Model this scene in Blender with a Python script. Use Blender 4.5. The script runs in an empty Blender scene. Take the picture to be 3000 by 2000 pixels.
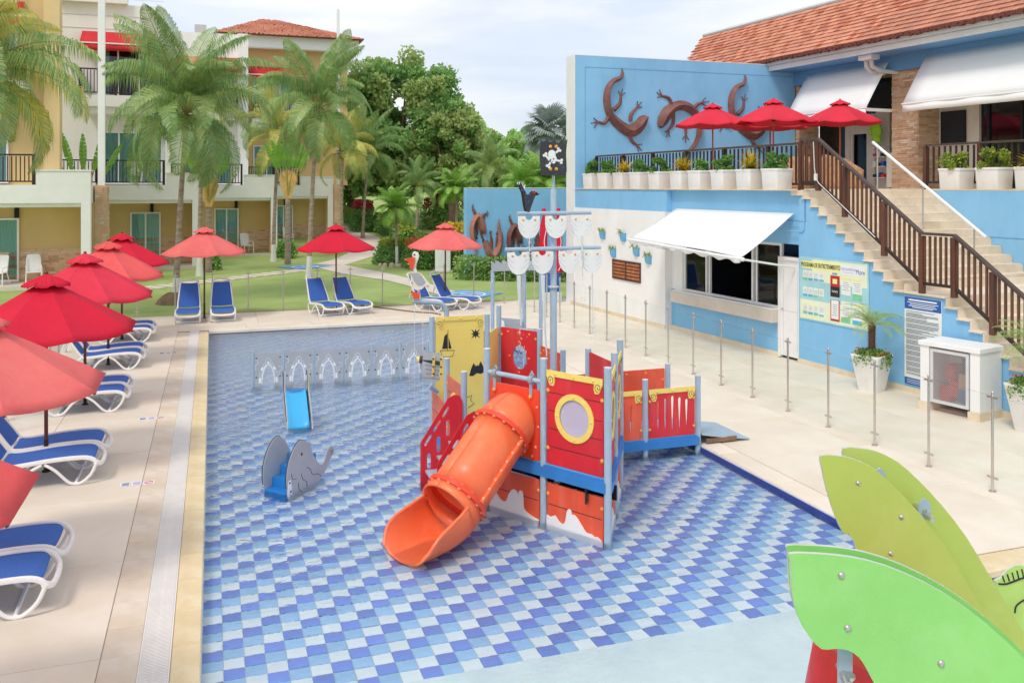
import bpy, bmesh, math, random
from mathutils import Vector, Matrix
from mathutils import noise as mnoise
from mathutils.geometry import tessellate_polygon
R = random.Random(11)
PI = math.pi
scene = bpy.context.scene
COL = scene.collection
# ---------------------------------------------------------------- camera
cam_d = bpy.data.cameras.new('camera')
cam = bpy.data.objects.new('camera', cam_d); COL.objects.link(cam)
cam.location = (0, 0, 3.7)
cam.rotation_euler = (PI/2, 0, -math.radians(18.835))
cam_d.sensor_width = 36; cam_d.lens = 30.89
cam_d.shift_y = -0.1517
cam_d.clip_end = 3000
scene.camera = cam
# ---------------------------------------------------------------- world: nishita sky under thin bright cloud
SUN_EL, SUN_AZ = math.radians(54), math.radians(228)      # azimuth clockwise from +Y
world = bpy.data.worlds.new('World'); scene.world = world; world.use_nodes = True
nt = world.node_tree; N = nt.nodes; L = nt.links
for n in list(N): N.remove(n)
out = N.new('ShaderNodeOutputWorld')
sky = N.new('ShaderNodeTexSky'); sky.sky_type = 'NISHITA'; sky.sun_disc = False
sky.sun_elevation = SUN_EL; sky.sun_rotation = SUN_AZ; sky.air_density = 1.0; sky.dust_density = 2.0
bg1 = N.new('ShaderNodeBackground'); bg1.inputs['Strength'].default_value = 0.12
L.new(sky.outputs[0], bg1.inputs['Color'])
tc = N.new('ShaderNodeTexCoord'); mp = N.new('ShaderNodeMapping'); mp.inputs['Scale'].default_value = (1.0, 1.0, 5.0)
mp.inputs['Location'].default_value = (1.7, .4, .3)
L.new(tc.outputs['Generated'], mp.inputs['Vector'])
nz = N.new('ShaderNodeTexNoise'); nz.inputs['Scale'].default_value = 2.1; nz.inputs['Detail'].default_value = 7; nz.inputs['Roughness'].default_value = .56
nz.inputs['Distortion'].default_value = .5
L.new(mp.outputs[0], nz.inputs['Vector'])
rp = N.new('ShaderNodeValToRGB'); rp.color_ramp.elements[0].position = .30; rp.color_ramp.elements[0].color = (.60, .60, .60, 1)
rp.color_ramp.elements[1].position = .60; rp.color_ramp.elements[1].color = (1, 1, 1, 1)
L.new(nz.outputs[0], rp.inputs[0])
rc = N.new('ShaderNodeValToRGB')
rc.color_ramp.elements[0].position = .40; rc.color_ramp.elements[0].color = (.79, .86, .985, 1)
rc.color_ramp.elements[1].position = .60; rc.color_ramp.elements[1].color = (.975, .985, 1, 1)
nz2 = N.new('ShaderNodeTexNoise'); nz2.inputs['Scale'].default_value = 3.4; nz2.inputs['Detail'].default_value = 6
L.new(mp.outputs[0], nz2.inputs['Vector']); L.new(nz2.outputs[0], rc.inputs[0])
bg2 = N.new('ShaderNodeBackground'); bg2.inputs['Strength'].default_value = 0.96
L.new(rc.outputs[0], bg2.inputs['Color'])
mx = N.new('ShaderNodeMixShader')
L.new(rp.outputs[0], mx.inputs[0]); L.new(bg1.outputs[0], mx.inputs[1]); L.new(bg2.outputs[0], mx.inputs[2])
L.new(mx.outputs[0], out.inputs['Surface'])
# ---------------------------------------------------------------- sun behind thin cloud
sl = bpy.data.lights.new('sun', 'SUN'); sl.energy = 1.5; sl.angle = math.radians(14); sl.color = (1, .95, .87)
sun = bpy.data.objects.new('sun', sl); COL.objects.link(sun)
sdir = Vector((math.sin(SUN_AZ)*math.cos(SUN_EL), math.cos(SUN_AZ)*math.cos(SUN_EL), math.sin(SUN_EL)))
sun.rotation_euler = sdir.to_track_quat('Z', 'Y').to_euler()
# ---------------------------------------------------------------- exposure and render settings
vs = scene.view_settings
vs.view_transform = 'Standard'; vs.look = 'None'; vs.exposure = 0.16; vs.gamma = 1.0; vs.use_curve_mapping = False
cy = scene.cycles
cy.use_denoising = True; cy.max_bounces = 10; cy.transparent_max_bounces = 24; cy.transmission_bounces = 8
cy.diffuse_bounces = 4; cy.glossy_bounces = 4; cy.sample_clamp_indirect = 40; cy.blur_glossy = .5
try: cy.denoising_prefilter = 'ACCURATE'
except Exception: pass

# ================================================================ helpers
def srgb(h):
    h = h.lstrip('#'); c = [int(h[i:i+2], 16)/255 for i in (0, 2, 4)]
    return tuple(x/12.92 if x <= .04045 else ((x+.055)/1.055)**2.4 for x in c)
def clampc(c): return tuple(max(0, min(.92, x)) for x in c)
def M(name, hexc, rough=.55, var=.08, scale=3.0, bump=0.0, bscale=60.0, metal=0.0, spec=.35, hue2=None, detail=5, mul=1.0, rnd=0.0, thin=0.0, stretch=(1,1,1), coat=0.0, dirt=0.0, dcol='#8a7a66', dscale=1.2, dstretch=(1,1,1), dpos=(.5, .78)):
    """procedural painted / stone / cloth material: two noise octaves of colour, fine relief, a little per-object drift"""
    m = bpy.data.materials.new(name); m.use_nodes = True
    nt = m.node_tree; n = nt.nodes; l = nt.links
    b = n['Principled BSDF']
    c = srgb(hexc); c = tuple(x*mul for x in c)
    c2 = srgb(hue2) if hue2 else tuple(x*(1-2*var) for x in c)
    tc = n.new('ShaderNodeTexCoord'); mp = n.new('ShaderNodeMapping'); mp.inputs['Scale'].default_value = stretch
    l.new(tc.outputs['Object'], mp.inputs[0])
    nz = n.new('ShaderNodeTexNoise'); nz.inputs['Scale'].default_value = scale; nz.inputs['Detail'].default_value = detail; nz.inputs['Roughness'].default_value = .65
    l.new(mp.outputs[0], nz.inputs['Vector'])
    rp = n.new('ShaderNodeValToRGB')
    rp.color_ramp.elements[0].position = .32; rp.color_ramp.elements[1].position = .68
    rp.color_ramp.elements[0].color = (*clampc(c2), 1); rp.color_ramp.elements[1].color = (*clampc(tuple(x*(1+var) for x in c)), 1)
    l.new(nz.outputs[0], rp.inputs[0])
    src = rp.outputs[0]
    if rnd:
        oi = n.new('ShaderNodeObjectInfo'); hs = n.new('ShaderNodeHueSaturation')
        mr = n.new('ShaderNodeMapRange'); mr.inputs[3].default_value = 1-rnd; mr.inputs[4].default_value = 1+rnd
        l.new(oi.outputs['Random'], mr.inputs[0]); l.new(mr.outputs[0], hs.inputs['Value']); l.new(src, hs.inputs['Color'])
        src = hs.outputs[0]
    if dirt:
        mp2 = n.new('ShaderNodeMapping'); mp2.inputs['Scale'].default_value = dstretch; mp2.inputs['Location'].default_value = (3.1, 7.7, 1.3)
        l.new(tc.outputs['Object'], mp2.inputs[0])
        dn = n.new('ShaderNodeTexNoise'); dn.inputs['Scale'].default_value = dscale; dn.inputs['Detail'].default_value = 8; dn.inputs['Roughness'].default_value = .7
        l.new(mp2.outputs[0], dn.inputs['Vector'])
        dr_ = n.new('ShaderNodeMapRange'); dr_.inputs[1].default_value = dpos[0]; dr_.inputs[2].default_value = dpos[1]; dr_.inputs[4].default_value = dirt
        l.new(dn.outputs[0], dr_.inputs[0])
        mxc = n.new('ShaderNodeMixRGB'); mxc.inputs[2].default_value = (*srgb(dcol), 1)
        l.new(dr_.outputs[0], mxc.inputs[0]); l.new(src, mxc.inputs[1]); src = mxc.outputs[0]
    l.new(src, b.inputs['Base Color'])
    b.inputs['Roughness'].default_value = rough; b.inputs['Metallic'].default_value = metal
    b.inputs['Specular IOR Level'].default_value = spec
    if coat: b.inputs['Coat Weight'].default_value = coat; b.inputs['Coat Roughness'].default_value = .15
    if bump:
        nb = n.new('ShaderNodeTexNoise'); nb.inputs['Scale'].default_value = bscale; nb.inputs['Detail'].default_value = 4
        l.new(mp.outputs[0], nb.inputs['Vector'])
        bp = n.new('ShaderNodeBump'); bp.inputs['Strength'].default_value = bump; bp.inputs['Distance'].default_value = .02
        l.new(nb.outputs[0], bp.inputs['Height']); l.new(bp.outputs[0], b.inputs['Normal'])
    if thin:      # cloth and leaves let some light through
        tr = n.new('ShaderNodeBsdfTranslucent'); l.new(src, tr.inputs['Color'])
        ms = n.new('ShaderNodeMixShader'); ms.inputs[0].default_value = thin
        o = n['Material Output']
        l.new(b.outputs[0], ms.inputs[1]); l.new(tr.outputs[0], ms.inputs[2]); l.new(ms.outputs[0], o.inputs['Surface'])
    return m
def glass_mat(name, tint, mixf=.10, ior=1.45, rough=0.02):
    m = bpy.data.materials.new(name); m.use_nodes = True
    nt = m.node_tree; n = nt.nodes; l = nt.links
    n.remove(n['Principled BSDF'])
    t = n.new('ShaderNodeBsdfTransparent'); t.inputs[0].default_value = (*tint, 1)
    g = n.new('ShaderNodeBsdfGlossy'); g.inputs['Roughness'].default_value = rough
    f = n.new('ShaderNodeFresnel'); f.inputs[0].default_value = ior
    ms = n.new('ShaderNodeMixShader')
    l.new(f.outputs[0], ms.inputs[0]); l.new(t.outputs[0], ms.inputs[1]); l.new(g.outputs[0], ms.inputs[2])
    l.new(ms.outputs[0], n['Material Output'].inputs['Surface'])
    return m

def frame_for(d):
    d = Vector(d).normalized()
    a = Vector((0, 0, 1)) if abs(d.z) < .95 else Vector((1, 0, 0))
    u = a.cross(d).normalized(); v = d.cross(u)
    return u, v
class MB:
    def __init__(s): s.v = []; s.f = []; s.mi = []; s.cur = 0
    def add(s, vs, fs):
        o = len(s.v); s.v += [tuple(x) for x in vs]
        for f in fs: s.f.append(tuple(i+o for i in f)); s.mi.append(s.cur)
        return s
    def m(s, i): s.cur = i; return s
    def box(s, c, d, rz=0.0, ax=None):
        cx, cy_, cz = c; dx, dy, dz = (x/2 for x in d)
        cs, sn = math.cos(rz), math.sin(rz)
        vs = []
        for z in (-dz, dz):
            for x, y in ((-dx, -dy), (dx, -dy), (dx, dy), (-dx, dy)):
                vs.append((cx+x*cs-y*sn, cy_+x*sn+y*cs, cz+z))
        return s.add(vs, [(3,2,1,0), (4,5,6,7), (0,1,5,4), (1,2,6,5), (2,3,7,6), (3,0,4,7)])
    def bar(s, p0, p1, w, h, up=(0,0,1)):
        p0, p1 = Vector(p0), Vector(p1); d = (p1-p0).normalized(); up = Vector(up)
        if abs(d.dot(up)) > .98: up = Vector((0, 1, 0))
        u = d.cross(up).normalized(); v = u.cross(d)
        vs = []
        for p in (p0, p1):
            for a, b in ((-1,-1), (1,-1), (1,1), (-1,1)): vs.append(p+u*a*w/2+v*b*h/2)
        return s.add(vs, [(3,2,1,0), (4,5,6,7), (0,1,5,4), (1,2,6,5), (2,3,7,6), (3,0,4,7)])
    def cyl(s, p0, p1, r0, r1=None, n=12, caps=True):
        return s.tube([p0, p1], [r0, r0 if r1 is None else r1], n, caps)
    def tube(s, pts, r, n=8, caps=True, flat=1.0):
        pts = [Vector(p) for p in pts]; k = len(pts)
        rs = r if isinstance(r, (list, tuple)) else [r]*k
        vs = []; pu = None
        for i, p in enumerate(pts):
            d = (pts[min(i+1, k-1)]-pts[max(i-1, 0)])
            if d.length < 1e-9: d = Vector((0, 0, 1))
            d.normalize()
            if pu is None: u, w = frame_for(d)
            else:
                u = (pu-d*pu.dot(d))
                u = u.normalized() if u.length > 1e-6 else frame_for(d)[0]
                w = d.cross(u)
            pu = u
            for j in range(n):
                a = 2*PI*j/n; vs.append(p+(u*math.cos(a)+w*math.sin(a)*flat)*rs[i])
        fs = []
        for i in range(k-1):
            for j in range(n):
                a, b = i*n+j, i*n+(j+1) % n; fs.append((a, b, b+n, a+n))
        if caps: fs.append(tuple(range(n-1, -1, -1))); fs.append(tuple((k-1)*n+j for j in range(n)))
        return s.add(vs, fs)
    def prism(s, outline, O, U, V, t, holes=()):
        """flat outline in the plane O,U,V, thickness t along U x V"""
        O, U, V = Vector(O), Vector(U).normalized(), Vector(V).normalized(); Nn = U.cross(V)
        loops = [list(outline)]+[list(h) for h in holes]
        tr = tessellate_polygon([[Vector((a, b, 0)) for a, b in lp] for lp in loops])
        flat = [p for lp in loops for p in lp]; k = len(flat)
        vs = [O+U*a+V*b for a, b in flat]+[O+U*a+V*b+Nn*t for a, b in flat]
        fs = []
        for a, b, c in tr:
            A, B, C = flat[a], flat[b], flat[c]
            if (B[0]-A[0])*(C[1]-A[1])-(B[1]-A[1])*(C[0]-A[0]) < 0: b, c = c, b
            fs.append((a+k, b+k, c+k)); fs.append((a, c, b))
        o = 0
        for li, lp in enumerate(loops):
            m_ = len(lp)
            ar = sum(lp[i][0]*lp[(i+1) % m_][1]-lp[(i+1) % m_][0]*lp[i][1] for i in range(m_))
            fwd = (ar > 0) == (li == 0)
            for i in range(m_):
                a, b = o+i, o+(i+1) % m_
                fs.append((a, b, b+k, a+k) if fwd else (b, a, a+k, b+k))
            o += m_
        return s.add(vs, fs)
    def lathe(s, prof, c=(0,0,0), n=16, sq=None):
        vs = []
        for r, z in prof:
            for j in range(n):
                a = 2*PI*j/n; vs.append((c[0]+r*math.cos(a), c[1]+r*math.sin(a), c[2]+z))
        fs = []
        for i in range(len(prof)-1):
            for j in range(n):
                a, b = i*n+j, i*n+(j+1) % n; fs.append((a, b, b+n, a+n))
        return s.add(vs, fs)
    def dome(s, c, r, d=(0,0,1), n=8, k=3, full=False):
        c = Vector(c); d = Vector(d).normalized(); u, w = frame_for(d)
        vs = []; lo = -PI/2 if full else 0
        for i in range(k+1):
            t = lo+(PI/2-lo)*i/k
            rr = max(r*math.cos(t), 1e-4); h = r*math.sin(t)
            for j in range(n):
                a = 2*PI*j/n; vs.append(c+d*h+(u*math.cos(a)+w*math.sin(a))*rr)
        fs = []
        for i in range(k):
            for j in range(n):
                a, b = i*n+j, i*n+(j+1) % n; fs.append((a, b, b+n, a+n))
        return s.add(vs, fs)
    def quad(s, a, b, c, d): return s.add([a, b, c, d], [(0, 1, 2, 3)])
    def grid(s, fn, nu, nv):
        vs = [fn(i/nu, j/nv) for j in range(nv+1) for i in range(nu+1)]
        fs = [(j*(nu+1)+i, j*(nu+1)+i+1, (j+1)*(nu+1)+i+1, (j+1)*(nu+1)+i) for j in range(nv) for i in range(nu)]
        return s.add(vs, fs)
    def mesh(s, name, mats, smooth=True, ang=35, off=None):
        me = bpy.data.meshes.new(name)
        vs = s.v if off is None else [(x-off[0], y-off[1], z-off[2]) for x, y, z in s.v]
        me.from_pydata(vs, [], s.f)
        for m_ in (mats if isinstance(mats, (list, tuple)) else [mats]): me.materials.append(m_)
        if max(s.mi, default=0) > 0: me.polygons.foreach_set('material_index', s.mi)
        if smooth:
            me.polygons.foreach_set('use_smooth', [True]*len(s.f)); me.set_sharp_from_angle(angle=math.radians(ang))
        me.update()
        return me
    def build(s, name, mats, parent=None, smooth=True, world=True, bevel=0, solid=0, ang=35):
        off = None
        if parent is not None and world: off = root_loc(parent)
        o = bpy.data.objects.new(name, s.mesh(name, mats, smooth, ang, off)); COL.objects.link(o)
        if parent is not None: o.parent = parent
        if solid:
            md = o.modifiers.new('shell', 'SOLIDIFY'); md.thickness = solid; md.offset = 0
        if bevel:
            md = o.modifiers.new('edge', 'BEVEL'); md.width = bevel; md.segments = 2; md.limit_method = 'ANGLE'; md.angle_limit = math.radians(40)
        return o
def root_loc(o):
    p = Vector((0, 0, 0))
    while o is not None: p = p+o.location; o = o.parent
    return p
def link(name, me, parent=None, loc=None, rot=None, scl=None):
    o = bpy.data.objects.new(name, me); COL.objects.link(o)
    if parent is not None: o.parent = parent
    if loc is not None: o.location = loc
    if rot is not None: o.rotation_euler = rot
    if scl is not None: o.scale = scl
    return o
def thing(name, label, cat, loc=(0,0,0), rz=0.0, group=None):
    o = bpy.data.objects.new(name, None); COL.objects.link(o); o.empty_display_size = .1
    o.location = loc; o.rotation_euler = (0, 0, rz)
    return tag(o, label, cat, group)
def tag(o, label, cat, group=None):
    o['label'] = label; o['category'] = cat
    if group: o['group'] = group
    return o
def kind(o, k): o['kind'] = k; return o
def struct(o): o['kind'] = 'structure'; return o
def dup(root, loc=None, rz=None, label=None, scl=None):
    r = root.copy(); COL.objects.link(r)
    if loc is not None: r.location = loc
    if rz is not None: r.rotation_euler = (r.rotation_euler[0], r.rotation_euler[1], rz)
    if label: r['label'] = label
    if scl is not None: r.scale = scl
    for ch in list(root.children):
        c = ch.copy(); COL.objects.link(c); c.parent = r
        for g in list(ch.children):
            d = g.copy(); COL.objects.link(d); d.parent = c
    return r
def text(name, body, size, mat, parent, loc, rot_m, sx=1.0, align='CENTER', ext=.001, bold=0.0):
    cu = bpy.data.curves.new(name, 'FONT'); cu.body = body; cu.size = size; cu.align_x = align; cu.align_y = 'CENTER'; cu.extrude = ext
    cu.offset = bold; cu.resolution_u = 3
    cu.materials.append(mat)
    tmp = bpy.data.objects.new(name, cu); COL.objects.link(tmp)
    bpy.context.view_layer.update()
    me = bpy.data.meshes.new_from_object(tmp.evaluated_get(bpy.context.evaluated_depsgraph_get()))
    bpy.data.objects.remove(tmp)
    o = bpy.data.objects.new(name, me); COL.objects.link(o)
    o.matrix_world = Matrix.Translation(Vector(loc)) @ rot_m.to_4x4() @ Matrix.Diagonal((sx, 1, 1, 1))
    if parent is not None:
        o.parent = parent; o.matrix_parent_inverse = Matrix.Translation(-root_loc(parent))
    return o
def circle(cx, cy_, rx, ry=None, n=24, a0=0):
    ry = rx if ry is None else ry
    return [(cx+rx*math.cos(a0+2*PI*i/n), cy_+ry*math.sin(a0+2*PI*i/n)) for i in range(n)]
def rrect(x0, y0, x1, y1, r, n=4):
    o = []
    for cx, cy_, a in ((x1-r, y0+r, -PI/2), (x1-r, y1-r, 0), (x0+r, y1-r, PI/2), (x0+r, y0+r, PI)):
        for i in range(n+1): t = a+PI/2*i/n; o.append((cx+r*math.cos(t), cy_+r*math.sin(t)))
    return o
def smoothpts(p, k=4, closed=False):
    """catmull-rom through points"""
    o = []; n = len(p)
    rng = range(n) if closed else range(n-1)
    for i in rng:
        g = (lambda j: p[j % n]) if closed else (lambda j: p[max(0, min(n-1, j))])
        p0, p1, p2, p3 = (Vector(g(i+q)) for q in (-1, 0, 1, 2))
        for q in range(k):
            t = q/k
            o.append(tuple(.5*((2*p1)+(p2-p0)*t+(2*p0-5*p1+4*p2-p3)*t*t+(3*p1-p0-3*p2+p3)*t**3)))
    if not closed: o.append(tuple(p[-1]))
    return o
X3, Y3, Z3 = Vector((1,0,0)), Vector((0,1,0)), Vector((0,0,1))
# the restaurant block stands a few degrees off the pool: s runs along its pool wall towards the viewer, n goes into the building
WTH = math.atan(.083)
E1 = Vector((math.sin(WTH), -math.cos(WTH), 0)); NN = Vector((math.cos(WTH), math.sin(WTH), 0)); W0 = Vector((10.74, 25.93, 0))
def BW(s, n, z): return W0+E1*s+NN*n+Z3*z
E1A = math.atan2(E1.y, E1.x)      # rotation for boxes whose long side follows the wall
# ================================================================ materials
m_deck = M('travertine', '#e6dccd', .6, .04, .9, .14, 40, rnd=.035, hue2='#ded0bb', dirt=.38, dcol='#d3b58c', dscale=.55, dpos=(.52, .8))
m_deck2 = M('travertine_strip', '#e2d6c6', .6, .04, 1.4, .14, 40, rnd=.05, hue2='#d3bfa6', dirt=.5, dcol='#c0a17a', dscale=1.1, dpos=(.5, .8))
m_cope = M('coping_stone', '#e2d3b2', .55, .05, 2.5, .14, 70, rnd=.05, hue2='#d8c092', dirt=.5, dcol='#c9a263', dscale=2.2, dpos=(.5, .8))
m_joint = M('joint_grout', '#a08a70', .9, .08, 8)
m_grate = M('grate_plastic', '#ebe6e0', .5, .03, 6)
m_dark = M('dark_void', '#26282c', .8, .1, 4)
m_tile_b = M('tile_deep_blue', '#7092da', .3, .10, 5, rnd=.12, hue2='#7d8ad4', spec=.5)
m_tile_l = M('tile_light_blue', '#a4cbea', .3, .06, 5, rnd=.05, spec=.5)
m_tile_w = M('tile_white', '#eff6f6', .3, .03, 5, rnd=.03, spec=.5)
m_grout = M('tile_grout', '#c4d0da', .8, .05, 8)
m_band = M('pool_band_tile', '#3d4f9e', .3, .12, 9, rnd=.08)
m_beach = M('beach_entry', '#e4eeee', .3, .03, 1.3, .08, 90, hue2='#d3dfe1')
m_white = M('white_paint', '#efeeec', .55, .02, 2.0, .03, 40)
m_whitep = M('white_plastic', '#f1efee', .4, .02, 3.0, .03, 40, spec=.45, dirt=.18, dcol='#b9b1a6', dscale=4)
m_wwall = M('white_wall', '#f3f1ee', .7, .03, .8, .08, 30, dirt=.22, dcol='#c6bba9', dscale=1.6, dstretch=(1,1,.22))
m_blue = M('blue_wall', '#8cc3e8', .7, .045, .55, .10, 45, hue2='#80b9e2', dirt=.28, dcol='#6d93ad', dscale=1.7, dstretch=(1,1,.2), dpos=(.5, .8))
m_blue2 = M('blue_fascia', '#6ba0cf', .7, .05, .7)
m_fascia = M('fascia_grey', '#d3d4d6', .5, .03, 2)
m_post = M('post_greyblue', '#a9bccd', .4, .05, 3, .04, 40, spec=.45, dirt=.25, dcol='#7f8f9c', dscale=3, dstretch=(1,1,.2))
m_red = M('ship_red', '#de2b36', .42, .06, 2.2, .04, 30, spec=.45, hue2='#cf2c39', dirt=.35, dcol='#ea9a96', dscale=4, dstretch=(1,1,.12), dpos=(.52, .85))
m_hull = M('ship_hull_orange', '#ea5a37', .45, .07, 2.2, .04, 30, spec=.45, hue2='#dd5438', dirt=.35, dcol='#eeb09b', dscale=4, dstretch=(1,1,.12), dpos=(.52, .85))
m_hullf = M('ship_hull_faded', '#e2745a', .5, .08, 2.2, spec=.4)
m_slide = M('slide_orange', '#ff7f50', .36, .05, 2.0, .05, 60, spec=.5, hue2='#fd6c40', dirt=.3, dcol='#ffb08d', dscale=5, dpos=(.52, .85))
m_slide2 = M('slide_red', '#f24a2e', .32, .05, 2.0, spec=.5)
m_bolt = M('bolt_pale', '#f6a37e', .4, .05, 9)
m_bolty = M('bolt_yellow', '#f3ac4e', .4, .08, 9)
m_boltd = M('bolt_dark', '#44474f', .4, .08, 9)
m_boltb = M('bolt_blue', '#2745b0', .35, .08, 9, spec=.5)
m_steel = M('bolt_steel', '#c9c6c2', .3, .05, 20, metal=.8)
m_yel = M('ship_yellow', '#ffdb74', .4, .04, 2.2, spec=.5)
m_beam = M('deck_beam_blue', '#3b86cf', .4, .06, 3)
m_deckb = M('deck_top_blue', '#74bff0', .45, .05, 3)
m_black = M('panel_black', '#3c3d42', .45, .08, 3)
m_ink = M('engraved_line', '#2e2d31', .6, .05, 6)
m_gpan = M('panel_grey', '#b1b6bc', .45, .04, 2.5)
m_gline = M('engraved_white', '#eef2f4', .5, .02, 6)
def pane_mat():
    m = bpy.data.materials.new('porthole_plastic'); m.use_nodes = True; n = m.node_tree.nodes; l = m.node_tree.links
    b = n['Principled BSDF']; b.inputs['Base Color'].default_value = (.70, .66, .80, 1); b.inputs['Roughness'].default_value = .25
    t = n.new('ShaderNodeBsdfTransparent'); t.inputs[0].default_value = (.86, .84, .94, 1)
    x = n.new('ShaderNodeMixShader'); x.inputs[0].default_value = .34
    l.new(b.outputs[0], x.inputs[1]); l.new(t.outputs[0], x.inputs[2]); l.new(x.outputs[0], n['Material Output'].inputs['Surface'])
    return m
m_pane = pane_mat()
m_glass = glass_mat('fence_glass', (.975, .99, .985), ior=1.025)
m_inox = M('stainless', '#cfc9c2', .28, .04, 12, metal=.85)
m_uc = [M('canvas_crimson', '#e2233f', .85, .05, 1.6, .45, 9, thin=.22, hue2='#d62440'),
        M('canvas_rose', '#ec4056', .85, .05, 1.6, .45, 9, thin=.22, hue2='#e0384e'),
        M('canvas_salmon', '#f26a66', .85, .06, 1.6, .45, 9, thin=.22, hue2='#ea5d60'),
        M('canvas_faded', '#f4807a', .85, .06, 1.6, .45, 9, thin=.22, hue2='#ee6f6f'),
        M('canvas_terrace', '#e8394e', .85, .05, 1.6, .45, 9, thin=.22)]
m_pole = M('umbrella_pole', '#6e3a2c', .5, .12, 6)
m_polew = M('umbrella_pole_wood', '#b55c41', .5, .12, 6)
m_poled = M('pole_foot', '#3a2a26', .5, .1, 6)
m_sling = M('sling_blue', '#3f6cbd', .8, .05, 30, .15, 260)
m_wood = M('rail_wood', '#6a4534', .55, .18, 5, .15, 40, stretch=(1,1,.15), hue2='#4c2f27', rnd=.12)
m_woodd = M('rail_wood_dark', '#3c302e', .6, .15, 5, .15, 40)
m_woodg = M('rail_top', '#5a4a45', .6, .15, 5)
m_stair = M('stair_stone', '#e8d8c2', .6, .05, 2, .12, 50, rnd=.04, hue2='#dcc7ab', dirt=.45, dcol='#b59b7c', dscale=2.2, dpos=(.5, .8))
m_stone = M('ledger_stone', '#dcbc9c', .8, .10, 2.0, .3, 30, hue2='#cba686', rnd=.08)
m_stone2 = M('ledger_stone_dark', '#cba585', .8, .10, 2.0, .3, 30, hue2='#b98f70')
m_stonep = M('ledger_stone_pale', '#e0c8b0', .8, .1, 3, .3, 30)
m_roof = M('clay_tile', '#cb9079', .75, .12, .6, .2, 20, rnd=.13, hue2='#b4765f')
m_roofd = M('clay_tile_edge', '#7a4540', .8, .15, 6)
m_tan = M('hotel_ochre', '#d9bb84', .75, .05, .5, .04, 20)
m_tan2 = M('hotel_cream', '#e4c894', .75, .05, .5)
m_plinth = M('plinth_concrete', '#d8cfc2', .7, .06, 1.5)
m_curt = M('curtain_teal', '#bfe2de', .8, .10, 9, stretch=(8, 8, .2), hue2='#98cbc6')
m_winglass = glass_mat('window_glass', (.86, .93, .93), ior=1.5)
m_darkglass = M('dark_glazing', '#10141a', .06, .1, 2, spec=.8)
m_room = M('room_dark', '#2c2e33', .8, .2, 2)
m_aw_red = M('awning_red', '#e23a41', .8, .06, 2, thin=.2)
m_aw_white = M('awning_white', '#f8f6f4', .75, .015, 1.5, .05, 30)
m_gecko = M('gecko_rust', '#875a52', .6, .16, 3.5, .25, 40, hue2='#67403b')
m_gecko2 = M('gecko_rust_pale', '#b07a6b', .6, .14, 3.5, .25, 40)
m_trunk = M('palm_trunk', '#ab9a8c', .9, .14, 3, .6, 22, stretch=(1,1,4), hue2='#83725f')
m_trunkw = M('trunk_limewash', '#e3dfda', .85, .05, 3, .3, 22)
m_bark = M('tree_bark', '#6d5a4a', .9, .2, 3, .6, 22)
m_palm = M('palm_leaf', '#b3c07c', .40, .2, .9, thin=.35, hue2='#86a463', rnd=.16, spec=.5)
m_palmd = M('palm_leaf_dark', '#86aa68', .40, .2, .9, thin=.35, hue2='#649052', rnd=.12, spec=.5)
m_palmy = M('palm_leaf_yellow', '#dcc765', .5, .2, .9, thin=.35, hue2='#a8b45c', rnd=.12)
m_palmb = M('palm_leaf_bright', '#8fbf45', .5, .2, 1.2, thin=.3, hue2='#5b9a36', rnd=.1)
m_silver = M('silver_palm_leaf', '#a9b4ae', .55, .14, 1.5, thin=.15, hue2='#8a968f')
m_rach = M('palm_rachis', '#a79a4e', .6, .12, 3)
m_leaf = M('tree_leaf', '#97bb70', .5, .22, .8, thin=.4, hue2='#6f9c56')
m_leaf2 = M('tree_leaf_olive', '#b9c47e', .5, .2, .8, thin=.4, hue2='#94aa66')
m_leaf3 = M('tree_leaf_light', '#b6d684', .5, .2, .8, thin=.4, hue2='#90bf6a')
m_shrub = M('shrub_leaf', '#6f9b45', .5, .2, 6, thin=.25, hue2='#46742f')
m_shruby = M('shrub_leaf_yellow', '#a9a93e', .5, .2, 6, thin=.25, hue2='#7d8f35')
m_spike = M('spike_leaf_yellow', '#efc63c', .5, .14, 5, thin=.25, hue2='#d9b53a')
m_flower = M('bougainvillea', '#d8365f', .6, .15, 6, thin=.25)
m_flowero = M('ixora_orange', '#e0633e', .6, .15, 6, thin=.25)
m_banana = M('banana_leaf', '#8fb548', .45, .16, 2, thin=.35, hue2='#5f9b3a')
m_banana2 = M('fan_base', '#d8b26a', .6, .15, 3, hue2='#b9925a')
m_lawn = M('lawn_grass', '#a9b671', .9, .10, .45, .5, 160, hue2='#91a55c', detail=9)
m_path = M('path_concrete', '#e0d2c4', .8, .05, .8)
m_pathb = M('path_paint_blue', '#6fa9d6', .7, .08, 1.2)
m_soil = M('soil', '#8b6f58', .95, .15, 4, .5, 30)
m_pot = M('planter_white', '#f2efec', .5, .03, 2.0, .05, 30, dirt=.3, dcol='#b8a893', dscale=2.4, dstretch=(1,1,.4))
m_potb = M('wall_pot_blue', '#6fb2de', .5, .05, 3)
m_lime = M('leaf_panel_lime', '#bccd66', .48, .04, 1.4, .05, 90, spec=.4, dirt=.28, dcol='#d9e39c', dscale=3)
m_green = M('leaf_panel_green', '#95d777', .48, .04, 1.4, .05, 90, spec=.4, dirt=.28, dcol='#c3eab0', dscale=3)
m_edge = M('panel_core_edge', '#c9cfc4', .5, .04, 6)
m_fruit = M('fruit_red', '#dd2a2c', .35, .10, 4, .15, 26, spec=.5)
m_slideb = M('slide_blue', '#3fb2ea', .3, .05, 2, spec=.5)
m_stepb = M('step_blue', '#2a80c8', .35, .05, 3)
m_whalein = M('whale_inside', '#c9d2d4', .5, .04, 3)
m_elep = M('whale_grey', '#b9bcc2', .45, .04, 2)
m_pel = M('pelican_cream', '#f3ece2', .45, .04, 3)
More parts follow.
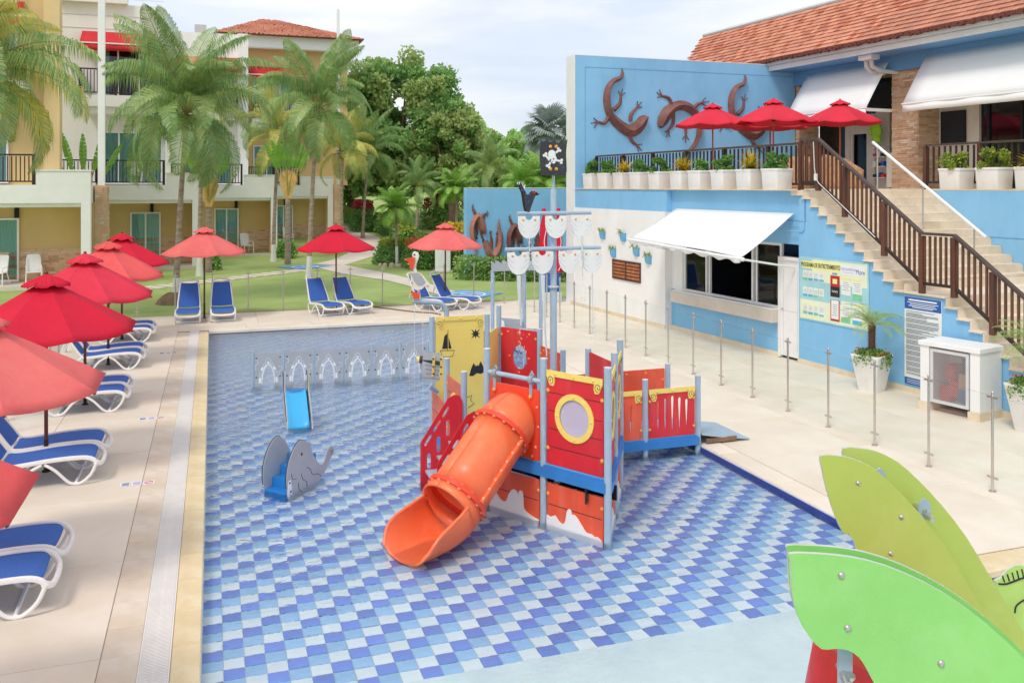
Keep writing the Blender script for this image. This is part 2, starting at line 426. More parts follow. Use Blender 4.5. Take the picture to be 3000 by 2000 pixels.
m_orange = M('beak_orange', '#ee5a35', .4, .06, 3)
m_water_w = M('falling_water', '#eef4f8', .15, .03, 9, thin=.3)
m_mesh = M('ac_mesh', '#c9c6c5', .5, .05, 8)
m_ppr = [M('poster_cream', '#eaf0cf', .5, .04, 2), M('poster_aqua', '#a9d8df', .5, .06, 2), M('poster_yellow', '#f2ef9d', .5, .04, 3),
         M('card_white', '#eef0ee', .5, .03, 4), M('card_sea', '#59b9d9', .5, .12, 4), M('card_red', '#c22b33', .5, .1, 6), M('card_dark', '#33282c', .5, .2, 8),
         M('card_text', '#7c8794', .6, .05, 9), M('card_green', '#7fd0a0', .5, .1, 5)]
m_navy = M('sign_navy', '#2f62b0', .5, .04, 3)
m_lav = M('logo_lavender', '#a3a0d6', .5, .04, 3)
m_ink2 = M('logo_blue', '#4d6fae', .5, .04, 3)
m_hose = M('hose_brown', '#8a6a58', .6, .1, 6)
m_text = M('sign_black', '#333833', .6, .04, 4)
def water_mat():
    m = bpy.data.materials.new('pool_water'); m.use_nodes = True
    nt = m.node_tree; n = nt.nodes; l = nt.links
    n.remove(n['Principled BSDF'])
    rf_ = n.new('ShaderNodeBsdfRefraction'); rf_.inputs['Color'].default_value = (.95, .985, 1, 1); rf_.inputs['Roughness'].default_value = 0.0; rf_.inputs['IOR'].default_value = 1.14
    gl_ = n.new('ShaderNodeBsdfGlossy'); gl_.inputs['Roughness'].default_value = .03
    fr_ = n.new('ShaderNodeFresnel'); fr_.inputs[0].default_value = 1.33
    mw = n.new('ShaderNodeMixShader'); l.new(fr_.outputs[0], mw.inputs[0]); l.new(rf_.outputs[0], mw.inputs[1]); l.new(gl_.outputs[0], mw.inputs[2])
    l.new(mw.outputs[0], n['Material Output'].inputs['Surface'])
    tc = n.new('ShaderNodeTexCoord')
    mp = n.new('ShaderNodeMapping'); mp.inputs['Scale'].default_value = (1, 1.5, 1); mp.inputs['Rotation'].default_value = (0, 0, .35)
    l.new(tc.outputs['Object'], mp.inputs[0])
    n1 = n.new('ShaderNodeTexNoise'); n1.inputs['Scale'].default_value = 3.6; n1.inputs['Detail'].default_value = 3
    n2 = n.new('ShaderNodeTexNoise'); n2.inputs['Scale'].default_value = 11.0; n2.inputs['Detail'].default_value = 2
    l.new(mp.outputs[0], n1.inputs[0]); l.new(mp.outputs[0], n2.inputs[0])
    big = n.new('ShaderNodeTexNoise'); big.inputs['Scale'].default_value = .33; big.inputs['Detail'].default_value = 1
    l.new(tc.outputs['Object'], big.inputs[0])
    mr = n.new('ShaderNodeMapRange'); mr.inputs[1].default_value = .38; mr.inputs[2].default_value = .62; mr.inputs[3].default_value = .45; mr.inputs[4].default_value = 1.1
    l.new(big.outputs[0], mr.inputs[0])
    ad = n.new('ShaderNodeMath'); ad.operation = 'MULTIPLY_ADD'; ad.inputs[1].default_value = .35
    l.new(n2.outputs[0], ad.inputs[0]); l.new(n1.outputs[0], ad.inputs[2])
    mu = n.new('ShaderNodeMath'); mu.operation = 'MULTIPLY'; l.new(ad.outputs[0], mu.inputs[0])
    sx = n.new('ShaderNodeSeparateXYZ'); l.new(tc.outputs['Object'], sx.inputs[0])      # the jets stir the far half, the shallow end lies calm
    gy_ = n.new('ShaderNodeMapRange'); gy_.inputs[1].default_value = 7.5; gy_.inputs[2].default_value = 12.5; gy_.inputs[3].default_value = .22; gy_.inputs[4].default_value = 1.0
    l.new(sx.outputs[1], gy_.inputs[0])
    m3 = n.new('ShaderNodeMath'); m3.operation = 'MULTIPLY'; l.new(mr.outputs[0], m3.inputs[0]); l.new(gy_.outputs[0], m3.inputs[1])
    l.new(m3.outputs[0], mu.inputs[1])
    bp = n.new('ShaderNodeBump'); bp.inputs['Strength'].default_value = .8; bp.inputs['Distance'].default_value = .12
    l.new(mu.outputs[0], bp.inputs['Height'])
    for q_ in (rf_, gl_, fr_): l.new(bp.outputs[0], q_.inputs['Normal'])
    return m
m_water = water_mat()
# ================================================================ the setting: ground, deck, pool
def terr(y): return -.03+max(0.0, min(3.2, .05*(y-46)))
xs = [-400, -150, -60, -30, -12, -3.7, -.2, 6.7, 9, 12.3, 30, 60, 150, 400]
ys = [-60, -20, -4, 4, 6.75, 15, 23.8, 27, 33, 40, 46, 52, 60, 70, 80, 95, 112, 150, 260, 600]
mb = MB(); idx = {}
for j, y in enumerate(ys):
    for i, x in enumerate(xs): idx[i, j] = len(mb.v); mb.v.append((x, y, terr(y)))
for j in range(len(ys)-1):
    for i in range(len(xs)-1):
        x, y = (xs[i]+xs[i+1])/2, (ys[j]+ys[j+1])/2
        if -.2 < x < 6.7 and -4 < y < 23.8 or -.2 < x < 12.3 and -4 < y < 6.75: continue
        mb.f.append((idx[i,j], idx[i+1,j], idx[i+1,j+1], idx[i,j+1])); mb.mi.append(0)
struct(mb.build('ground', m_lawn, smooth=False))

def slab_mesh(name, sx, sy, t, mat, g=.006, b=.004):
    mb = MB(); x, y = sx/2-g/2, sy/2-g/2
    vs = [(-x,-y,-t), (x,-y,-t), (x,y,-t), (-x,y,-t), (-x,-y,-b), (x,-y,-b), (x,y,-b), (-x,y,-b), (-x+b,-y+b,0), (x-b,-y+b,0), (x-b,y-b,0), (-x+b,y-b,0)]
    mb.add(vs, [(0,1,5,4), (1,2,6,5), (2,3,7,6), (3,0,4,7), (4,5,9,8), (5,6,10,9), (6,7,11,10), (7,4,8,11), (8,9,10,11)])
    return mb.mesh(name, mat, smooth=False)
deck = MB()
for x0, x1, y0, y1 in ((-3.7, -.09, 2, 26.9), (-.09, 9.3, 23.86, 27.1), (6.93, 12.3, 6.83, 26.9)):
    deck.box(((x0+x1)/2, (y0+y1)/2, -.025), (x1-x0, y1-y0, .03))
deck = struct(deck.build('pool_deck', m_joint, smooth=False))
def lay(x0, x1, y0, y1, nx, ny, mat, name='paving_slab', z=0.0, drop=()):
    sx, sy = (x1-x0)/nx, (y1-y0)/ny; me = slab_mesh(name, sx, sy, .022, mat)
    for i in range(nx):
        for j in range(ny):
            o = link(name, me, deck, (x0+sx*(i+.5), y0+sy*(j+.5), z+R.uniform(-.0012, .0012)))
            if (i+j) % 2: o.rotation_euler = (0, 0, PI)
lay(-3.67, -.83, 3.75, 24.68, 2, 11, m_deck)
lay(-.83, -.54, 5.65, 23.7, 1, 38, m_deck2, 'strip_paver')
lay(-3.67, 9.27, 24.69, 26.83, 8, 1, m_deck)
lay(-.83, 9.27, 23.9, 24.68, 6, 1, m_deck)
lay(6.96, 12.27, 6.86, 23.88, 3, 10, m_deck)
lay(9.28, 12.27, 23.9, 26.85, 2, 1, m_deck)
# drain grate beside the pool: slats too fine to tell apart one by one
mb = MB(); y = 5.3
while y < 23.85:
    mb.box((-.425, y, -.004), (.205, .015, .012)); y += .0225
for x in (-.535, -.315, -.425): mb.box((x, 14.6, -.009), (.012, 18.7, .016))
kind(mb.build('drain_slats', m_grate, deck, smooth=False), 'stuff')
mb = MB(); mb.box((-.425, 14.6, -.045), (.21, 18.6, .02)); mb.build('drain_channel', m_dark, deck, smooth=False)
# coping
me = slab_mesh('coping_stone', .225, .62, .07, m_cope, b=.008)
for j in range(31): link('coping_stone', me, deck, (-.195, 4.75+.62*(j+.0)+.31-.3, .002))
me = slab_mesh('coping_stone', 1.0, .2, .07, m_deck, b=.012)
for j in range(7): link('coping_stone', me, deck, (.42+1.0*j, 23.79, .002))
me = slab_mesh('coping_stone', .33, 1.25, .08, m_deck, b=.016)
for j in range(14): link('coping_stone', me, deck, (6.79, 7.47+1.25*j-.02, .003))
me = slab_mesh('coping_stone', 1.1, .33, .08, m_cope, b=.016)
for j in range(5): link('coping_stone', me, deck, (7.15+1.1*j, 6.68, .003))
# small floor stickers between the loungers and the drain
def sticker(x, y, kindi):
    t = thing('floor_sticker', '', 'sticker', (x, y, .003))
    for k, (dx, mat) in enumerate(((0, m_ink2), (.13, m_ppr[3]), (.27, m_ppr[3]))):
        b = MB(); b.box((dx, 0, 0), (.115 if k < 2 else .13, .13, .003)); b.build('sheet', m_ppr[3], t, world=False, smooth=False)
        b = MB()
        if k < 2:
            for q in range(4): b.box((dx+.004*(q % 2), -.042+.028*q, .0025), (.085, .013, .002))
            b.build('printed_lines', m_ink2 if k == 0 else m_lav, t, world=False, smooth=False)
        else:
            b.prism(circle(dx, 0, .052), (0, 0, .002), X3, Y3, .0015, holes=[circle(dx, 0, .04)])
            b.bar((dx-.035, -.035, .0028), (dx+.035, .035, .0028), .011, .002)
            b.build('printed_ring', m_aw_red, t, world=False, smooth=False)
    return t
for x, y, lb in ((-1.02, 11.85, 'blue and red warning sticker on the deck nearest the camera'), (-1.05, 15.1, 'small warning sticker on the deck level with the third umbrella pole'),
                 (-1.06, 20.9, 'faded floor sticker on the deck near the far pool corner')):
    sticker(x, y, 0)['label'] = lb

# ---- pool basin
WZ = -.07
def zf(y): return -.13-.026*(y-6.65) if y > 6.65 else -.13+.006*(6.65-y)
T = .163; NX = 41; X0 = -.08; X1 = X0+T*NX; Y0 = 6.65; NY = 105; Y1 = Y0+T*NY
mb = MB()
mb.quad((X0, Y0, zf(Y0)-.008), (X1, Y0, zf(Y0)-.008), (X1, Y1, zf(Y1)-.008), (X0, Y1, zf(Y1)-.008))
pool = struct(mb.build('pool_floor', m_grout, smooth=False))
tm = []
for mt in (m_tile_w, m_tile_b, m_tile_l):
    tm.append(slab_mesh('tile', T, T, .006, mt, g=.005, b=.002))
rot = -math.atan(.026)
def tcol(i, j): return (i-j) % 3          # diagonal stripes: white, deep blue, light blue along every row
cand = []
for j in range(NY):
    for i in range(NX):
        x, y = X0+T*(i+.5), Y0+T*(j+.5)
        d = .3229*x+.9464*y; u = (.9464*x-.3229*y)/d
        pv = .5-(.1517*1.5)+1.5*.858*(3.9/d)-.5
        py = 545+2574*(3.85/d); px = 1500+2574*u
        vis = -60 < px < 3060 and py < 2060 and not (px > 2250 and py > 1560) and not (1190 < px < 1720 and 1130 < py < 1560)
        cand.append((0 if vis else 1, d, i, j))
cand.sort()
near = set((i, j) for _, _, i, j in cand[:300])
rest = MB()
for j in range(NY):
    for i in range(NX):
        c = tcol(i, j); x, y = X0+T*(i+.5), Y0+T*(j+.5); z = zf(y)+R.uniform(-.001, .001)
        if (i, j) in near:
            link('tile', tm[c], pool, (x, y, z), (rot, 0, 0))
        else:
            h = T/2-.0025; hz = .026*h
            rest.m(c); rest.add([(x-h, y-h, z+hz), (x+h, y-h, z+hz), (x+h, y+h, z-hz), (x-h, y+h, z-hz),
                                 (x-h, y-h, z+hz-.006), (x+h, y-h, z+hz-.006), (x+h, y+h, z-hz-.006), (x-h, y+h, z-hz-.006)],
                                [(0,1,2,3), (4,5,1,0), (5,6,2,1), (6,7,3,2), (7,4,0,3)])
kind(rest.build('tile_field', [m_tile_w, m_tile_b, m_tile_l], pool, smooth=False), 'stuff')
# basin sides with the band of blue tiles
mb = MB()
mb.box((X1+.06, 15.2, -.37), (.1, 17.2, .7)); mb.box((X0-.06, 13.0, -.37), (.1, 22, .7)); mb.box((3.2, Y1+.06, -.37), (7, .1, .7))
pw = struct(mb.build('pool_wall', m_grout, smooth=False))
me = MB(); me.box((0, 0, 0), (.012, T-.006, .155)); me = me.mesh('band_tile', m_band, smooth=False)
for j in range(104): link('band_tile', me, pw, (X1+.008, Y0+.25+T*(j+.5), -.105))
me = MB(); me.box((0, 0, 0), (T-.006, .012, .155)); me = me.mesh('band_tile', m_band, smooth=False)
for i in range(41): link('band_tile', me, pw, (X0+T*(i+.5), Y1+.002, -.105))
# the shallow beach entry
mb = MB()
yy = [6.65, 6.2, 5.8, 5.47, 4.2, 2.0, -3.5]
for a, b in zip(yy, yy[1:]):
    za, zb = min(.0, zf(a)), min(.0, zf(b)) ; mb.quad((X0, b, zb), (12.3, b, zb), (12.3, a, za), (X0, a, za))
mb.quad((X1, 6.65, zf(6.65)), (12.3, 6.65, zf(6.65)), (12.3, 6.86, zf(6.65)), (X1, 6.86, zf(6.65)))
struct(mb.build('beach_entry', m_beach, smooth=False))
# water sheet
mb = MB()
mb.quad((X0, 1.5, WZ), (X1, 1.5, WZ), (X1, Y1, WZ), (X0, Y1, WZ)); mb.quad((X1, 1.5, WZ), (12.3, 1.5, WZ), (12.3, 6.62, WZ), (X1, 6.62, WZ))
struct(mb.build('pool_water', m_water, smooth=False))
# garden path, painted pads, stepping stones
def ground_poly(name, pts, mat, dz): 
    o = MB(); k = len(pts)
    o.add([(x, y, terr(y)+dz) for x, y in pts], [tuple(range(k))]); return o
def ribbon(name, Lp, Rp, mat, dz=.012):
    b = MB(); n = len(Lp)
    for i in range(n-1):
        (a, b_), (c, d) = Lp[i], Lp[i+1]; (e, f), (g, h) = Rp[i], Rp[i+1]
        b.quad((e, f, terr(f)+dz), (g, h, terr(h)+dz), (c, d, terr(d)+dz), (a, b_, terr(b_)+dz))
    return struct(b.build(name, mat, smooth=False))
PL = smoothpts([(4.6, 42.6), (5.6, 44.6), (6.95, 47.9), (7.9, 50.3), (8.35, 52.2), (8.6, 54.6), (8.5, 57.6), (8.2, 62.0), (7.6, 68)], 4)
PR = smoothpts([(5.9, 41.7), (7.5, 45.2), (9.0, 48.6), (9.7, 50.8), (10.0, 52.6), (10.1, 54.6), (9.8, 57.6), (9.2, 62.0), (8.6, 68)], 4)
ribbon('garden_path', PL, PR, m_path)
PL = smoothpts([(4.3, 42.0), (5.05, 38.4), (6.0, 35.6), (6.56, 34.1), (7.22, 30.2), (7.5, 27.4)], 4)
PR = smoothpts([(5.9, 41.7), (6.5, 39.4), (7.01, 37.4), (7.58, 34.4), (8.05, 30.7), (8.5, 27.4)], 4)
ribbon('pool_path', PL, PR, m_path, .016)
def pad(x, y, rz, lb):
    t = thing('access_pad', lb, 'ground marking', (x, y, terr(y)+.02), rz)
    b = MB(); b.box((0, 0, 0), (1.9, 1.7, .006)); b.build('blue_field', m_pathb, t, world=False, smooth=False)
    b = MB(); b.prism(circle(0, 0, .62), (0, 0, .004), X3, Y3, .003, holes=[circle(0, 0, .54)])
    b.build('ring', m_white, t, world=False, smooth=False)
    b = MB(); b.prism(circle(.02, .24, .09, n=12), (0, 0, .004), X3, Y3, .003); b.bar((0, .15, .006), (-.05, -.1, .006), .07, .003); b.bar((-.05, -.1, .006), (.2, -.12, .006), .07, .003); b.bar((.2, -.12, .006), (.3, -.32, .006), .07, .003)
    b.build('figure_mark', m_white, t, world=False, smooth=False)
pad(4.05, 41.4, .5, 'blue painted pad at the fork of the garden path')
pad(8.3, 29.0, .75, 'blue painted pad on the lawn beside the far fence corner')
ss = thing('stepping_stones', 'row of pale rectangular stepping stones crossing the lawn', 'stepping stones', (0, 36, 0))
a, b = Vector((-4.4, 32.6, 0)), Vector((3.9, 39.8, 0)); d = (b-a).normalized()
for k in range(19):
    p = a+(b-a)*(k+.5)/19; q = MB(); q.box((p.x, p.y, -.008), (.95, .34, .03), math.atan2(d.y, d.x)+PI/2+R.uniform(-.06, .06))
    q.build('stone', m_path, ss, smooth=False)

# ---- glass fences: stainless posts, clear panes in clamps
def fence(label, pts, skip=(), side=1):
    t = thing('glass_fence', label, 'fence', (pts[0][0], pts[0][1], 0), 0, 'frameless glass fences round the pool')
    for k, (x, y) in enumerate(pts):
        q = MB(); q.cyl((x, y, 0), (x, y, 1.2), .018, n=10); q.cyl((x, y, 0), (x, y, .012), .042, n=12); q.dome((x, y, 1.2), .018)
        po = q.build('post', m_inox, t)
        j = k if k < len(pts)-1 else k-1
        d = Vector((pts[j+1][0]-pts[j][0], pts[j+1][1]-pts[j][1], 0)).normalized()
        for z in (.17, 1.14):
            q = MB(); c = Vector((x, y, z)); q.bar(c-d*.075, c+d*.075, .02, .022); q.build('clamp', m_inox, po)
    for k in range(len(pts)-1):
        if k in skip: continue
        a, b = Vector((*pts[k], 0)), Vector((*pts[k+1], 0)); d = (b-a).normalized()
        q = MB(); q.bar(a+d*.05+Z3*.64, b-d*.05+Z3*.64, .008, 1.04); q.build('pane', m_glass, t, smooth=False)
    return t
fence('glass fence with steel posts along the restaurant side of the pool', [(8.95, 7.2+1.0*k) for k in range(19)])
fence('glass fence with steel posts between the far deck and the lawn', [(-3.0+1.0*k, 26.70+.052*k) for k in range(12)]+[(8.72, 26.3), (8.95, 25.3)], skip=(11,))
fence('glass fence with steel posts behind the row of loungers', [(-3.08, 6.7+1.0*k) for k in range(21)])
# ================================================================ restaurant block on the right, with terrace, stair and gecko wall
def bwbox(mb, s0, s1, n0, n1, z0, z1):
    c = BW((s0+s1)/2, (n0+n1)/2, (z0+z1)/2)
    return mb.box(c, (s1-s0, n1-n0, z1-z0), E1A)
def wprism(mb, pts, n, t):       # outline in (s, z) on the wall plane, thickness into the building
    return mb.prism(pts, BW(0, n, 0), E1, Z3, -t)
def part(name, mat, par, fn, **k):
    b = MB(); fn(b); return b.build(name, mat, par, **k)
rest_b = thing('restaurant_building', 'blue and white restaurant building with raised terrace, stone stair and tiled roof', 'building', tuple(BW(8, 4, 0)))
RB = rest_b
part('white_wall', m_wwall, RB, lambda b: bwbox(b, .5, 5.67, -.10, .3, 0, 3.03), smooth=False)
part('upper_band', m_blue, RB, lambda b: (bwbox(b, .5, 5.67, -.06, .3, 3.033, 3.6), bwbox(b, 5.673, 10.49, .10, .4, 2.46, 3.6)), smooth=False)
part('lower_wall', m_blue, RB, lambda b: bwbox(b, 5.673, 9.79, .10, .4, 0, 1.03), smooth=False)
part('window_jamb', m_wwall, RB, lambda b: bwbox(b, 5.673, 6.14, .11, .4, 1.035, 2.455), smooth=False)
def stair_profile():
    p = [(10.49, .0)]
    st = []
    s = 10.89; z = 3.45
    p2 = [(10.49, 3.6), (10.88, 3.6)]
    for k in range(11):
        st.append((10.89+.2364*k, 3.454-.1655*k))
    for k, (s, z) in enumerate(st): p2 += [(s, z-.04), (s+.2364, z-.04)]
    return p2
STEPS = [(10.62+.2382*k, 3.62-.1655*(k+1)) for k in range(11)]         # (start s, tread height), upper flight
S_L = 13.24; Z_L = 3.62-.1655*11
STEPS2 = [(14.12+.2382*k, Z_L-.1655*(k+1)) for k in range(10)]
prof = [(10.49, 0), (10.49, 3.6), (10.62, 3.6)]
for s, z in STEPS: prof += [(s, z-.035), (s+.2382, z-.035)]
prof += [(S_L, Z_L-.035), (14.12, Z_L-.035)]
for s, z in STEPS2: prof += [(s, z-.035), (s+.2382, z-.035)]
prof += [(prof[-1][0], 0)]
cl = []
for q in prof:
    if not cl or (abs(q[0]-cl[-1][0])+abs(q[1]-cl[-1][1])) > 1e-4: cl.append(q)
part('stair_side_wall', m_blue, RB, lambda b: wprism(b, cl, .02, .3), smooth=False)
part('stair_top', m_stair, RB, lambda b: bwbox(b, 10.3, 10.62, -.02, 3.75, 3.5, 3.62), smooth=False)
for k, (s, z) in enumerate(STEPS+[(S_L, Z_L)]+STEPS2):
    w = .2382 if s != S_L else .88
    part('step', m_stair, RB, lambda b: bwbox(b, s-.012, s+w+.004, -.03, 3.75, z-.028, z), smooth=False)
    part('riser', m_stair, RB, lambda b: bwbox(b, s, s+.03, -.005, 3.75, z-.03, z+.136), smooth=False)
part('side_wall', m_blue, RB, lambda b: (bwbox(b, 9.0, 17.6, 3.76, 4.1, 0, 3.6)), smooth=False)
part('wall_groove', m_blue2, RB, lambda b: bwbox(b, 12.0, 17.6, 3.752, 3.765, 2.62, 2.635), smooth=False)
part('terrace_floor', m_stair, RB, lambda b: (bwbox(b, .45, 10.5, -.09, 9.5, 3.601, 3.62), bwbox(b, 9.0, 17.6, 3.755, 9.5, 3.6012, 3.6195)), smooth=False)
part('skirting', m_stair, RB, lambda b: (bwbox(b, .4, 5.69, -.13, -.1, 0, .1), bwbox(b, 5.673, 9.80, .07, .1, 0, .1), bwbox(b, 10.49, 16.4, -.015, .02, 0, .1)), smooth=False)
part('panel_groove', m_blue2, RB, lambda b: (bwbox(b, 8.0, 10.7, .094, .1, 2.96, 2.975), bwbox(b, 10.68, 10.7, .012, .02, 2.96, 3.42), bwbox(b, 9.9, 10.7, .012, .02, 2.955, 2.97)), smooth=False)
# kiosk window, counter, door
w = part('kiosk_window', m_whitep, RB, lambda b: (bwbox(b, 6.14, 9.80, .16, .22, 1.035, 1.085), bwbox(b, 6.14, 9.80, .16, .22, 2.40, 2.455), bwbox(b, 6.14, 6.19, .16, .22, 1.085, 2.40), bwbox(b, 9.74, 9.80, .16, .22, 1.085, 2.40),
    bwbox(b, 7.06, 7.11, .15, .22, 1.085, 2.40), bwbox(b, 7.16, 7.21, .17, .23, 1.085, 2.40), bwbox(b, 8.80, 8.85, .15, .22, 1.085, 2.40), bwbox(b, 8.92, 8.97, .17, .23, 1.085, 2.40)), smooth=False)
for a, b_ in ((6.19, 7.06), (8.97, 9.74)): part('pane', m_winglass, w, lambda b: bwbox(b, a, b_, .188, .194, 1.085, 2.40), smooth=False)
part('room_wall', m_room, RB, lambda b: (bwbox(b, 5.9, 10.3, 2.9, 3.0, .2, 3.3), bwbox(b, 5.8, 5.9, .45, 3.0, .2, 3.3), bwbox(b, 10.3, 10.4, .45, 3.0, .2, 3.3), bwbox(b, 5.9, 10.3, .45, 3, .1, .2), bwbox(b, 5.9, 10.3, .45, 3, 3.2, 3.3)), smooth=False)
part('counter_sill', m_plinth, RB, lambda b: bwbox(b, 5.93, 9.80, -.12, .30, .74, 1.02), smooth=False, bevel=.01)
part('sill_top', m_whitep, RB, lambda b: bwbox(b, 5.97, 9.80, -.10, .155, 1.021, 1.05), smooth=False)
for z in (1.25, 1.62, 1.98):
    part('bar_shelf', m_fascia, RB, lambda b: bwbox(b, 7.4, 9.2, 1.6, 2.1, z, z+.045), smooth=False)
part('bar_back', m_ink2, RB, lambda b: bwbox(b, 7.45, 9.2, 2.1, 2.2, .9, 2.5), smooth=False)
for k, (s, z) in enumerate(((7.6, 1.295), (7.75, 1.295), (8.3, 1.665), (8.45, 1.665), (8.9, 1.295), (6.5, 1.05), (6.6, 1.05), (7.8, 2.025))):
    part('bottle', [m_whitep, m_ppr[8], m_red][k % 3], RB, lambda b: b.lathe([(0, 0), (.035, 0), (.035, .14), (.012, .2), (.012, .25), (0, .25)], BW(s, 1.8 if z > 1.1 else .35, z), 10))
d = part('kiosk_door', m_whitep, RB, lambda b: (bwbox(b, 9.86, 10.44, .09, .13, .06, 2.12),), smooth=False)
part('door_frame', m_white, d, lambda b: (bwbox(b, 9.805, 9.86, .05, .14, .02, 2.18), bwbox(b, 10.44, 10.488, .05, .14, .02, 2.18), bwbox(b, 9.86, 10.44, .05, .14, 2.12, 2.18)), smooth=False)
part('door_panel_line', m_fascia, d, lambda b: (bwbox(b, 9.93, 10.37, .085, .09, 1.02, 1.03), bwbox(b, 9.93, 9.94, .085, .09, .2, 1.9), bwbox(b, 10.36, 10.37, .085, .09, .2, 1.9)), smooth=False)
part('door_knob', m_inox, d, lambda b: b.dome(BW(9.91, .085, 1.05), .03, -NN, 10, 3, True))
part('conduit', m_blue, RB, lambda b: (b.tube([BW(9.9, .0, 2.75), BW(10.62, .0, 2.75), BW(10.66, .0, 2.79), BW(10.66, .0, 3.45)], .012, 6),))
# slatted vent
v = part('wooden_vent', m_wood, RB, lambda b: (bwbox(b, 3.0, 4.5, -.135, -.10, 1.06, 1.10), bwbox(b, 3.0, 4.5, -.135, -.10, 1.57, 1.61), bwbox(b, 3.0, 3.04, -.135, -.10, 1.10, 1.57), bwbox(b, 4.46, 4.5, -.135, -.10, 1.10, 1.57), bwbox(b, 3.72, 3.77, -.14, -.10, 1.10, 1.57)), smooth=False)
part('vent_back', m_dark, v, lambda b: bwbox(b, 3.04, 4.46, -.108, -.101, 1.10, 1.57), smooth=False)
for s0, s1 in ((3.045, 3.715), (3.775, 4.455)):
    for k in range(5): part('slat', M('slat_wood%d' % k, '#b5714a', .6, .2, 5, .2, 40) if s0 < 3.1 else bpy.data.materials['slat_wood%d' % k], v, lambda b: bwbox(b, s0, s1, -.128, -.112, 1.115+.093*k, 1.182+.093*k), smooth=False)
# terrace and stair railings
def railing(name, pts, mat_post, mat_bal, posts, step=.115, top=(.09, .045), bot=True, par=RB, h=1.0, balmat=None):
    """pts: list of world top-rail points; balusters hang between top and bottom rail"""
    r = None
    for a, b in zip(pts, pts[1:]):
        q = MB(); q.bar(a, b, top[0], top[1]); o = q.build('top_rail' if r else name, m_woodg, par if r is None else r, smooth=False)
        if r is None: r = o
    for a, b in zip(pts, pts[1:]):
        q = MB(); q.bar(a-Z3*(h-.12), b-Z3*(h-.12), .05, .05); q.build('bottom_rail', m_woodd, r, smooth=False)
        d = b-a; L_ = Vector((d.x, d.y, 0)).length; n = max(1, int(L_/step))
        slope = d.z/L_ if L_ else 0
        me = MB(); me.box((0, 0, -(h-.12)/2), (.038, .03, h-.16), E1A); me = me.mesh('baluster', mat_bal, smooth=False)
        rl = root_loc(r)
        for k in range(n):
            p = a+d*(k+.5)/n; link('baluster', me, r, p-Z3*.02-rl)
    for p in posts:
        q = MB(); q.box((p.x, p.y, p.z-h/2-.03), (.085, .085, h+.02), E1A); q.build('rail_post', mat_post, r, smooth=False)
    return r
railing('terrace_railing', [BW(.95, .5, 4.62), BW(10.55, .5, 4.62)], m_woodd, m_woodd, [BW(.95+1.6*k, .5, 4.62) for k in range(7)], step=.15)
railing('corner_railing', [BW(10.55, .02, 4.66), BW(11.05, .02, 4.66)], m_wood, m_wood, [BW(10.55, .02, 4.65)])
sp = [(11.05, 4.66), (13.61, 2.86), (14.27, 2.86), (16.4, 1.35)]
railing('stair_railing', [BW(s, .02, z) for s, z in sp], m_wood, m_wood,
        [BW(s, .02, z) for s, z in ((11.05, 4.64), (11.78, 4.13), (12.76, 3.44), (13.61, 2.84), (14.27, 2.84), (15.0, 2.32), (15.9, 1.68))], step=.107)
railing('side_railing', [BW(9.8, 4.45, 4.66), BW(17.0, 4.45, 4.66)], m_wood, m_woodd, [BW(9.8+1.45*k, 4.45, 4.66) for k in range(6)], step=.15)
hr = part('steel_handrail', m_whitep, RB, lambda b: (b.tube([BW(10.42, 2.15, 4.66), BW(13.2, 2.15, 2.72)], .032, 10)))
for s, z0, z1 in ((10.55, 3.62, 4.57), (11.75, 2.8, 3.72), (12.95, 1.97, 2.88)):
    part('handrail_post', m_inox, hr, lambda b: b.cyl(BW(s, 2.15, z0), BW(s, 2.15, z1), .017, n=8))
part('light_cable', m_white, RB, lambda b: (b.tube([BW(10.98, -.04, 4.6), BW(11.02, -.05, 4.1), BW(11.06, -.05, 3.85), BW(11.15, -.05, 3.75), BW(12.6, -.04, 2.74)], .008, 5), b.box(BW(11.06, -.05, 3.88), (.05, .05, .14), E1A)))

# stone-clad columns: ledger stones are real pieces, too small to pick apart one by one
def ledger(mb, origin, U, V, w, h, out, rows, rng, dep=.03, lmin=.14, lmax=.42):
    U, V, Nn = Vector(U), Vector(V), Vector(out); rh = h/rows
    for j in range(rows):
        x = 0.0
        while x < w-1e-3:
            l_ = min(rng.uniform(lmin, lmax), w-x)
            if w-x-l_ < .06: l_ = w-x
            t = rng.uniform(.25, 1)*dep; g = .004
            a = Vector(origin)+U*(x+g)+V*(j*rh+g); b = a+U*(l_-2*g); c = b+V*(rh-2*g); d = a+V*(rh-2*g)
            mb.m(rng.choice((0, 0, 0, 1, 2)))
            mb.add([a, b, c, d, a+Nn*t, b+Nn*t, c+Nn*t, d+Nn*t], [(4,5,6,7), (0,1,5,4), (1,2,6,5), (2,3,7,6), (3,0,4,7)])
            x += l_
def column(s0, s1, n0, n1, z0, z1, name='stone_column'):
    o = part(name, m_stone2, RB, lambda b: bwbox(b, s0, s1, n0, n1, z0, z1), smooth=False)
    q = MB(); rg = random.Random(int(s0*100))
    rows = int((z1-z0)/.06)
    ledger(q, BW(s0, n0, z0), E1, Z3, s1-s0, z1-z0, -NN, rows, rg)
    ledger(q, BW(s1, n0, z0), NN, Z3, n1-n0, z1-z0, E1, rows, rg)
    kind(q.build('ledger_stones', [m_stone, m_stone2, m_stonep], o, smooth=False), 'stuff')
    return o
column(.45, 1.42, 8.1, 8.95, 3.62, 7.55); column(5.4, 6.35, 8.1, 8.95, 3.62, 7.55); column(12.2, 13.1, 8.1, 8.95, 3.62, 7.55)
part('eaves_beam', m_blue2, RB, lambda b: bwbox(b, -4, 18, 7.95, 8.3, 7.1, 7.56), smooth=False)
part('soffit', m_blue2, RB, lambda b: bwbox(b, -4, 18, 7.05, 8.3, 7.561, 7.6), smooth=False)
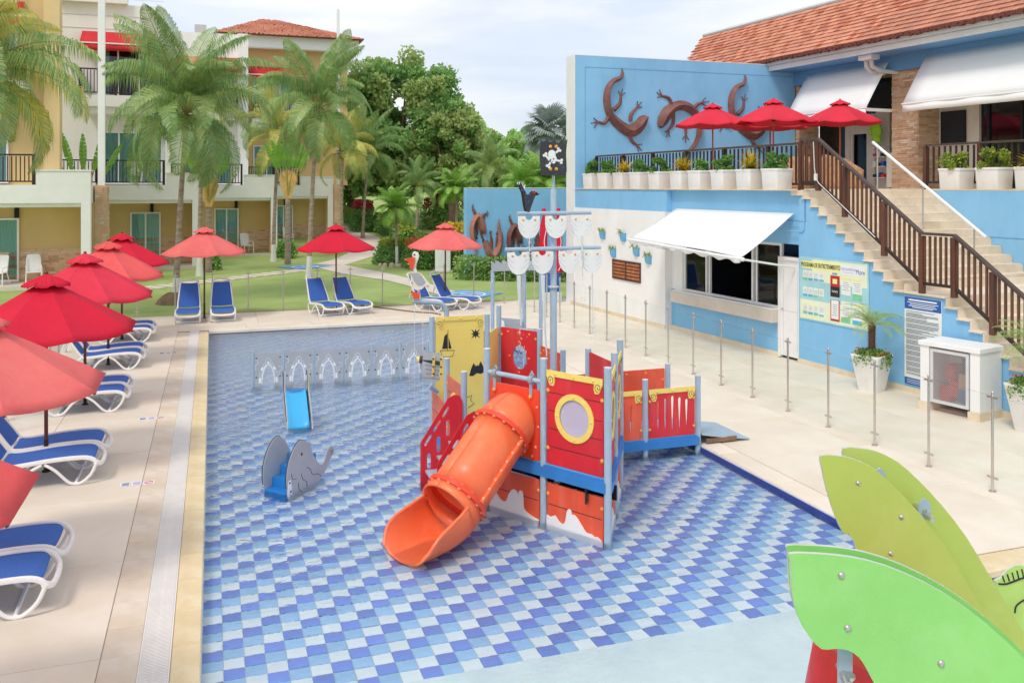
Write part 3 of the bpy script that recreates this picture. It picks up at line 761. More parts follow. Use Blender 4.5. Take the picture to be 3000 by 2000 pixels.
part('fascia', m_fascia, RB, lambda b: (bwbox(b, -4, 18, 6.98, 7.06, 7.57, 7.74), bwbox(b, -4, 18, 6.92, 7.05, 7.745, 7.89)), smooth=False)
part('gutter_outlet', m_fascia, RB, lambda b: (bwbox(b, 5.1, 5.6, 7.06, 7.4, 7.42, 7.57), b.tube([BW(5.3, 7.35, 7.5), BW(5.32, 7.38, 7.25), BW(5.4, 7.6, 7.12), BW(5.55, 8.0, 7.08), BW(5.6, 8.15, 7.08)], .07, 8), b.tube([BW(5.12, 7.35, 7.5), BW(5.14, 7.36, 7.25), BW(5.16, 7.5, 7.12), BW(5.2, 8.0, 7.08)], .07, 8)))
part('facade_glass', m_darkglass, RB, lambda b: (bwbox(b, 1.42, 18, 9.0, 9.05, 3.63, 7.1)), smooth=False)
part('facade_mullion', m_dark, RB, lambda b: [bwbox(b, s, s+.07, 8.95, 9.0, 3.63, 7.1) for s in (4.7, 4.95, 5.2, 7.9, 8.9, 10.4)], smooth=False)
dd = part('shop_door', m_plinth, RB, lambda b: (bwbox(b, 2.75, 2.95, 8.85, 8.95, 3.63, 6.0), bwbox(b, 3.75, 4.0, 8.85, 8.95, 3.63, 6.0), bwbox(b, 2.95, 3.75, 8.85, 8.95, 5.5, 6.0)), smooth=False)
part('door_leaf', m_plinth, dd, lambda b: (bwbox(b, 2.95, 3.06, 8.88, 8.93, 3.63, 5.5), bwbox(b, 3.64, 3.75, 8.88, 8.93, 3.63, 5.5), bwbox(b, 3.06, 3.64, 8.88, 8.93, 5.38, 5.5), bwbox(b, 3.06, 3.64, 8.88, 8.93, 3.63, 3.8)), smooth=False)
part('shop_wall', m_plinth, RB, lambda b: bwbox(b, 4.0, 4.55, 8.9, 8.98, 3.63, 6.05), smooth=False); part('shop_wall', m_plinth, RB, lambda b: bwbox(b, 6.36, 7.7, 8.9, 8.99, 3.63, 6.4), smooth=False)
part('wall_screen', m_dark, RB, lambda b: (bwbox(b, 6.5, 7.3, 8.82, 8.89, 4.9, 5.85)), smooth=False)
for z in (3.95, 4.3, 4.6, 4.9): part('shop_shelf', m_white, RB, lambda b: bwbox(b, 4.0, 4.55, 8.7, 8.9, z, z+.02), smooth=False)
rs = random.Random(3)
for k in range(9):
    s, z = 4.05+.16*(k % 3), (3.97, 4.32, 4.62)[k//3]
    part('folded_goods', [m_ink, m_navy, m_red, m_white][k % 4], RB, lambda b: bwbox(b, s, s+.12, 8.72, 8.86, z, z+.1+.05*(k % 2)), smooth=False)
part('lime_shirt', M('lime_cloth', '#a9dc3c', .8, .08, 5), RB, lambda b: (b.tube([BW(4.32, 8.6, 5.05), BW(4.33, 8.6, 5.3), BW(4.3, 8.6, 5.55), BW(4.26, 8.6, 5.72), BW(4.25, 8.6, 5.8)], [.17, .165, .19, .13, .06], 10, True, .6), b.tube([BW(4.24, 8.62, 5.66), BW(4.1, 8.62, 5.5), BW(4.06, 8.62, 5.3)], [.07, .06, .06], 7), b.tube([BW(4.34, 8.58, 5.66), BW(4.46, 8.58, 5.5), BW(4.5, 8.58, 5.3)], [.07, .06, .06], 7)))
part('standing_panel', m_plinth, RB, lambda b: bwbox(b, 5.0, 5.3, 8.3, 8.35, 3.66, 4.7), smooth=False)
# big white drop awnings of the terrace
def drop_awning(s0, s1):
    q = MB(); q.grid(lambda u, v: BW(s0+(s1-s0)*u, 7.95-.9*v-.04*math.sin(PI*v), 7.4-1.4*v-.05*math.sin(PI*v)), 10, 6)
    o = q.build('drop_awning', m_aw_white, RB, solid=.008)
    part('awning_bar', m_white, o, lambda b: b.cyl(BW(s0-.02, 7.05, 5.99), BW(s1+.02, 7.05, 5.99), .03, n=8))
    q = MB(); q.grid(lambda u, v: BW(s0+(s1-s0)*u, 7.04+.01*math.sin(u*25), 5.98-.2*v), 24, 2); q.build('valance', m_aw_white, o, solid=.006)
    part('awning_arm', m_white, o, lambda b: (b.bar(BW(s0+.02, 7.06, 5.95), BW(s0+.02, 8.1, 5.95), .05, .09), b.bar(BW(s1-.02, 7.06, 5.95), BW(s1-.02, 8.1, 5.95), .05, .09)))
drop_awning(2.0, 5.42); drop_awning(6.75, 12.0)
# kiosk awning, sagging between its arms
q = MB()
def kaw(u, v):
    s = 5.95+4.35*u
    sag = .10*math.sin(PI*u)*v+.05*math.sin(u*PI*3.2+.5)*v*v
    return BW(s, .05-1.37*v, 3.12-(.88-.16*(1-u))*v-.03*math.sin(PI*v)+sag*.35*(1 if v < .98 else .4))
q.grid(kaw, 24, 8); ka = q.build('kiosk_awning', m_aw_white, RB, solid=.008)
part('awning_bar', m_whitep, ka, lambda b: b.cyl(BW(5.9, -1.34, 2.36), BW(10.35, -1.34, 2.20), .035, n=10))
q = MB(); q.grid(lambda u, v: BW(5.95+4.35*u, -1.345-.015*math.sin(u*60), 2.38-.16*u-(.09+.03*math.sin(u*47))*v), 60, 2); q.build('valance', m_aw_white, ka, solid=.005)
part('awning_arm', m_whitep, ka, lambda b: (b.tube([BW(10.32, -1.34, 2.2), BW(10.32, .05, 1.98)], .022, 8), b.tube([BW(5.95, -1.34, 2.36), BW(5.95, -.1, 2.05)], .022, 8), b.dome(BW(10.37, -1.34, 2.2), .05, E1, 10, 3, True)))
# roof of clay tiles
S0, S1, NE, NR, ZE, ZR = -5.5, 18.0, 6.85, 9.2, 7.93, 9.98
rf = part('roof', m_roofd, RB, lambda b: (b.quad(BW(S0+1.5, NE+.05, ZE-.02), BW(S1, NE+.05, ZE-.02), BW(S1, NR, ZR-.02), BW(S0, NR, ZR-.02)), b.quad(BW(S0+1.5, NE+.05, ZE-.02), BW(S0, NR, ZR-.02), BW(S0, NR+6, ZE), BW(S0+1.5, NR+6, ZE)), b.quad(BW(S0, NR, ZR-.02), BW(S1, NR, ZR-.02), BW(S1, NR+6, ZE), BW(S0, NR+6, ZE))), smooth=False)
TW, TL = .21, .225
sl = math.hypot(NR-NE, ZR-ZE); sdir_ = (NN*(NR-NE)+Z3*(ZR-ZE))/sl; nrm = E1.cross(sdir_).normalized()
if nrm.z < 0: nrm = -nrm
tilem = MB(); tilem.add([E1*(-TW/2+.004), E1*(TW/2-.004), E1*(TW/2-.004)+sdir_*(TL*1.15), E1*(-TW/2+.004)+sdir_*(TL*1.15),
    E1*(-TW/2+.004)+nrm*.05, E1*(TW/2-.004)+nrm*.05, E1*(TW/2-.004)+sdir_*(TL*1.15)+nrm*.008, E1*(-TW/2+.004)+sdir_*(TL*1.15)+nrm*.008], [(4,5,6,7), (0,1,5,4), (1,2,6,5), (3,0,4,7)])
tme = tilem.mesh('roof_tile', m_roof, smooth=False)
field = MB(); cnt = []
rows = int(sl/TL)
rlo = root_loc(rf)
for j in range(rows):
    a = j*TL; x = S0+1.5-1.5*(a/sl)+(j % 2)*TW/2
    while x < 11.6:
        p = BW(x, NE, ZE)+sdir_*a+nrm*R.uniform(0, .012); cnt.append((p.length if x > 1 else 1e3+p.length, p)); x += TW
cnt.sort(key=lambda t: t[0])
for k, (dd_, p) in enumerate(cnt):
    if k < 300: link('roof_tile', tme, rf, p-rlo, (0, 0, R.uniform(-.03, .03)))
    else:
        field.m(R.choice((0, 0, 1, 2)))
        vs = [Vector(v)+p for v in tilem.v]; field.add(vs, tilem.f)
m_roof_b = M('clay_tile_pale', '#dc9a7c', .75, .1, 3, .2, 20, hue2='#c98166'); m_roof_c = M('clay_tile_dark', '#bd7257', .75, .1, 3, .2, 20)
kind(field.build('roof_tile_field', [m_roof, m_roof_b, m_roof_c], rf, smooth=False), 'stuff')
part('roof_edge', m_roofd, RB, lambda b: [b.box(BW(-3.9+.07*k, NE+R.uniform(-.02, .04), ZE-.03+R.uniform(-.03, .02)), (.06, .12, .09), E1A) for k in range(260)], smooth=False)
part('ridge_cap', m_fascia, RB, lambda b: b.tube([BW(S0, NR, ZR), BW(S1, NR, ZR)], .09, 8))

# ---- tall gecko wall and the lower one behind
GY = 25.3
gw = thing('tall_gecko_wall', 'tall blue wall with white end beside the terrace', 'wall', (14, GY, 0))
q = MB(); q.box((14.78, GY+.325, 3.89), (8.14, .65, 7.78)); q.build('wall_body', m_blue, gw, smooth=False)
q = MB(); q.box((10.695, GY+.325, 3.90), (.03, .652, 7.80)); q.build('white_end', m_white, gw, smooth=False)
q = MB(); q.box((14.78, GY+.325, 7.79), (8.14, .66, .02)); q.build('wall_cap', m_white, gw, smooth=False)
q = MB(); q.box((14.9, GY-.002, 7.42), (7.7, .008, .018)); q.box((11.05, GY-.002, 5.5), (.016, .008, 3.82)); q.build('groove', m_blue2, gw, smooth=False)
q = MB(); q.box((10.9, GY-.02, .06), (.55, .1, .12)); q.build('skirting', m_stair, gw, smooth=False)
LY = 35.3
lw = thing('low_gecko_wall', 'lower blue wall standing on the lawn behind the tall one', 'wall', (14, LY, 0))
q = MB(); q.box((14.98, LY+.15, 1.8), (10.0, .3, 3.6)); q.build('wall_body', m_blue, lw, smooth=False, bevel=.05)
q = MB(); q.box((14.98, LY+.15, 3.61), (9.96, .31, .03)); q.build('wall_cap', m_white, lw, smooth=False)
def gecko(label, SP, Wd, LG, Y, dx=0, dz=0, pale=False, group='rusty metal geckos on the blue walls', k=1.0):
    t = thing('gecko_sculpture', label, 'sculpture', (SP[0][0]+dx, Y, SP[len(SP)//2][1]+dz), 0, group)
    sp_ = smoothpts([(a+dx, b+dz) for a, b in SP], 3); wd = []
    for i in range(len(Wd)-1):
        for q in range(3): wd.append(Wd[i]+(Wd[i+1]-Wd[i])*q/3)
    wd.append(Wd[-1]); wd = [w_*1.22 for w_ in wd]
    def ribb(mb, pts, ws, dep):
        n = len(pts); vs = []
        for i in range(n):
            p = Vector((*pts[i], 0)); d = (Vector((*pts[min(i+1, n-1)], 0))-Vector((*pts[max(i-1, 0)], 0)))
            d = d.normalized() if d.length > 1e-9 else Vector((1, 0, 0)); nv = Vector((-d.y, d.x, 0)); w = ws[i]/2
            for q_, e in ((-1, .02), (0, 1), (1, .02)):
                r = p+nv*w*q_; vs.append((r.x, Y-.03-(dep*min(1, ws[i]/.2)*e if q_ == 0 else 0), r.y))
        fs = []
        for i in range(n-1):
            for c in (0, 1): a = i*3+c; fs.append((a, a+1, a+4, a+3))
            fs.append((i*3+2, i*3, i*3+3, i*3+5))
        mb.add(vs, fs)
    q = MB(); ribb(q, sp_, wd, .2); q.build('body', m_gecko2 if pale else m_gecko, t, ang=20)
    for Lg in LG:
        pts = [(a+dx, b+dz) for a, b in Lg]
        q = MB(); ribb(q, smoothpts(pts[:3], 3), [.16*k, .14*k, .13*k, .12*k, .1*k, .09*k, .06*k], .09)
        for e in pts[3:]:
            ribb(q, [pts[2], ((pts[2][0]+e[0])/2, (pts[2][1]+e[1])/2), e], [.05*k, .045*k, .02*k], .05)
        lo = q.build('leg', m_gecko, t, ang=20)
        q = MB()
        for e in pts[3:]: q.dome((e[0], Y-.05, e[1]), .022, (0, -1, 0), 6, 2, True)
        kind(q.build('toe_tips', m_dark, lo), 'stuff')
    h = SP[1] if Wd[1] > Wd[-2] else SP[-2]
    q = MB(); q.dome((h[0]+dx+.03, Y-.16, h[1]+dz+.03), .03, (0, -1, 0), 8, 2, True); q.build('eye', m_dark, t)
    return t
g1 = ([(12.3, 7.44), (12.33, 7.25), (12.23, 7.11), (12.0, 7.01), (11.83, 6.78), (11.78, 6.5), (11.8, 6.23), (11.89, 5.96), (12.08, 5.75), (12.35, 5.55), (12.61, 5.45), (12.85, 5.56), (13.04, 5.78), (13.18, 5.9)],
      [.01, .09, .11, .13, .17, .2, .21, .21, .26, .29, .33, .34, .31, .14],
      [[(12.02, 6.1), (12.23, 6.31), (12.27, 6.55), (12.19, 6.69), (12.32, 6.76), (12.4, 6.64)], [(12.61, 5.77), (12.63, 5.98), (12.85, 6.22), (12.85, 6.38), (12.98, 6.36), (12.99, 6.21)], [(11.85, 5.89), (11.7, 5.68), (11.48, 5.71), (11.33, 5.82), (11.25, 5.66), (11.35, 5.53)], [(12.56, 5.42), (12.65, 5.14), (12.83, 5.01), (12.89, 4.81), (13.0, 4.84), (13.0, 5.03)]])
g2 = ([(13.64, 5.6), (13.76, 5.81), (13.94, 6.08), (14.18, 6.26), (14.46, 6.32), (14.74, 6.24), (14.98, 6.04), (15.11, 5.75), (15.11, 5.47), (15.02, 5.18), (14.82, 4.93), (14.58, 4.75)],
      [.14, .33, .34, .26, .26, .26, .24, .21, .18, .14, .1, .03],
      [[(14.1, 6.3), (13.98, 6.54), (13.74, 6.6), (13.55, 6.7), (13.64, 6.79), (13.57, 6.54)], [(14.82, 6.18), (15.02, 6.36), (15.19, 6.42), (15.32, 6.58), (15.44, 6.47), (15.37, 6.32)], [(14.14, 6.05), (14.14, 5.73), (13.98, 5.52), (13.85, 5.44), (13.9, 5.29), (14.0, 5.31)], [(14.6, 5.81), (14.6, 5.57), (14.6, 5.35), (14.48, 5.24), (14.59, 5.12), (14.71, 5.22)]])
g4 = ([(10.83, 1.72), (10.73, 1.98), (10.64, 2.23), (10.53, 2.43), (10.38, 2.28), (10.29, 2.04), (10.27, 1.77), (10.31, 1.52), (10.39, 1.2), (10.43, .9), (10.35, .68)],
      [.1, .27, .29, .26, .21, .2, .19, .16, .12, .06, .01],
      [[(10.45, 2.38), (10.36, 2.65), (10.31, 2.77), (10.26, 2.85), (10.31, 2.92), (10.27, 2.69)], [(10.76, 2.33), (10.79, 2.5), (10.89, 2.53), (10.94, 2.64), (10.98, 2.55), (10.95, 2.42)], [(10.45, 2.18), (10.48, 1.81), (10.46, 1.62), (10.43, 1.52), (10.46, 1.49), (10.49, 1.52)], [(10.63, 2.01), (10.68, 1.66), (10.75, 1.46), (10.72, 1.36), (10.77, 1.33), (10.8, 1.44)]])
g5 = ([(10.86, 1.42), (10.92, 1.19), (11.04, .89), (11.23, .77), (11.41, 1.0), (11.5, 1.37), (11.49, 1.75), (11.43, 2.02), (11.45, 2.34)],
      [.15, .27, .27, .3, .27, .22, .16, .1, .01],
      [[(11.1, 1.11), (11.12, 1.43), (11.07, 1.65), (11.03, 1.75), (11.07, 1.81), (11.12, 1.78)], [(11.33, .88), (11.36, 1.38), (11.37, 1.6), (11.33, 1.7), (11.36, 1.77), (11.41, 1.66)], [(11.07, .79), (10.94, .67), (10.89, .62), (10.83, .74), (10.81, .55), (10.92, .57)], [(11.38, .85), (11.49, .6), (11.52, .48), (11.46, .41), (11.52, .38), (11.57, .43)]])
gecko('brown metal gecko climbing head down, nearest the white wall end', *g1, GY)
gecko('brown metal gecko arched in the middle of the tall blue wall', *g2, GY)
gecko('brown metal gecko half hidden behind the terrace umbrellas', *g1, GY, dx=4.53, dz=-.02)
gecko('brown metal gecko nearest the free end of the low blue wall', *g4, LY, pale=True)
gecko('brown metal gecko curled upwards, second from the low wall end', *g5, LY, pale=True)
gecko('brown metal gecko behind the left sail, third from the low wall end', *g4, LY, dx=1.63, dz=-.45)
gecko('brown metal gecko behind the mast on the low blue wall', *g5, LY, dx=1.72, dz=-.3)

# ---- red and blue standee at the foot of the tall wall
t = thing('promo_standee', 'tall red and blue standee at the foot of the tall wall behind the mast', 'standee', (10.25, 26.2, 0))
q = MB(); q.box((10.25, 26.2, .16), (.62, .35, .32)); q.build('base', m_fascia, t, smooth=False, bevel=.02)
q = MB(); q.box((10.25, 26.2, .62), (.6, .2, .6)); q.build('lower_panel', m_navy, t, smooth=False)
q = MB(); q.box((10.25, 26.2, 1.85), (.34, .16, 1.86)); q.build('middle_panel', m_pathb, t, smooth=False)
for sx in (-1, 1):
    q = MB(); q.tube([(10.25+sx*.24, 26.18, .92), (10.25+sx*.26, 26.18, 1.6), (10.25+sx*.25, 26.18, 2.4), (10.25+sx*.2, 26.18, 2.75), (10.25+sx*.26, 26.18, 2.98)], [.13, .13, .12, .09, .06], 10); s_ = q.build('red_side', m_uc[0], t)
    q = MB(); q.tube(smoothpts([(10.25+sx*.2, 26.04, 1.0), (10.25+sx*.28, 26.035, 1.2), (10.25+sx*.2, 26.035, 1.5), (10.25+sx*.29, 26.035, 1.9), (10.25+sx*.22, 26.045, 2.3)], 4), .012, 5); q.build('white_flourish', m_white, s_)
# ================================================================ pirate ship water playground
SH = thing('pirate_ship', 'red, orange and yellow pirate ship playground standing in the pool', 'playground', (4.0, 11.0, WZ))
BED = -.34
_bm = {}
def bolt(par, p, d, mat, r=.016):
    k = (mat.name, r)
    if k not in _bm:
        q = MB(); q.lathe([(r*1.25, 0), (r*1.2, r*.25), (r*.95, r*.6), (r*.5, r*.85), (0.001, r*.95)], n=8); _bm[k] = q.mesh('bolt', mat)
    o = link('bolt', _bm[k], par, Vector(p)-root_loc(par)); o.rotation_euler = Vector(d).to_track_quat('Z', 'Y').to_euler(); return o
def post(x, y, top, par=SH, r=.041, name='post'):
    q = MB(); q.cyl((x, y, BED), (x, y, top), r, n=16); o = q.build(name, m_post, par)
    q = MB(); q.cyl((x, y, top), (x, y, top+.008), r*1.02, n=16); q.build('post_cap', m_fascia, o); return o
A, B_, C_, D_, E_, G_ = (3.96, 8.47), (3.525, 9.23), (3.09, 9.98), (3.09, 10.99), (3.09, 11.87), (3.09, 12.75)
A2, A3, K_, L_, I_, J_, H_ = (4.40, 9.23), (4.84, 9.99), (4.85, 11.0), (4.85, 11.91), (4.80, 12.75), (3.95, 12.75), (4.37, 13.47)
MID, END, BACK = (5.73, 11.03), (6.57, 11.03), (6.57, 11.91)
for p, z in ((A, 1.775), (B_, 1.76), (C_, 1.765), (D_, 1.29), (E_, 1.30), (G_, 1.75), (A2, 1.77), (A3, 1.77), (K_, 1.48), (L_, 1.30), (I_, 1.48), (J_, 1.75), (H_, 1.77), (MID, .99), (END, .99), (BACK, .99)):
    post(p[0], p[1], z)
def axes(P, Q, ins=.055):
    P3, Q3 = Vector((*P, 0)), Vector((*Q, 0)); U = (Q3-P3).normalized(); return P3+U*ins, U, (Q3-P3).length-2*ins
def spiral(cx, cy_, r, turns=1.7, flip=1, n=22):
    return [(cx+flip*(r*(1-i/n)+.004)*math.cos(-PI/2+turns*2*PI*i/n), cy_+(r*(1-i/n)+.004)*math.sin(-PI/2+turns*2*PI*i/n)) for i in range(n+1)]
def panel(P, Q, z0, z1, mat, name='panel', holes=(), grooves=(), port=None, rail=False, bolts=True, boltmat=None, t=.016, two=True, out=.0):
    O, U, w = axes(P, Q); Nn = U.cross(Z3); O = O-Nn*t/2+Nn*out
    hl = [list(h) for h in holes]
    if port: hl.append(circle(port[0], port[1], port[2]*.78, n=28))
    q = MB(); q.prism(rrect(0, z0, w, z1, .012, 2), O, U, Z3, t, hl); o = q.build(name, mat, SH, ang=25)
    for gz in grooves:
        segs = [(.02, w-.02)]
        if port and abs(gz-port[1]) < port[2]:
            hw = math.sqrt(max(0, port[2]**2-(gz-port[1])**2)); segs = [(.02, port[0]-hw-.004), (port[0]+hw+.004, w-.02)]
        for a, b in segs:
            if b-a > .01:
                q = MB(); q.prism([(a, gz-.004), (b, gz-.004), (b, gz+.004), (a, gz+.004)], O+Nn*(t-.001), U, Z3, .0022); q.build('plank_groove', m_ink, o, smooth=False)
    if port:
        q = MB(); q.prism(circle(port[0], port[1], port[2], n=32), O+Nn*t, U, Z3, .014, [circle(port[0], port[1], port[2]*.76, n=32)]); q.build('porthole_ring', m_yel, o, ang=25)
        q = MB(); q.prism(circle(port[0], port[1], port[2]*.77, n=28), O+Nn*.004, U, Z3, .006); q.build('porthole_pane', m_pane, o, ang=25)
        for a in range(4):
            c = O+U*(port[0]+port[2]*.88*math.cos(a*PI/2))+Z3*(port[1]+port[2]*.88*math.sin(a*PI/2))+Nn*(t+.014); bolt(o, c, Nn, m_yel, .013)
    if rail:
        zt = z1
        ol = [(0, zt-.015), (.05, zt-.115), (.1, zt-.12), (.115, zt-.07), (.11, zt-.015), (w-.11, zt-.015), (w-.115, zt-.07), (w-.1, zt-.12), (w-.05, zt-.115), (w, zt-.015), (w, zt+.05), (0, zt+.05)]
        q = MB(); q.prism(ol, O+Nn*t, U, Z3, .014); r_ = q.build('gunwale_rail', m_yel, o, ang=25)
        for cx, fl in ((.055, 1), (w-.055, -1)):
            q = MB(); q.tube([O+U*a+Z3*b+Nn*(t+.0145) for a, b in spiral(cx, zt-.05, .045, 1.4, fl)], .0035, 5); q.build('scroll_line', m_ink, o)
        for f in (.16, .5, .84): bolt(o, O+U*w*f+Z3*(zt+.016)+Nn*(t+.014), Nn, m_yel, .014)
    if bolts:
        for z in (z0+.12, z1-.12):
            for a in (.014, w-.014): bolt(o, O+U*a+Z3*z+Nn*t, Nn, boltmat or m_bolty, .018)
    return o, O, U, w, Nn
# bow deck (high) and main deck (low): blue beams under blue boards
q = MB(); q.prism([A, A3, C_], (0, 0, .585), X3, Y3, .015); q.build('bow_deck', m_deckb, SH, smooth=False)
q = MB(); q.prism([(3.09, 9.98), (4.85, 9.98), (4.85, 12.75), (3.09, 12.75)], (0, 0, .15), X3, Y3, .015); q.build('main_deck', m_deckb, SH, smooth=False)
q = MB(); q.prism([(4.85, 11.03), (6.62, 11.03), (6.62, 11.91), (4.85, 11.91)], (0, 0, .149), X3, Y3, .015); q.build('gangway_deck', m_deckb, SH, smooth=False)
def beam(P, Q, z0, z1, off=.02):
    O, U, w = axes(P, Q, -.0); Nn = U.cross(Z3); q = MB()
    q.prism([(0, z0), (w, z0), (w, z1-.02), (0, z1-.02)], O+Nn*(off-.03), U, Z3, .06)
    q.prism([(0, z1-.02), (w, z1-.02), (w, z1), (0, z1)], O+Nn*(off-.03), U, Z3, .045); q.build('deck_beam', m_beam, SH, smooth=False)
for P_, Q_ in ((C_, B_), (B_, A), (A, A2), (A2, A3)): beam(P_, Q_, .455, .585)
for P_, Q_ in ((G_, E_), (E_, D_), (D_, C_), ((4.85, 11.03), MID), (MID, END), (A3, K_)): beam(P_, Q_, .02, .15)
# bow side with the big porthole
gv = [.80, 1.0, 1.2, 1.40]
panel(B_, A, .605, 1.60, m_red, 'bow_panel', grooves=gv, port=(.385, 1.165, .265), rail=True, bolts=False)
O, U, w = axes(B_, A); Nn = U.cross(Z3)
bp_ = SH.children[-1]
for z in (1.42, .78):
    for a in (.012, w-.012): bolt(SH, O+U*a+Z3*z+Nn*.008, Nn, m_bolty, .02)
panel(A, A2, .605, 1.60, m_red, 'bow_panel', grooves=gv, port=(.385, 1.165, .265), rail=True, bolts=True)
panel(A2, A3, .605, 1.60, m_red, 'bow_panel', grooves=gv, port=(.385, 1.165, .265), rail=True, bolts=True)
# lower hull with the painted wave
wave = [(0, -.3), (0, .03), (.06, .02), (.12, .05), (.17, .0), (.23, -.02), (.27, .03), (.285, .12), (.31, .165), (.345, .155), (.355, .115), (.39, .12), (.44, .085), (.5, .02), (.55, -.03), (.62, -.03), (.66, -.05), (.7, -.04), (.77, -.08), (.77, -.3)]
waveb = [(0, -.3), (0, .07), (.05, .10), (.10, .11), (.14, .07), (.2, .03), (.27, .04), (.31, .13), (.37, .2), (.43, .19), (.455, .16), (.48, .21), (.52, .2), (.53, .12), (.54, .02), (.6, -.02), (.7, -.05), (.77, -.06), (.77, -.3)]
for (P_, Q_), wv in (((C_, B_), waveb), ((B_, A), wave), ((A, A2), wave), ((A2, A3), wave)):
    o, O, U, w, Nn = panel(P_, Q_, BED+.02, .39, m_hull, 'hull_panel', grooves=(.155,))
    q = MB(); q.prism([(a*w/.77, b) for a, b in smoothpts(wv[1:-1], 2)]+[(w, BED+.03), (0, BED+.03)], O+Nn*.0165, U, Z3, .012); q.build('painted_wave', m_white, o, ang=25)
# dark boards that paint in the shade of the gap between hull and deck
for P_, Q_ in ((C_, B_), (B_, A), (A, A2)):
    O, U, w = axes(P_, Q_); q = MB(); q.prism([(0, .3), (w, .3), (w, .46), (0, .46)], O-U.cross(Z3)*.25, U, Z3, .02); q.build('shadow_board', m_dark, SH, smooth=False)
# slide panel between C and B, clamps, cross bar
hole = circle(.385, 1.0, .305, n=32)
o, O, U, w, Nn = panel(C_, B_, .60, 1.395, m_slide2, 'slide_panel', holes=[hole], bolts=False)
q = MB(); q.cyl((C_[0], C_[1], 1.50), (B_[0], B_[1], 1.50), .028, n=12); cb = q.build('cross_bar', m_post, SH)
for f in (.16, .8):
    p = Vector((C_[0]+(B_[0]-C_[0])*f, C_[1]+(B_[1]-C_[1])*f, 1.50))
    q = MB(); q.cyl(p-U*.028, p+U*.028, .052, n=12); q.tube([p+Z3*.05-U*.02, p+Z3*.09, p+Z3*.05+U*.02], .016, 6); q.build('clamp', M('clamp_grey', '#9aa3ab', .4, .05, 5) if f < .5 else bpy.data.materials['clamp_grey'], cb)
    q = MB(); q.bar(p-Z3*.04+Nn*.02, p-Z3*.2+Nn*.02, .03, .012); q.build('hanger', m_post, cb)
    bolt(cb, p-Z3*.19+Nn*.028, Nn, m_bolty, .02)
for a, z in ((.72, 1.2), (.74, .98), (.70, .75), (.05, .7), (.06, .95)): bolt(o, O+U*a+Z3*z+Nn*.016, Nn, m_bolt, .014)
q = MB(); q.prism(rrect(.64, .50, .675, .66, .016, 3), O+Nn*.018, U, Z3, .01); q.build('tab', m_slide2, o)
for z in (.52, .64): bolt(o, O+U*.657+Z3*z+Nn*.028, Nn, m_bolty, .015)
# ---- tube slide
TD = Vector((-.866, -.5, 0)); TL_ = Vector((.5, -.866, 0)); TO = Vector((3.305, 9.605, 0))
def sweep(path, r0, r1, a0, n=28, flare=0):
    """path of (t, z); opening half angle a0(i) measured from the top"""
    k = len(path); q = MB(); vs = []
    for i, (t, z) in enumerate(path):
        t0, z0 = path[max(0, i-1)]; t1, z1 = path[min(k-1, i+1)]
        tg = (TD*(t1-t0)+Z3*(z1-z0)).normalized(); up = TL_.cross(tg); up = up if up.z > 0 else -up
        r = r0+(r1-r0)*i/(k-1); oa = a0[i] if isinstance(a0, list) else a0
        for j in range(n+1):
            a = oa+(2*PI-2*oa)*j/n
            vs.append(TO+TD*t+Z3*z+up*r*math.cos(a)+TL_*r*math.sin(a))
    fs = [(i*(n+1)+j, i*(n+1)+j+1, (i+1)*(n+1)+j+1, (i+1)*(n+1)+j) for i in range(k-1) for j in range(n)]
    q.add(vs, fs); return q
sl_ = sweep([(0, 1.0), (.06, 1.0), (.12, .985), (.18, .955), (.23, .915)], .318, .318, 0.0).build('slide_tube', m_slide, SH, solid=.016)
sweep([(.245, .90), (.5, .70), (.75, .505), (.93, .365)], .318, .318, 0.0).build('lower_tube', m_slide, sl_, solid=.016)
def ring(t, z, ang, r0=.313, r1=.362, th=.05, nb=16):
    tg = TD*math.cos(ang)-Z3*math.sin(ang); up = TD*math.sin(ang)+Z3*math.cos(ang); c = TO+TD*t+Z3*z
    q = MB(); q.prism(circle(0, 0, r1, n=36), c-tg*th/2, TL_, up, th if TL_.cross(up).dot(tg) > 0 else -th, [circle(0, 0, r0, n=36)])
    o = q.build('flange', m_slide2, sl_, ang=30)
    for k in range(nb):
        a = 2*PI*k/nb+.1
        for sg in (1, -1): bolt(o, c+(TL_*math.cos(a)+up*math.sin(a))*(r1-.022)+tg*sg*th/2, tg*sg, m_bolt, .016)
ring(.237, .908, math.radians(38)); ring(.945, .353, math.radians(38)); 
# side seams of the two half shells
for sgn in (-1, 1):
    q = MB(); a_, b_ = TO+TD*.26+Z3*.89, TO+TD*.92+Z3*.37
    q.bar(a_+TL_*sgn*.338, b_+TL_*sgn*.338, .05, .03); se = q.build('seam_flange', m_slide, sl_, smooth=False)
    for k in range(7):
        p = a_+(b_-a_)*(k+.5)/7+TL_*sgn*.343; bolt(se, p+Vector((-.25, -.15, .05)).normalized()*.02, (-.3, -.4, .7), m_bolt, .017)
pth = [(.955, .345), (1.02, .30), (1.08, .265)]
AOP = (72, 73, 76, 80, 86, 93, 101, 110, 120, 132)
sweep(pth, .325, .335, 0.0).build('mouth_ring', m_slide, sl_, solid=.02)
pth = [(1.06, .275), (1.12, .25), (1.2, .235), (1.3, .228), (1.4, .232), (1.5, .24), (1.57, .246), (1.62, .25), (1.66, .252), (1.70, .254)]
sweep(pth, .333, .385, [math.radians(x) for x in AOP], 26).build('slide_trough', m_slide, sl_, solid=.022)
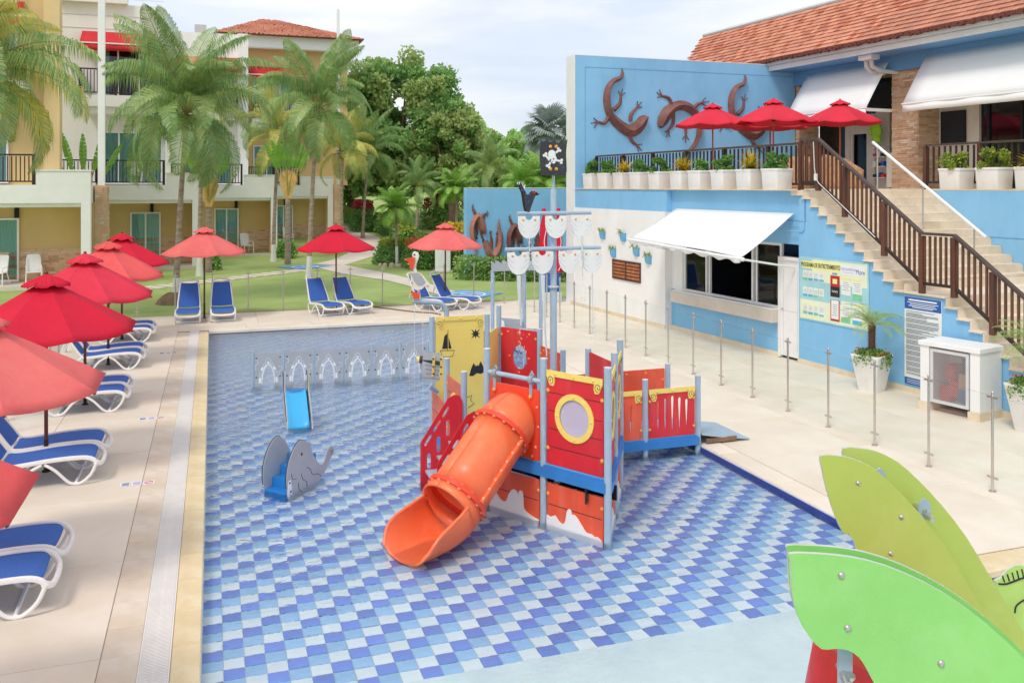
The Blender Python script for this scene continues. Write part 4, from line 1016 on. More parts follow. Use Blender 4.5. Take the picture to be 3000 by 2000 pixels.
# rolled lip round the trough and the mouth
def lip(path, r0, r1, aa, sg, rad=.018):
    pts = []; k = len(path)
    for i, (t, z) in enumerate(path):
        t0, z0 = path[max(0, i-1)]; t1, z1 = path[min(k-1, i+1)]
        tg = (TD*(t1-t0)+Z3*(z1-z0)).normalized(); up = TL_.cross(tg); up = up if up.z > 0 else -up
        r = r0+(r1-r0)*i/(k-1); a = sg*math.radians(aa[i]); pts.append(TO+TD*t+Z3*z+up*r*math.cos(a)+TL_*r*math.sin(a))
    q = MB(); q.tube(smoothpts(pts, 3), rad, 8); return q
for sg in (1, -1): lip(pth, .333, .385, AOP, sg).build('trough_lip', m_slide, sl_)
# ---- red boarding stair on the left
for yy_, nm in ((10.93, 'far'), (10.05, 'near')):
    ol = [(2.50, BED), (2.50, .44), (2.54, .50), (2.86, .98), (2.95, 1.02), (3.02, 1.0), (3.05, .93), (3.05, .2), (2.9, BED)]
    hs = []
    for k in range(3):
        cx, cz = 2.60+.115*k, .47+.17*k
        dx, dz = .035, .052
        hs.append([(cx-dx+.012*math.cos(a)*1.2, cz-dz+.02*math.sin(a)) for a in [PI*.75+PI*i/5 for i in range(6)]]+[(cx+dx+.012*math.cos(a)*1.2, cz+dz+.02*math.sin(a)) for a in [-PI*.25+PI*i/5 for i in range(6)]])
        hs.append(rrect(2.585+.125*k, .10+.2*k, 2.635+.125*k, .30+.2*k, .024, 4))
    q = MB(); q.prism(ol, (0, yy_+.008, 0), X3, Z3, .016, hs); q.build('stair_cheek', m_red, SH, ang=25)
for k in range(3):
    q = MB(); q.box((2.66+.15*k, 10.49, .08+.17*k), (.2, .86, .03)); q.build('stair_tread', m_post, SH, smooth=False)
# left side panels
panel(E_, D_, .24, 1.09, m_hullf, 'side_panel', grooves=(.45, .66, .88), port=(.385, .72, .2), bolts=True)
panel(G_, E_, .20, .66, m_hullf, 'side_panel', grooves=(.42,), bolts=True)
# tall yellow treasure-map panel at the back
def drawing(par, O, U, Nn, t, pts, mat=m_ink, line=None):
    q = MB()
    if line: q.tube([O+U*a+Z3*b+Nn*(t+.001) for a, b in pts], line, 5)
    else: q.prism(pts, O+Nn*(t-.001), U, Z3, .003)
    return q.build('engraving', mat, par, ang=20)
o, O, U, w, Nn = panel(G_, J_, .22, 1.70, m_yel, 'map_panel', rail=True, bolts=False, boltmat=m_boltd)
drawing(o, O, U, Nn, .016, [(.10, 1.27), (.135, 1.46), (.18, 1.50), (.18, 1.27)]); drawing(o, O, U, Nn, .016, [(.2, 1.27), (.2, 1.44), (.245, 1.27)])
drawing(o, O, U, Nn, .016, [(.07, 1.25), (.29, 1.24), (.26, 1.15), (.11, 1.15), (.07, 1.25)], line=.004); drawing(o, O, U, Nn, .016, [(.185, 1.24), (.19, 1.55)], line=.004)
st = [(.62+(.1 if k % 2 == 0 else .035)*math.cos(2*PI*k/16)*(1 if k % 4 else .75), 1.47+(.1 if k % 2 == 0 else .035)*math.sin(2*PI*k/16)*(1 if k % 4 else .75)) for k in range(16)]
drawing(o, O, U, Nn, .016, st)
drawing(o, O, U, Nn, .016, [(.52, .84), (.55, .95), (.59, 1.03), (.625, .975), (.645, 1.0), (.665, .98), (.70, 1.05), (.74, .97), (.755, .88), (.70, .86), (.64, .875), (.58, .835)])
drawing(o, O, U, Nn, .016, [(.3, .6), (.36, .68), (.44, .6), (.5, .52), (.56, .55), (.54, .47), (.6, .42), (.5, .36)], line=.004)
panel(J_, H_, .25, 1.45, m_yel, 'back_panel', bolts=True)
# red back panel with the oval hole
Oo, Uu, ww = axes(H_, I_)
o, O, U, w, Nn = panel(H_, I_, .20, 1.44, m_red, 'stern_panel', holes=[circle(w*.52, 1.0, .145, .19, 28)], bolts=True)
for a in (.2, .5, .8): bolt(o, O+U*w*a+Z3*1.38+Nn*.016, Nn, m_bolty, .014)
for a in range(4): bolt(o, O+U*(w*.52+.2*math.cos(a*PI/2))+Z3*(1.0+.24*math.sin(a*PI/2))+Nn*.016, Nn, m_bolty, .014)
panel(I_, L_, .2, 1.24, m_hull, 'side_panel', bolts=True)
o, O, U, w, Nn = panel(K_, A3, .2, 1.45, m_red, 'side_panel', bolts=False)
for a in (.15, .5, .85): bolt(o, O+U*w*a+Z3*1.39-Nn*.0, -Nn, m_bolty, .014)
# gangway panels with paddle-shaped slots
def slots(w, n, zmid, zt):
    o = []
    for k in range(n):
        cx = w*(.2+.62*k/(n-1)); top = zt-.05*abs(k-2)*.6; bot = .26+.02*abs(k-2)
        o.append([(cx-.006, bot), (cx+.006, bot), (cx+.022, top-.04), (cx+.018, top-.012), (cx, top), (cx-.018, top-.012), (cx-.022, top-.04)])
    return o
W_ = axes(MID, END)[2]
panel(MID, END, .165, .80, m_red, 'gangway_panel', holes=slots(W_, 5, .5, .74), rail=True)
o, O, U, w, Nn = panel((4.85, 11.03), MID, .165, .80, m_hull, 'gangway_panel', rail=True, holes=slots(W_, 5, .5, .72))
o, O, U, w, Nn = panel((4.85, 11.91), BACK, .165, .93, m_hull, 'gangway_panel', bolts=False)
for a in (.38, .6, .8): bolt(o, O+U*w*a+Z3*.88+Nn*.016, Nn, m_bolty, .014)
for a in (.03, .98): bolt(o, O+U*w*a+Z3*.76+Nn*.016, Nn, m_bolty, .014)
# ---- mast, yards, sails, flag
MX, MY = 4.42, 11.2
q = MB(); q.lathe([(.0, .16), (.047, .16), (.047, 2.33), (.043, 2.34), (.043, 3.64), (.04, 3.655), (.019, 3.66), (.019, 4.3), (0, 4.3)], (MX, MY, 0), 18); mast = q.build('mast', m_post, SH)
q = MB(); q.lathe([(.047, 2.31), (.075, 2.315), (.075, 2.33), (.047, 2.335)], (MX, MY, 0), 20); q.build('mast_flange', m_fascia, mast)
def yard(z, x0, x1, cs, drop):
    q = MB(); q.cyl((MX+x0, MY-.06, z), (MX+x1, MY-.06, z), .027, n=14); y_ = q.build('yard', m_post, SH)
    for c in cs:
        hw, hh = .155, .305
        ol = [(c-hw, z-.035), (c-.055, z-.035)]+[(c+.055*math.cos(a), z-.035+.055*math.sin(a)) for a in [PI+PI*i/8 for i in range(1, 8)]]+[(c+.055, z-.035), (c+hw, z-.035), (c+hw, z-.14)]
        ol += [(c+hw*math.cos(a), z-.14-(hh-.105)*abs(math.sin(a))) for a in [-PI*i/12 for i in range(1, 12)]]+[(c-hw, z-.14)]
        q = MB(); q.prism(ol, (MX, MY-.085, 0), X3, Z3, .014); s_ = q.build('sail', m_white, y_, ang=25)
        for sx in (-1, 1):
            bolt(y_, (MX+c+sx*.085, MY-.0995, z-.085), (0, -1, 0), m_bolty, .013)
        q = MB()
        for k in range(3):
            zz = z-.10-.055*k
            for sx in (-1, 1): q.tube([(MX+c+sx*(hw-.006-(hw-.02-.02*k)*f*(.62+.17*k)), MY-.0998, zz-.075*math.sin(f*PI/2)*(1+.25*k)) for f in (0, .2, .4, .6, .8, 1.0)], .0018, 4)
        kind(q.build('sail_creases', m_post, y_), 'stuff')
    return y_
yard(3.33, -.55, .53, (-.39, 0, .375), 0); yard(2.85, -.715, .675, (-.54, -.195, .195, .53), 0)
# falling water from the lower sails
def stream(x, y, z0, z1, w0, seed, spread=.05):
    rg = random.Random(seed)
    t = thing('water_stream', '', 'water', (x, y, z1), 0)
    q = MB(); n = 14
    pts = [(x+spread*.6*(k/n)**1.5, y-.02, z0+(z1-z0)*(k/n)*.55) for k in range(n+1)]
    q.tube(pts, [w0*(1-.75*k/n)+.002 for k in range(n+1)], 7); q.build('jet', m_water_w, t)
    q = MB()
    for k in range(90):
        f = rg.random()**.7; zz = z0+(z1-z0)*f; r = rg.uniform(.003, .008); c = (x+spread*f+rg.gauss(0, .012+.03*f), y-.02+rg.gauss(0, .012+.03*f), zz)
        q.tube([(c[0], c[1], c[2]+r*2.5), (c[0], c[1], c[2]), (c[0], c[1], c[2]-r*2)], [.001, r*.7, .001], 5)
    kind(q.build('droplets', m_water_w, t), 'stuff'); return t
stream(MX-.54, MY-.09, 2.50, 1.3, .03, 1)['label'] = 'thin stream of water falling from the leftmost lower sail'
stream(MX-.195, MY-.09, 2.50, .5, .026, 2, .09)['label'] = 'stream of water falling from the lower sail left of the mast'
stream(MX-.39, MY-.09, 3.02, 2.6, .008, 3, .0)['label'] = 'trickle of water falling from the upper left sail'
stream(MX+.375, MY-.09, 3.02, 2.0, .016, 4, .02)['label'] = 'spray of water falling from the upper right sail'
stream(MX+.53, MY-.09, 2.50, 1.0, .006, 5, .02)['label'] = 'faint drips falling from the rightmost lower sail'
# flag with skull and crossbones
fl = [(-.185, 3.85), (.17, 3.84), (.19, 3.9), (.185, 4.05), (.178, 4.15), (.2, 4.34), (.17, 4.285), (.14, 4.285), (.11, 4.335), (.08, 4.29), (.04, 4.29), (.0, 4.33), (-.03, 4.295), (-.07, 4.30), (-.1, 4.345), (-.13, 4.305), (-.17, 4.305), (-.185, 4.34), (-.2, 4.2), (-.2, 4.05), (-.19, 3.95)]
q = MB(); q.prism(fl, (MX-.02, MY-.05, 0), X3, Z3, .016); flag = q.build('flag', m_black, SH, ang=25)
FZ = 4.07
def skull():
    q = MB(); o = Vector((MX-.03, MY-.0665, FZ)); q_ = lambda pts, h=(): q.prism(pts, o, X3, Z3, .006, h)
    sk = [(-.02+.055*math.cos(a), .06+.06*math.sin(a)) for a in [math.radians(d) for d in range(-20, 201, 20)]]+[(-.065, .01), (-.05, -.02), (-.03, -.045), (.0, -.07), (.025, -.06), (.035, -.03), (.05, -.01), (.045, .02)]
    q_(sk, [circle(.005, -.005, .012, .014, 8), circle(-.038, -.018, .010, .014, 8), circle(-.012, -.038, .006, .01, 6)])
    for (ax, az), (bx, bz) in (((-.055, -.02), (-.12, .055)), ((.04, .08), (.085, .125)), ((.04, -.02), (.12, -.035)), ((-.04, -.05), (-.075, -.105))):
        q.bar(o+Vector((ax, -.003, az)), o+Vector((bx, -.003, bz)), .006, .03, (0, -1, 0)) if False else q.bar(o+Vector((ax, -.003, az)), o+Vector((bx, -.003, bz)), .028, .006, (0, -1, 0))
        d = Vector((bx-ax, 0, bz-az)).normalized(); nv = Vector((-d.z, 0, d.x))
        for sg in (-1, 1): c = Vector((bx, 0, bz))+nv*.018*sg; q_([(c.x+.02*math.cos(2*PI*i/10), c.z+.02*math.sin(2*PI*i/10)) for i in range(10)])
    return q
skull().build('skull_and_bones', m_white, SH, smooth=False)
for x, z in ((-.05, 4.235), (.035, 4.235), (-.05, 3.93), (.035, 3.93)): bolt(SH, (MX-.02+x, MY-.067, z), (0, -1, 0), m_bolty, .02)
# black bird perched on the upper yard: two plates with a wing and a head
bd = thing('black_bird_figure', 'black plastic bird figure perched on the left end of the upper yard', 'figure', (MX-.42, MY-.06, 3.36))
bo = [(.0, 0), (.03, .0), (.075, .12), (.12, .23), (.12, .26), (.105, .285), (.08, .275), (.05, .24), (.02, .215), (-.01, .24), (-.04, .3), (-.085, .39), (-.11, .395), (-.115, .37), (-.06, .26), (-.05, .2), (-.035, .1), (-.015, .02)]
for k, dy in enumerate((0, -.05)):
    q = MB(); q.prism(bo, (MX-.42+.012*k, MY-.02+dy, 3.35), X3, Z3, .012); q.build('side_plate', m_black, bd, ang=25)
    q = MB(); q.tube([(MX-.42+.012*k+a, MY-.026+dy, 3.35+b) for a, b in bo[10:14]], .007, 5); q.build('white_edge', m_gline, bd)
q = MB(); q.prism([(.1, .22), (.15, .27), (.17, .245), (.2, .25), (.16, .22)], (MX-.42, MY-.05, 3.35), X3, Z3, .02); q.build('beak', m_ink, bd)
q = MB(); q.prism(circle(.105, .265, .022, n=10), (MX-.42, MY-.085, 3.35), X3, Z3, .01); q.build('red_eye', m_uc[0], bd)
q = MB(); q.prism([(-.06, .3), (.0, .37), (-.02, .24)], (MX-.42, MY-.03, 3.35), X3, Z3, .008); q.build('white_wing', m_gline, bd)
for a, b in ((-.105, .385), (-.06, .285), (.02, .225), (.005, .14), (.0, .11)): bolt(bd, (MX-.40+a, MY-.083, 3.35+b), (0, -1, 0), m_boltb, .013)
# ---- cannon on the left rail
cn = thing('water_cannon', 'grey water cannon on the left side of the pirate ship', 'cannon', (2.98, 12.35, .75))
q = MB(); q.tube([(3.09, 12.4, .72), (2.95, 12.32, .82)], .03, 8); q.build('bracket', m_post, cn)
for dy in (0, .1):
    ol = [(-.16, .12), (-.13, .36), (-.06, .33), (.0, .35), (.06, .32), (.13, .34), (.13, .10), (.1, -.04), (.03, -.08), (-.08, -.05), (-.12, .02)]
    q = MB(); q.prism([(x, z) for x, z in ol], (2.97, 12.30-dy, .98), Vector((.9, -.44, 0)), Z3, .016); q.build('carriage_plate', m_gpan, cn, ang=25)
c0 = Vector((2.97, 12.30-.12, .98)); ux = Vector((.9, -.44, 0)).normalized(); un = ux.cross(Z3)
for x in (.0, .11):
    q = MB(); q.bar(c0+ux*x+un*.02+Z3*.02, c0+ux*(x+.02)+un*.02+Z3*.31, .035, .012); s_ = q.build('barrel_strap', m_yel, cn, smooth=False)
    for z in (.06, .16, .27): bolt(cn, c0+ux*(x+.01)+un*.03+Z3*z, un, m_boltd, .012)
q = MB(); q.tube([c0+ux*.12+Z3*.2-un*.05, c0-ux*.15+Z3*.24-un*.05, c0-ux*.2+Z3*.24-un*.05], [.06, .05, .055], 12); q.build('barrel', m_black, cn)
q = MB(); q.cyl(c0-ux*.2+Z3*.24-un*.05, c0-ux*.235+Z3*.24-un*.05, .05, n=12); q.build('muzzle_ring', m_yel, cn)
q = MB()
for k in range(4): q.tube([c0-ux*.11+un*.018+Z3*(.0+.06*k), c0+ux*.1+un*.018+Z3*(-.02+.06*k)], .003, 4)
kind(q.build('plank_lines', m_ink, cn), 'stuff')
for k in range(5):
    pass
# ---- pelican spout: bent pipe with a pelican on the end
pe = thing('pelican_spout', 'cream pelican figure on a bent grey pipe behind the yellow panel', 'figure', (3.46, 13.3, BED))
q = MB(); q.tube(smoothpts([(3.46, 13.3, BED), (3.46, 13.3, .8), (3.46, 13.3, 1.62), (3.45, 13.3, 1.76), (3.40, 13.3, 1.85), (3.31, 13.3, 1.885), (3.1, 13.3, 1.91), (2.92, 13.3, 1.93)], 5), .038, 14); q.build('pipe', m_post, pe)
K = .00081
def pp(l): return [((x-300)*K, (940-z)*K) for x, z in l]
body = [(270, 45), (310, 60), (328, 110), (318, 180), (285, 260), (272, 340), (285, 420), (340, 445), (400, 490), (455, 560), (500, 620), (548, 670), (540, 740), (500, 735), (440, 700), (400, 750), (330, 770), (250, 765), (200, 690), (183, 600), (185, 510), (215, 440), (232, 360), (242, 240), (235, 170), (212, 140), (218, 80), (240, 50)]
for dy, mt in ((0, m_pel), (.05, m_pel)):
    q = MB(); q.prism(smoothpts(pp(body), 2, True), (2.99, 13.28+dy, 1.965), X3, Z3, .014); q.build('body_plate', mt, pe, ang=25)
q = MB(); q.prism(smoothpts(pp([(190, 465), (250, 445), (330, 455), (400, 540), (450, 630), (420, 660), (340, 690), (270, 650), (215, 570)]), 2, True), (2.99, 13.265, 1.965), X3, Z3, .01); q.build('wing_patch', m_gpan, pe, ang=25)
q = MB(); q.prism(pp([(55, 175), (215, 145), (250, 160), (245, 230), (222, 330), (178, 392), (145, 345), (140, 250), (85, 210), (60, 205)]), (2.99, 13.262, 1.965), X3, Z3, .02); q.build('beak', m_orange, pe, ang=25)
q = MB(); q.prism(pp([(170, 775), (300, 840), (320, 790), (340, 800), (330, 940), (220, 935), (215, 880), (160, 810)]), (2.99, 13.262, 1.965), X3, Z3, .02); q.build('feet', m_orange, pe, ang=25)
q = MB(); q.prism(pp([(300, 770), (350, 770), (370, 930), (320, 935)]), (2.99, 13.3, 1.965), X3, Z3, .014); q.build('leg', m_pel, pe, ang=25)
bolt(pe, Vector((2.99+(235-300)*K, 13.262, 1.965+(940-100)*K)), (0, -1, 0), m_boltd, .011)
for x, z in ((65, 190), (200, 320), (350, 515), (190, 480), (190, 630), (490, 700), (125, 275), (205, 860)): bolt(pe, Vector((2.99+(x-300)*K, 13.26, 1.965+(940-z)*K)), (0, -1, 0), m_bolty, .014)
for k, x in enumerate((2.95, 3.08, 3.19, 3.33)):
    q = MB(); q.tube([(x, 13.3, 1.9), (x, 13.3, 1.2), (x, 13.3, .4)], [.004, .003, .002], 5); q.build('water_thread', m_water_w, pe)
# ---- ramp plate from the gangway to the deck
rpt = thing('boarding_ramp', 'blue grey sheet ramp lying between the gangway and the deck', 'ramp', (6.95, 11.5, 0))
q = MB(); q.prism([(6.63, .155), (7.0, .085), (7.42, .022), (7.42, .01), (7.0, .07), (6.63, .14)], (0, 11.93, 0), X3, Z3, .92); q.build('ramp_sheet', m_post, rpt, smooth=False)
q = MB(); q.box((6.95, 11.02, .05), (.5, .03, .06)); q.build('ramp_edge', m_soil, rpt, smooth=False)
# ================================================================ castle wall with arches
CY = 17.2
cw = thing('castle_wall', 'row of grey castle wall panels with white arched openings', 'playground', (2.4, CY, BED))
px_ = [.72+.56*k for k in range(7)]
for x in px_: post(x, CY, .60, cw, .028)
for k in range(6):
    x0, x1 = px_[k]+.035, px_[k+1]-.035; xm = (x0+x1)/2; zt = .55
    arch = [(xm-.115, BED+.03), (xm-.115, -.02), (xm-.10, .16), (xm-.06, .28), (xm, .34), (xm+.06, .28), (xm+.10, .16), (xm+.115, -.02), (xm+.115, BED+.03)]
    q = MB(); q.prism([(x0, BED+.02), (xm-.115, BED+.02), *arch[1:-1], (xm+.115, BED+.02), (x1, BED+.02), (x1, zt), (x0, zt)], (0, CY, 0), X3, Z3, .016); o = q.build('castle_panel', m_gpan, cw, ang=25)
    # white arch lining
    a1 = smoothpts(arch[1:-1], 3); q = MB(); q.tube([(a, CY-.018, b) for a, b in a1], .011, 6); q.build('arch_lining', m_gline, o)
    # ring of arch stones
    n = len(a1); 
    for s_ in range(0, n-2, 2):
        p, p2 = Vector((a1[s_][0], 0, a1[s_][1])), Vector((a1[s_+2][0], 0, a1[s_+2][1])); d = (p2-p); l_ = d.length; d.normalize(); nv = Vector((-d.z, 0, d.x))
        if nv.dot(p-Vector((xm, 0, .0))) < 0: nv = -nv
        c = (p+p2)/2+nv*.04; 
        if (s_//2) % 2 == 0:
            q = MB(); q.bar(c-d*l_*.42+Vector((0, CY-.018, 0)), c+d*l_*.42+Vector((0, CY-.018, 0)), .042, .005, (0, -1, 0)); q.build('arch_stone', m_gline, o, smooth=False)
        else:
            q = MB(); e = [c-d*l_*.42-nv*.02, c+d*l_*.42-nv*.02, c+d*l_*.42+nv*.02, c-d*l_*.42+nv*.02]; q.tube([v+Vector((0, CY-.018, 0)) for v in e+[e[0]]], .0035, 4); q.build('arch_stone', m_gline, o)
    q = MB(); q.tube([(a+xm, CY-.018, b) for a, b in ((-.05, .36), (-.045, .42), (0, .46), (.045, .42), (.05, .36))], .004, 4); q.build('keystone_line', m_gline, o)
    for (a, b) in ((x0+.0, .34), (x1-.06, .2)):
        q = MB(); q.tube([(a, CY-.018, b+.09), (a+.055, CY-.018, b+.09), (a+.06, CY-.018, b+.02), (a+.03, CY-.018, b), (a, CY-.018, b-.01), (a+.02, CY-.018, b-.06), (a, CY-.018, b-.1)], .0035, 4); q.build('stone_line', m_gline, o)
    for a in (x0+.03, x1-.03):
        for b in (.1, .46): bolt(o, (a, CY-.017, b), (0, -1, 0), m_boltd, .013)
# gate behind the ship: tall posts with a toothed board and bird panels
gt = thing('castle_gate', 'tall grey posts with a toothed board behind the pirate ship', 'playground', (6.0, 17.5, BED))
for x, y, z in ((5.54, 17.5, 1.93), (6.28, 17.6, 1.93), (6.56, 17.35, 1.93)): post(x, y, z, gt, .04)
def tooth(n, w): 
    o = [(0, 0), (w, 0), (w, .17)]; 
    for k in range(n, 0, -1): a = w*k/n; o += [(a-.02, .22), (a-w/n*.45, .22), (a-w/n*.45, .15)]
    return o+[(0, .22)]
q = MB(); q.prism(tooth(5, .78), (5.5, 17.46, 1.92), Vector((.99, .1, 0)), Z3, .02); q.build('toothed_board', m_gpan, gt, smooth=False)
q = MB(); q.prism(tooth(3, .42), (6.25, 17.57, 1.92), Vector((.7, -.71, 0)), Z3, .02); q.build('toothed_board', m_gpan, gt, smooth=False)
q = MB(); q.prism([(0, 0), (.5, 0), (.5, .55), (0, .62)], (5.72, 17.55, .32), X3, Z3, .016); q.build('bird_panel', m_gpan, gt, smooth=False)
q = MB(); q.prism([(0, 0), (.34, 0), (.3, .2), (.2, .3), (.17, .5), (.1, .56), (.0, .56)], (5.62, 17.5, .36), X3, Z3, .012); q.build('bird_body', m_gline, gt, ang=20)
q = MB(); q.prism([(.0, 0), (.16, -.06), (.18, -.03), (.04, .05)], (5.8, 17.48, .66), X3, Z3, .014); q.build('bird_beak', m_yel, gt, ang=20)
q = MB(); q.prism([(0, 0), (.5, 0), (.5, .42), (.05, .46), (0, .38)], (5.95, 17.2, .3), X3, Z3, .016); q.build('bird_panel', m_gpan, gt, smooth=False)
q = MB(); q.prism([(.16, .2), (.3, .22), (.34, .32), (.25, .42), (.17, .36)], (5.95, 17.18, .3), X3, Z3, .012); q.build('bird_body', m_gline, gt, ang=20)
# ================================================================ grey whale steps and blue toddler slide
wh = thing('whale_steps', 'grey whale shaped toy with blue steps in the pool', 'playground', (.75, 11.2, BED))
WD = Vector((.72, .694, 0)).normalized(); WP = Vector((-WD.y, WD.x, 0)); WO = Vector((.90, 11.09, 0))
wo = [(-.02, BED), (-.06, 0), (-.07, .15), (-.03, .32), (.06, .46), (.16, .53), (.24, .52), (.33, .44), (.42, .30), (.52, .16), (.60, .12), (.66, .18), (.70, .27), (.76, .31), (.82, .29), (.83, .23), (.78, .17), (.72, .09), (.66, .02), (.55, -.06), (.4, BED)]
for k, off in enumerate((0, .38)):
    q = MB(); q.prism(smoothpts(wo[1:-1], 2)+[(.4, BED), (-.02, BED)], WO+WP*off, WD, Z3, .016); o = q.build('whale_side', m_elep, wh, ang=25)
    q = MB(); q.tube([WO+WP*off+WD*a+Z3*b for a, b in smoothpts(wo[1:8], 2)], .009, 5); q.build('dark_edge', m_boltd, o)
NW = WD.cross(Z3)
def wl(pts, r=.0035): q = MB(); q.tube([WO+WD*a+Z3*b+NW*.018 for a, b in smoothpts(pts, 3)], r, 4); q.build('engraved_line', m_ink, wh)
wl([(.29, .17), (.36, .13), (.40, .05), (.50, .03), (.58, -.03)]); wl([(.14, .02), (.15, -.06), (.2, -.16)]); wl([(.19, .12), (.22, .04), (.28, .0), (.30, -.07)]); wl([(.01, .17), (.03, .1), (.1, .08)]); wl([(.76, .24), (.79, .25), (.79, .21), (.76, .2)])
q = MB(); q.prism(circle(.2, .36, .014, .022, 10), WO+NW*.016, WD, Z3, .004); q.build('eye', m_ink, wh)
q = MB(); q.prism([(-.05, -.12), (-.045, .08), (-.01, .1), (.01, .02), (.03, -.14)], WO+NW*.0165, WD, Z3, .008); q.build('fin_plate', m_gline, wh, ang=20)
for a, b in ((-.03, .07), (-.01, -.04), (.0, -.12)): bolt(wh, WO+NW*.026+WD*a+Z3*b, NW, m_boltb, .012)
for k in range(4):
    q = MB(); c = WO+WP*.19+WD*(.02+.14*k)
    q.box((c.x, c.y, (-.06+.115*k+BED)/2), (.15, .345, -.06+.115*k-BED), math.atan2(WD.y, WD.x)); q.build('step', m_stepb, wh, smooth=False, bevel=.008)
ts = thing('toddler_slide', 'small light blue slide with grey side plates in the pool', 'playground', (1.28, 14.4, BED))
q = MB(); q.grid(lambda u, v: (1.12+.32*u, 14.03+.62*v, -.1+.46*v**.85+.05*(abs(u-.5)*2)**4), 10, 10); q.build('slide_bed', m_slideb, ts, solid=.012)
so = [(0, -.12), (.2, -.1), (.45, -.15), (.75, -.2), (.85, 0), (.84, .3), (.80, .6), (.75, .68), (.70, .62), (.67, .5), (.62, .42), (.5, .32), (.3, .18), (.1, .03)]
for k, x in enumerate((1.10, 1.475)):
    q = MB(); q.prism(smoothpts(so, 2, True), (x, 14.0, 0), Y3, Z3, .016); o = q.build('side_plate', m_elep, ts, ang=25)
    q = MB(); q.tube([(x-.008, 14.0+a, b) for a, b in smoothpts(so[6:], 2)], .008, 5); q.build('dark_edge', m_boltd, o)
q = MB(); q.prism(smoothpts([(.3, -.1), (.8, -.12), (.82, .2), (.8, .5), (.74, .62), (.69, .5), (.66, .32), (.55, .2)], 2, True), (1.50, 14.02, 0), Y3, Z3, .014); q.build('lime_plate', M('lime_side', '#d7e88c', .45, .04, 3), ts, ang=25)
q = MB(); q.box((1.285, 14.72, .12), (.36, .16, .5)); q.build('platform', m_stepb, ts, smooth=False)
# ================================================================ leaf-topped fruit toy at the lower right, close to the camera
CA = math.radians(18.835); VW = Vector((math.sin(CA), math.cos(CA), 0)); RT = Vector((math.cos(CA), -math.sin(CA), 0))
def leafplate(root, ol, dist, rz, name, mat, th=.019, holes=(), dy=0.0):
    """outline given in metres on a vertical plane that stands dist in front of the viewer"""
    U = (RT*math.cos(rz)+VW*math.sin(rz)).normalized(); O = VW*dist
    q = MB(); q.prism(ol, O, U, Z3, th, holes); o = q.build(name, [mat, m_edge], root, ang=25)
    for p in o.data.polygons:
        if abs(p.normal.dot(U.cross(Z3))) < .5: p.material_index = 1
    return o, O, U
ft = thing('fruit_toy', 'green and lime leaf panels over a red fruit toy in front of the camera', 'playground', (2.2, 4.2, zf(4.3)))
# leaf outlines in metres: across, height
GREEN = [(1.121, 2.195), (1.117, 2.223), (1.197, 2.224), (1.307, 2.216), (1.432, 2.195), (1.583, 2.143), (1.749, 2.057), (1.914, 1.936), (2.08, 1.784), (2.232, 1.619), (2.356, 1.44), (2.245, 1.412), (1.942, 1.522), (1.694, 1.646), (1.583, 1.663), (1.501, 1.66), (1.462, 1.695), (1.432, 1.75), (1.397, 1.805), (1.349, 1.837), (1.294, 1.842), (1.245, 1.841), (1.197, 1.888), (1.149, 1.971), (1.125, 2.074)]
GREEN_B = [(1.154, 2.17), (1.15, 2.199), (1.233, 2.2), (1.348, 2.192), (1.477, 2.17), (1.634, 2.116), (1.806, 2.027), (1.978, 1.901), (2.15, 1.743), (2.308, 1.571), (2.437, 1.385), (2.322, 1.356), (2.007, 1.471), (1.749, 1.6), (1.634, 1.617), (1.548, 1.614), (1.508, 1.65), (1.477, 1.707), (1.441, 1.765), (1.391, 1.798), (1.333, 1.803), (1.283, 1.802), (1.233, 1.851), (1.183, 1.937), (1.158, 2.044)]
LIME = [(1.591, 2.309), (1.679, 2.309), (1.768, 2.291), (1.874, 2.238), (1.98, 2.144), (2.104, 2.012), (2.227, 1.853), (2.333, 1.676), (2.439, 1.499), (2.528, 1.358), (2.581, 1.287), (2.652, 1.146), (2.475, 1.146), (2.121, 1.305), (1.944, 1.393), (1.785, 1.8), (1.768, 1.862), (1.739, 1.906), (1.708, 1.913), (1.662, 2.012), (1.623, 2.136), (1.6, 2.242)]
LIME_B = [(1.79, 2.282), (1.883, 2.282), (1.975, 2.264), (2.087, 2.208), (2.198, 2.11), (2.328, 1.971), (2.457, 1.804), (2.568, 1.619), (2.68, 1.434), (2.772, 1.285), (2.828, 1.211), (2.902, 1.063), (2.717, 1.063), (2.346, 1.23), (2.161, 1.322), (1.994, 1.749), (1.975, 1.813), (1.946, 1.86), (1.912, 1.867), (1.864, 1.971), (1.823, 2.101), (1.799, 2.212)]
d0, d1 = 3.55, 4.55
f1, O, U = leafplate(ft, smoothpts(GREEN, 2, True), d0, 0, 'green_leaf', m_green)
leafplate(ft, smoothpts(GREEN_B, 2, True), d0+.14, 0, 'green_leaf', m_green)
for a, b in [(1.323, 2.137), (1.349, 1.925), (1.724, 1.783)]: bolt(ft, O+U*a+Z3*b-VW*.019, -VW, m_steel, .0125)
f2, O, U = leafplate(ft, smoothpts(LIME, 2, True), d1, 0, 'lime_leaf', m_lime)
leafplate(ft, smoothpts(LIME_B, 2, True), d1+.22, 0, 'lime_leaf', m_lime)
for a, b in [(1.785, 2.169), (2.008, 1.994), (1.953, 1.807)]: bolt(ft, O+U*a+Z3*b-VW*.019, -VW, m_steel, .011)
for a, b in [(1.942, 2.155), (2.179, 1.993)]:
    p = VW*(d1+.1)+RT*a+Z3*b
    q = MB(); q.prism([(a_*.6, b_) for a_, b_ in circle(0, 0, .055, .055, 16)], p, RT, Z3, .012, [circle(0, -.01, .012, .016, 8)]); q.build('spacer_lug', m_post, ft)
    q = MB(); q.cyl(p-VW*.1-Z3*.02, p+VW*.1-Z3*.02, .014, n=10); q.build('spacer_bolt', m_steel, ft)
